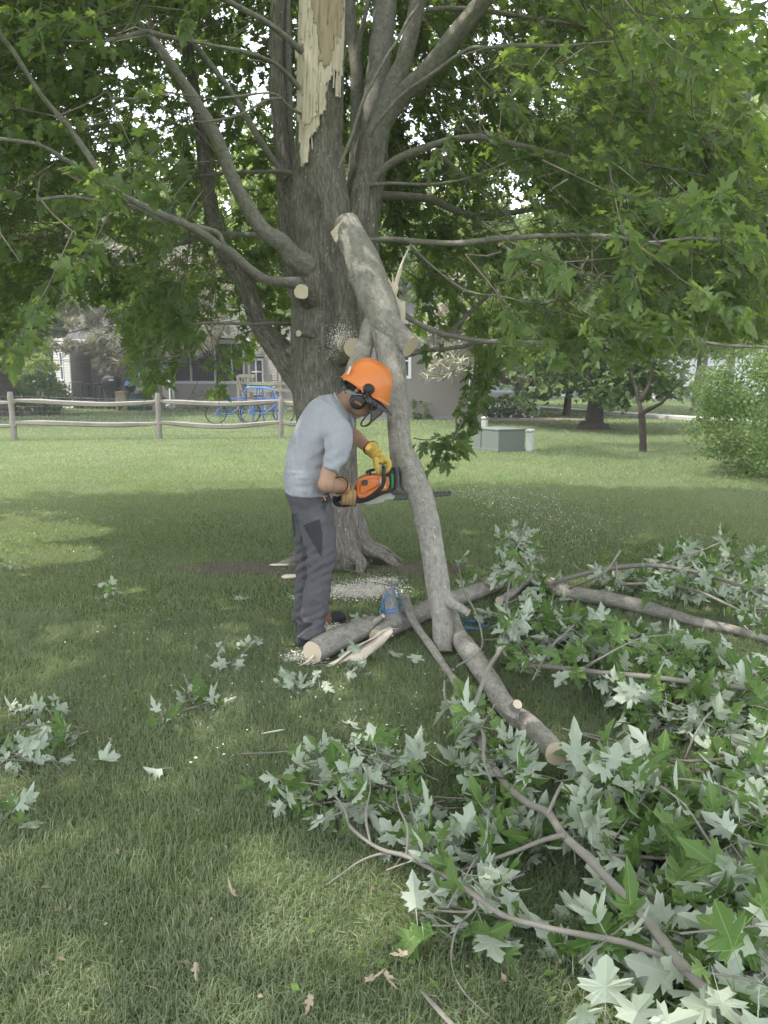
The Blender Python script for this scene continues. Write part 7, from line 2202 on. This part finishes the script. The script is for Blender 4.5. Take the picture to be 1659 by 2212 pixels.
# ---- boots
def boot(c, mat2, label):
    mb = MB(); x0, y, _ = c
    st = [(-.075, .030, .035, .030), (-.05, .036, .040, .045), (0, .040, .045, .055), (.06, .044, .045, .052), (.12, .048, .036, .038), (.17, .046, .030, .032), (.20, .030, .022, .025)]
    n = 20; V = []
    for x, w, zc, h in st:
        for j in range(n):
            a = 2 * math.pi * j / n
            zz = zc + h * math.sin(a); zz = max(zz, .004)
            V.append((x0 + x, y + w * math.cos(a), zz))
    fs = [(i * n + j, i * n + (j + 1) % n, (i + 1) * n + (j + 1) % n, (i + 1) * n + j) for i in range(len(st) - 1) for j in range(n)]
    fs.append(tuple(range(n))); fs.append(tuple((len(st) - 1) * n + j for j in range(n))[::-1])
    mb.add(V, fs)
    mb.tube([Vector((x0 - .02, y, .05)), Vector((x0 - .015, y, .12)), Vector((x0 - .012, y, .17))], [.048, .050, .052], 18, sub=3)
    o = fuse(mb, 'boot', MAT[mat2], man, .006, 2, None, label)
    mb = MB()
    V = []
    for z in (.0, .022):
        for x, w in ((-.082, .02), (-.07, .036), (0, .042), (.06, .048), (.13, .052), (.18, .046), (.21, .026)):
            V.append((x0 + x, y - w, z))
        for x, w in ((.21, .026), (.18, .046), (.13, .052), (.06, .048), (0, .042), (-.07, .036), (-.082, .02)):
            V.append((x0 + x, y + w, z))
    m = 14
    mb.add(V, [tuple(range(m))[::-1], tuple(range(m, 2 * m))] + [(i, (i + 1) % m, m + (i + 1) % m, m + i) for i in range(m)])
    q = mb.obj('sole', MAT['boot'], None, False); q.parent = o
    if mat2 == 'boot_brown':
        mb = MB(); ball(mb, Vector((x0 + .155, y, .040)), (Vector((1, 0, 0)), Vector((0, 1, 0)), Vector((0, 0, 1))), (.058, .052, .042), 16)
        q = mb.obj('toe_cap', MAT['boot'], None); q.parent = o
boot((nearF.x - .0, nearF.y, 0), 'boot', 'black boot half hidden behind the log')
boot((farF.x + .0, farF.y + .01, 0), 'boot_brown', 'brown boot with a black toe cap')

# ---- gloves
def glove(paths, palm, mat, label, cuffc, cuffd, cr):
    mb = MB()
    for c, ax, r in palm: ball(mb, c, ax, r, 16)
    for pts, rad in paths: mb.tube(pts, rad, 12, sub=5)
    # gauntlet
    d = cuffd.normalized()
    mb.tube([cuffc + d * .02, cuffc, cuffc - d * .035, cuffc - d * .055], [cr * .9, cr, cr * 1.12, cr * 1.2], 20, sub=3)
    o = fuse(mb, 'glove', MAT[mat], man, .0032, 3, lambda co, no: (fbm(co[:, 0] * 45, co[:, 1] * 45, co[:, 2] * 45, 2) - .5) * .005, label)
    mb = MB(); a = d.orthogonal().normalized(); b = d.cross(a)
    mb.tube([cuffc - d * .057 + a * cr * 1.2 * math.cos(t) + b * cr * 1.2 * math.sin(t) for t in np.linspace(0, 2 * math.pi, 26)], [.0035] * 26, 6, caps=False)
    q = mb.obj('cuff', MAT['cuff'], None); q.parent = o
X3 = (Vector((1, 0, 0)), Vector((0, 1, 0)), Vector((0, 0, 1)))
YS = limbY(1068)            # the bar lies in the middle of the limb
YN = YS - .055              # near face of the saw body
# left glove over the front handle
fp = []
for k, (dy, ln) in enumerate(((-.020, .92), (.003, 1.0), (.026, .97), (.047, .85))):
    Yk = YS - .035 + dy
    r = .0150 - .0008 * (k == 3)
    fp.append(([P(820, 990, Yk), P(831, 991, Yk), P(838 + 2 * ln, 999, Yk), P(839, 1012, Yk), P(831, 1021 - 2 * (1 - ln), Yk)], [r * 1.15, r * 1.15, r * 1.08, r, r * .88]))
fp.append(([P(812, 988, YS - .055), P(812, 1000, YS - .068), P(815, 1013, YS - .070), P(821, 1024, YS - .066)], [.019, .018, .016, .014]))
dL = (P(822, 992, YS - .02) - WR2).normalized()
glove(fp, [(P(819, 991, YS - .015), (dL, Vector((0, 1, 0)), dL.cross(Vector((0, 1, 0)))), (.045, .050, .030)), (P(826, 996, YS - .01), X3, (.024, .048, .022))], 'glove_y', 'yellow leather glove gripping the front handle', P(811, 979, YS - .0), dL, .038)
# right glove on the rear handle
fp = []
for k in range(4):
    u = 765 - 7.6 * k
    Yk = YS - .045
    r = .0130 - .0006 * (k == 3)
    fp.append(([P(u - 1, 1060, Yk - .008), P(u, 1070 + k * .6, Yk - .034), P(u - 1, 1079 + k * .6, Yk - .034), P(u - 2, 1087 + k * .3, Yk - .008), P(u - 2, 1084, Yk + .028)], [r * 1.2, r * 1.15, r * 1.05, r, r * .85]))
fp.append(([P(757, 1052, Yk), P(766, 1058, Yk + .012), P(770, 1066, Yk + .03), P(769, 1073, Yk + .04)], [.017, .0155, .014, .012]))
dR = (P(757, 1064, YS - .05) - WR1).normalized()
glove(fp, [(P(754, 1063, YS - .058), (dR, Vector((0, 1, 0)), dR.cross(Vector((0, 1, 0)))), (.050, .026, .038))], 'glove_t', 'tan leather glove on the rear handle', P(741, 1053, YS - .066 if False else lin(WR1.y, YS - .05, .3)), dR, .040)

# ================================================================== CHAINSAW
saw = thing('chainsaw', P(805, 1060, YS), 'orange and black chainsaw with its bar through the leaning limb', 'chainsaw')
def slab(name, poly, y0, y1, mat, bev=.006, parent=saw, label=None, seg=3):
    pts = [P(u, v, y0) for u, v in poly]; n = len(pts)
    V = [tuple(p) for p in pts] + [tuple(p + Vector((0, y1 - y0, 0))) for p in pts]
    fs = [tuple(range(n)), tuple(range(n, 2 * n))[::-1]] + [(i, n + i, n + (i + 1) % n, (i + 1) % n) for i in range(n)]
    me = mesh_from(name, V, fs, MAT[mat], None, False)
    bm = bmesh.new(); bm.from_mesh(me); bmesh.ops.recalc_face_normals(bm, faces=bm.faces); bm.to_mesh(me); bm.free()
    o = bpy.data.objects.new(name, me); COL.objects.link(o)
    if bev:
        b = o.modifiers.new('b', 'BEVEL'); b.width = bev; b.segments = seg; b.limit_method = 'ANGLE'
    if parent is not None:
        if parent.type == 'EMPTY': adopt(o, parent)
        else: o.parent = parent
    if label: o['label'] = label
    return o
body_s = slab('engine_cover', [(770, 1068), (769.5, 1043), (773, 1035), (791, 1028), (805, 1026.5), (820, 1026), (838, 1029), (840.5, 1053), (836, 1060), (816, 1064), (802, 1070), (792, 1076), (777, 1077), (771, 1074)], YN, YS + .05, 'orange_saw', .013, label='glossy orange engine cover')
slab('cover_bulge', [(776, 1066), (777, 1046), (786, 1038), (800, 1034), (818, 1034), (824, 1042), (812, 1054), (796, 1062), (786, 1068)], YN - .012, YN + .01, 'orange_saw', .011)
slab('cover_crease', [(787, 1057), (800, 1050), (815, 1044), (820, 1046), (806, 1054), (790, 1063)], YN - .018, YN, 'orange_saw', .006)
slab('filter_cap', [(781.5, 1039), (785, 1037.5), (793, 1037.5), (794.5, 1040), (794, 1048), (784, 1049.5), (782, 1046)], YN - .024, YN, 'dark_peak', .004)
slab('data_label', [(820, 1034), (823, 1033.5), (825.5, 1057), (822, 1057.5)], YN - .014, YN - .004, 'sticker', .001, label='white printed label')
slab('data_label', [(828, 1040), (832, 1041), (834, 1054), (830, 1055.5)], YN - .004, YN + .006, 'sticker', .001)
slab('front_housing', [(829, 1023), (838, 1019), (853, 1013.5), (856, 1030), (856, 1056), (850, 1062), (838, 1065), (830, 1067), (825, 1064), (838, 1058), (842, 1050), (840, 1030)], YN + .002, YS + .048, 'black_plastic', .006)
slab('green_stripe', [(845, 1024.5), (849.5, 1022.5), (850.5, 1035), (849.5, 1053), (845.5, 1055.5), (846, 1040)], YN - .003, YN + .006, 'green_stripe', .001)
slab('base_housing', [(760, 1078), (775, 1075), (790, 1078), (803, 1070), (820, 1064), (836, 1060), (838, 1064), (825, 1069), (808, 1078), (795, 1084), (775, 1088), (760, 1087)], YN + .004, YS + .046, 'black_plastic', .005)
slab('side_cover', [(782, 1087), (788, 1083), (802, 1075), (824, 1067), (849, 1063.5), (853, 1073), (851, 1078), (832, 1080), (828, 1085), (812, 1088), (795, 1091)], YS - .01, YS + .055, 'pale_cover', .005, label='pale dusty clutch cover under the engine')
# front hand guard
mb = MB(); g_ = [(855, 1011), (857.5, 1014), (858.5, 1032), (858, 1050), (854, 1063), (846, 1068)]
for yy in (YN - .02,):
    mb.tube([P(u, v, yy) for u, v in g_], [.007] * 6, 10, sub=4)
mb.tube([P(855, 1011, YN - .02), P(856, 1009, YS), P(855, 1012, YS + .07)], [.008] * 3, 10, sub=5)
mb.obj('hand_guard', MAT['dark_peak'], saw)
slab('guard_plate', [(853, 1013), (856.5, 1013), (858, 1035), (857, 1055), (853.5, 1060), (855, 1040)], YN - .022, YS + .06, 'dark_peak', .003)
# tube handle: over the top, down the near side, under to the rear
mb = MB()
mb.tube([P(829, 1013, YS + .075), P(828.5, 1010, YS + .05), P(828, 1009, YS), P(828.5, 1010, YN - .022), P(829, 1018, YN - .036), P(829.5, 1034, YN - .038), P(826.5, 1048, YN - .038), P(819, 1058, YN - .036), P(808, 1068, YN - .03), P(796, 1076, YN - .022), P(782, 1083, YN - .008)], [.0115] * 11, 16, sub=6)
mb.obj('front_handle', MAT['black_plastic'], saw)
# rear handle loop
mb = MB()
mb.tube([P(768, 1062, YS - .02), P(760, 1068, YS - .02), P(748, 1072, YS - .02), P(736, 1076, YS - .02), P(727, 1079, YS - .02), P(723, 1074, YS - .02), P(724, 1084, YS - .02), P(731, 1090, YS - .02), P(750, 1090, YS - .02), P(768, 1086, YS - .02)], [.016, .015, .015, .015, .014, .012, .014, .013, .013, .016], 14, sub=5)
mb.obj('rear_handle', MAT['black_plastic'], saw)
slab('heel_plate', [(735, 1084), (763, 1081), (768, 1084), (767, 1087), (740, 1091), (734, 1089)], YS - .066, YS + .01, 'pale_cover', .003)
slab('rear_shield', [(766, 1054), (769, 1053), (772, 1078), (774, 1086), (770, 1085), (768, 1070)], YN - .01, YS + .04, 'black_plastic', .002)
mb = MB(); mb.tube([P(799.5, 1027, YS - .02), P(799.5, 1019, YS - .02)], [.007, .006], 10); mb.tube([P(791, 1022, YS - .035), P(796, 1018, YS - .03), P(806, 1015, YS - .02), P(813, 1012, YS - .01)], [.009, .0095, .009, .007], 10, sub=3)
mb.obj('starter_grip', MAT['black_plastic'], saw)
bar = slab('guide_bar', [(850, 1068.5), (900, 1066.5), (966, 1063.2), (970, 1064), (972.5, 1066), (970.5, 1068), (966, 1069.3), (900, 1075), (850, 1079.5)], YS - .003, YS + .003, 'steel', 0)
mb = MB()
edge = [(850, 1068), (900, 1066), (967, 1062.5), (972, 1064), (973.5, 1066.2), (971.5, 1069), (966, 1070), (900, 1075.8), (850, 1080)]
ep, _ = spline([P(u, v, YS) for u, v in edge], [1] * 9, 9)
for i in range(len(ep) - 1):
    d = (ep[i + 1] - ep[i]); q = (ep[i] + ep[i + 1]) / 2
    rot = Matrix.Rotation(math.atan2(-d.z, d.x), 3, 'Y')
    mb.box(q + Vector((0, (.0025 if i % 2 else -.0025), 0)), (d.length * .8, .0035, .0075), rot)
c_ = mb.obj('chain', MAT['black_metal'], saw)
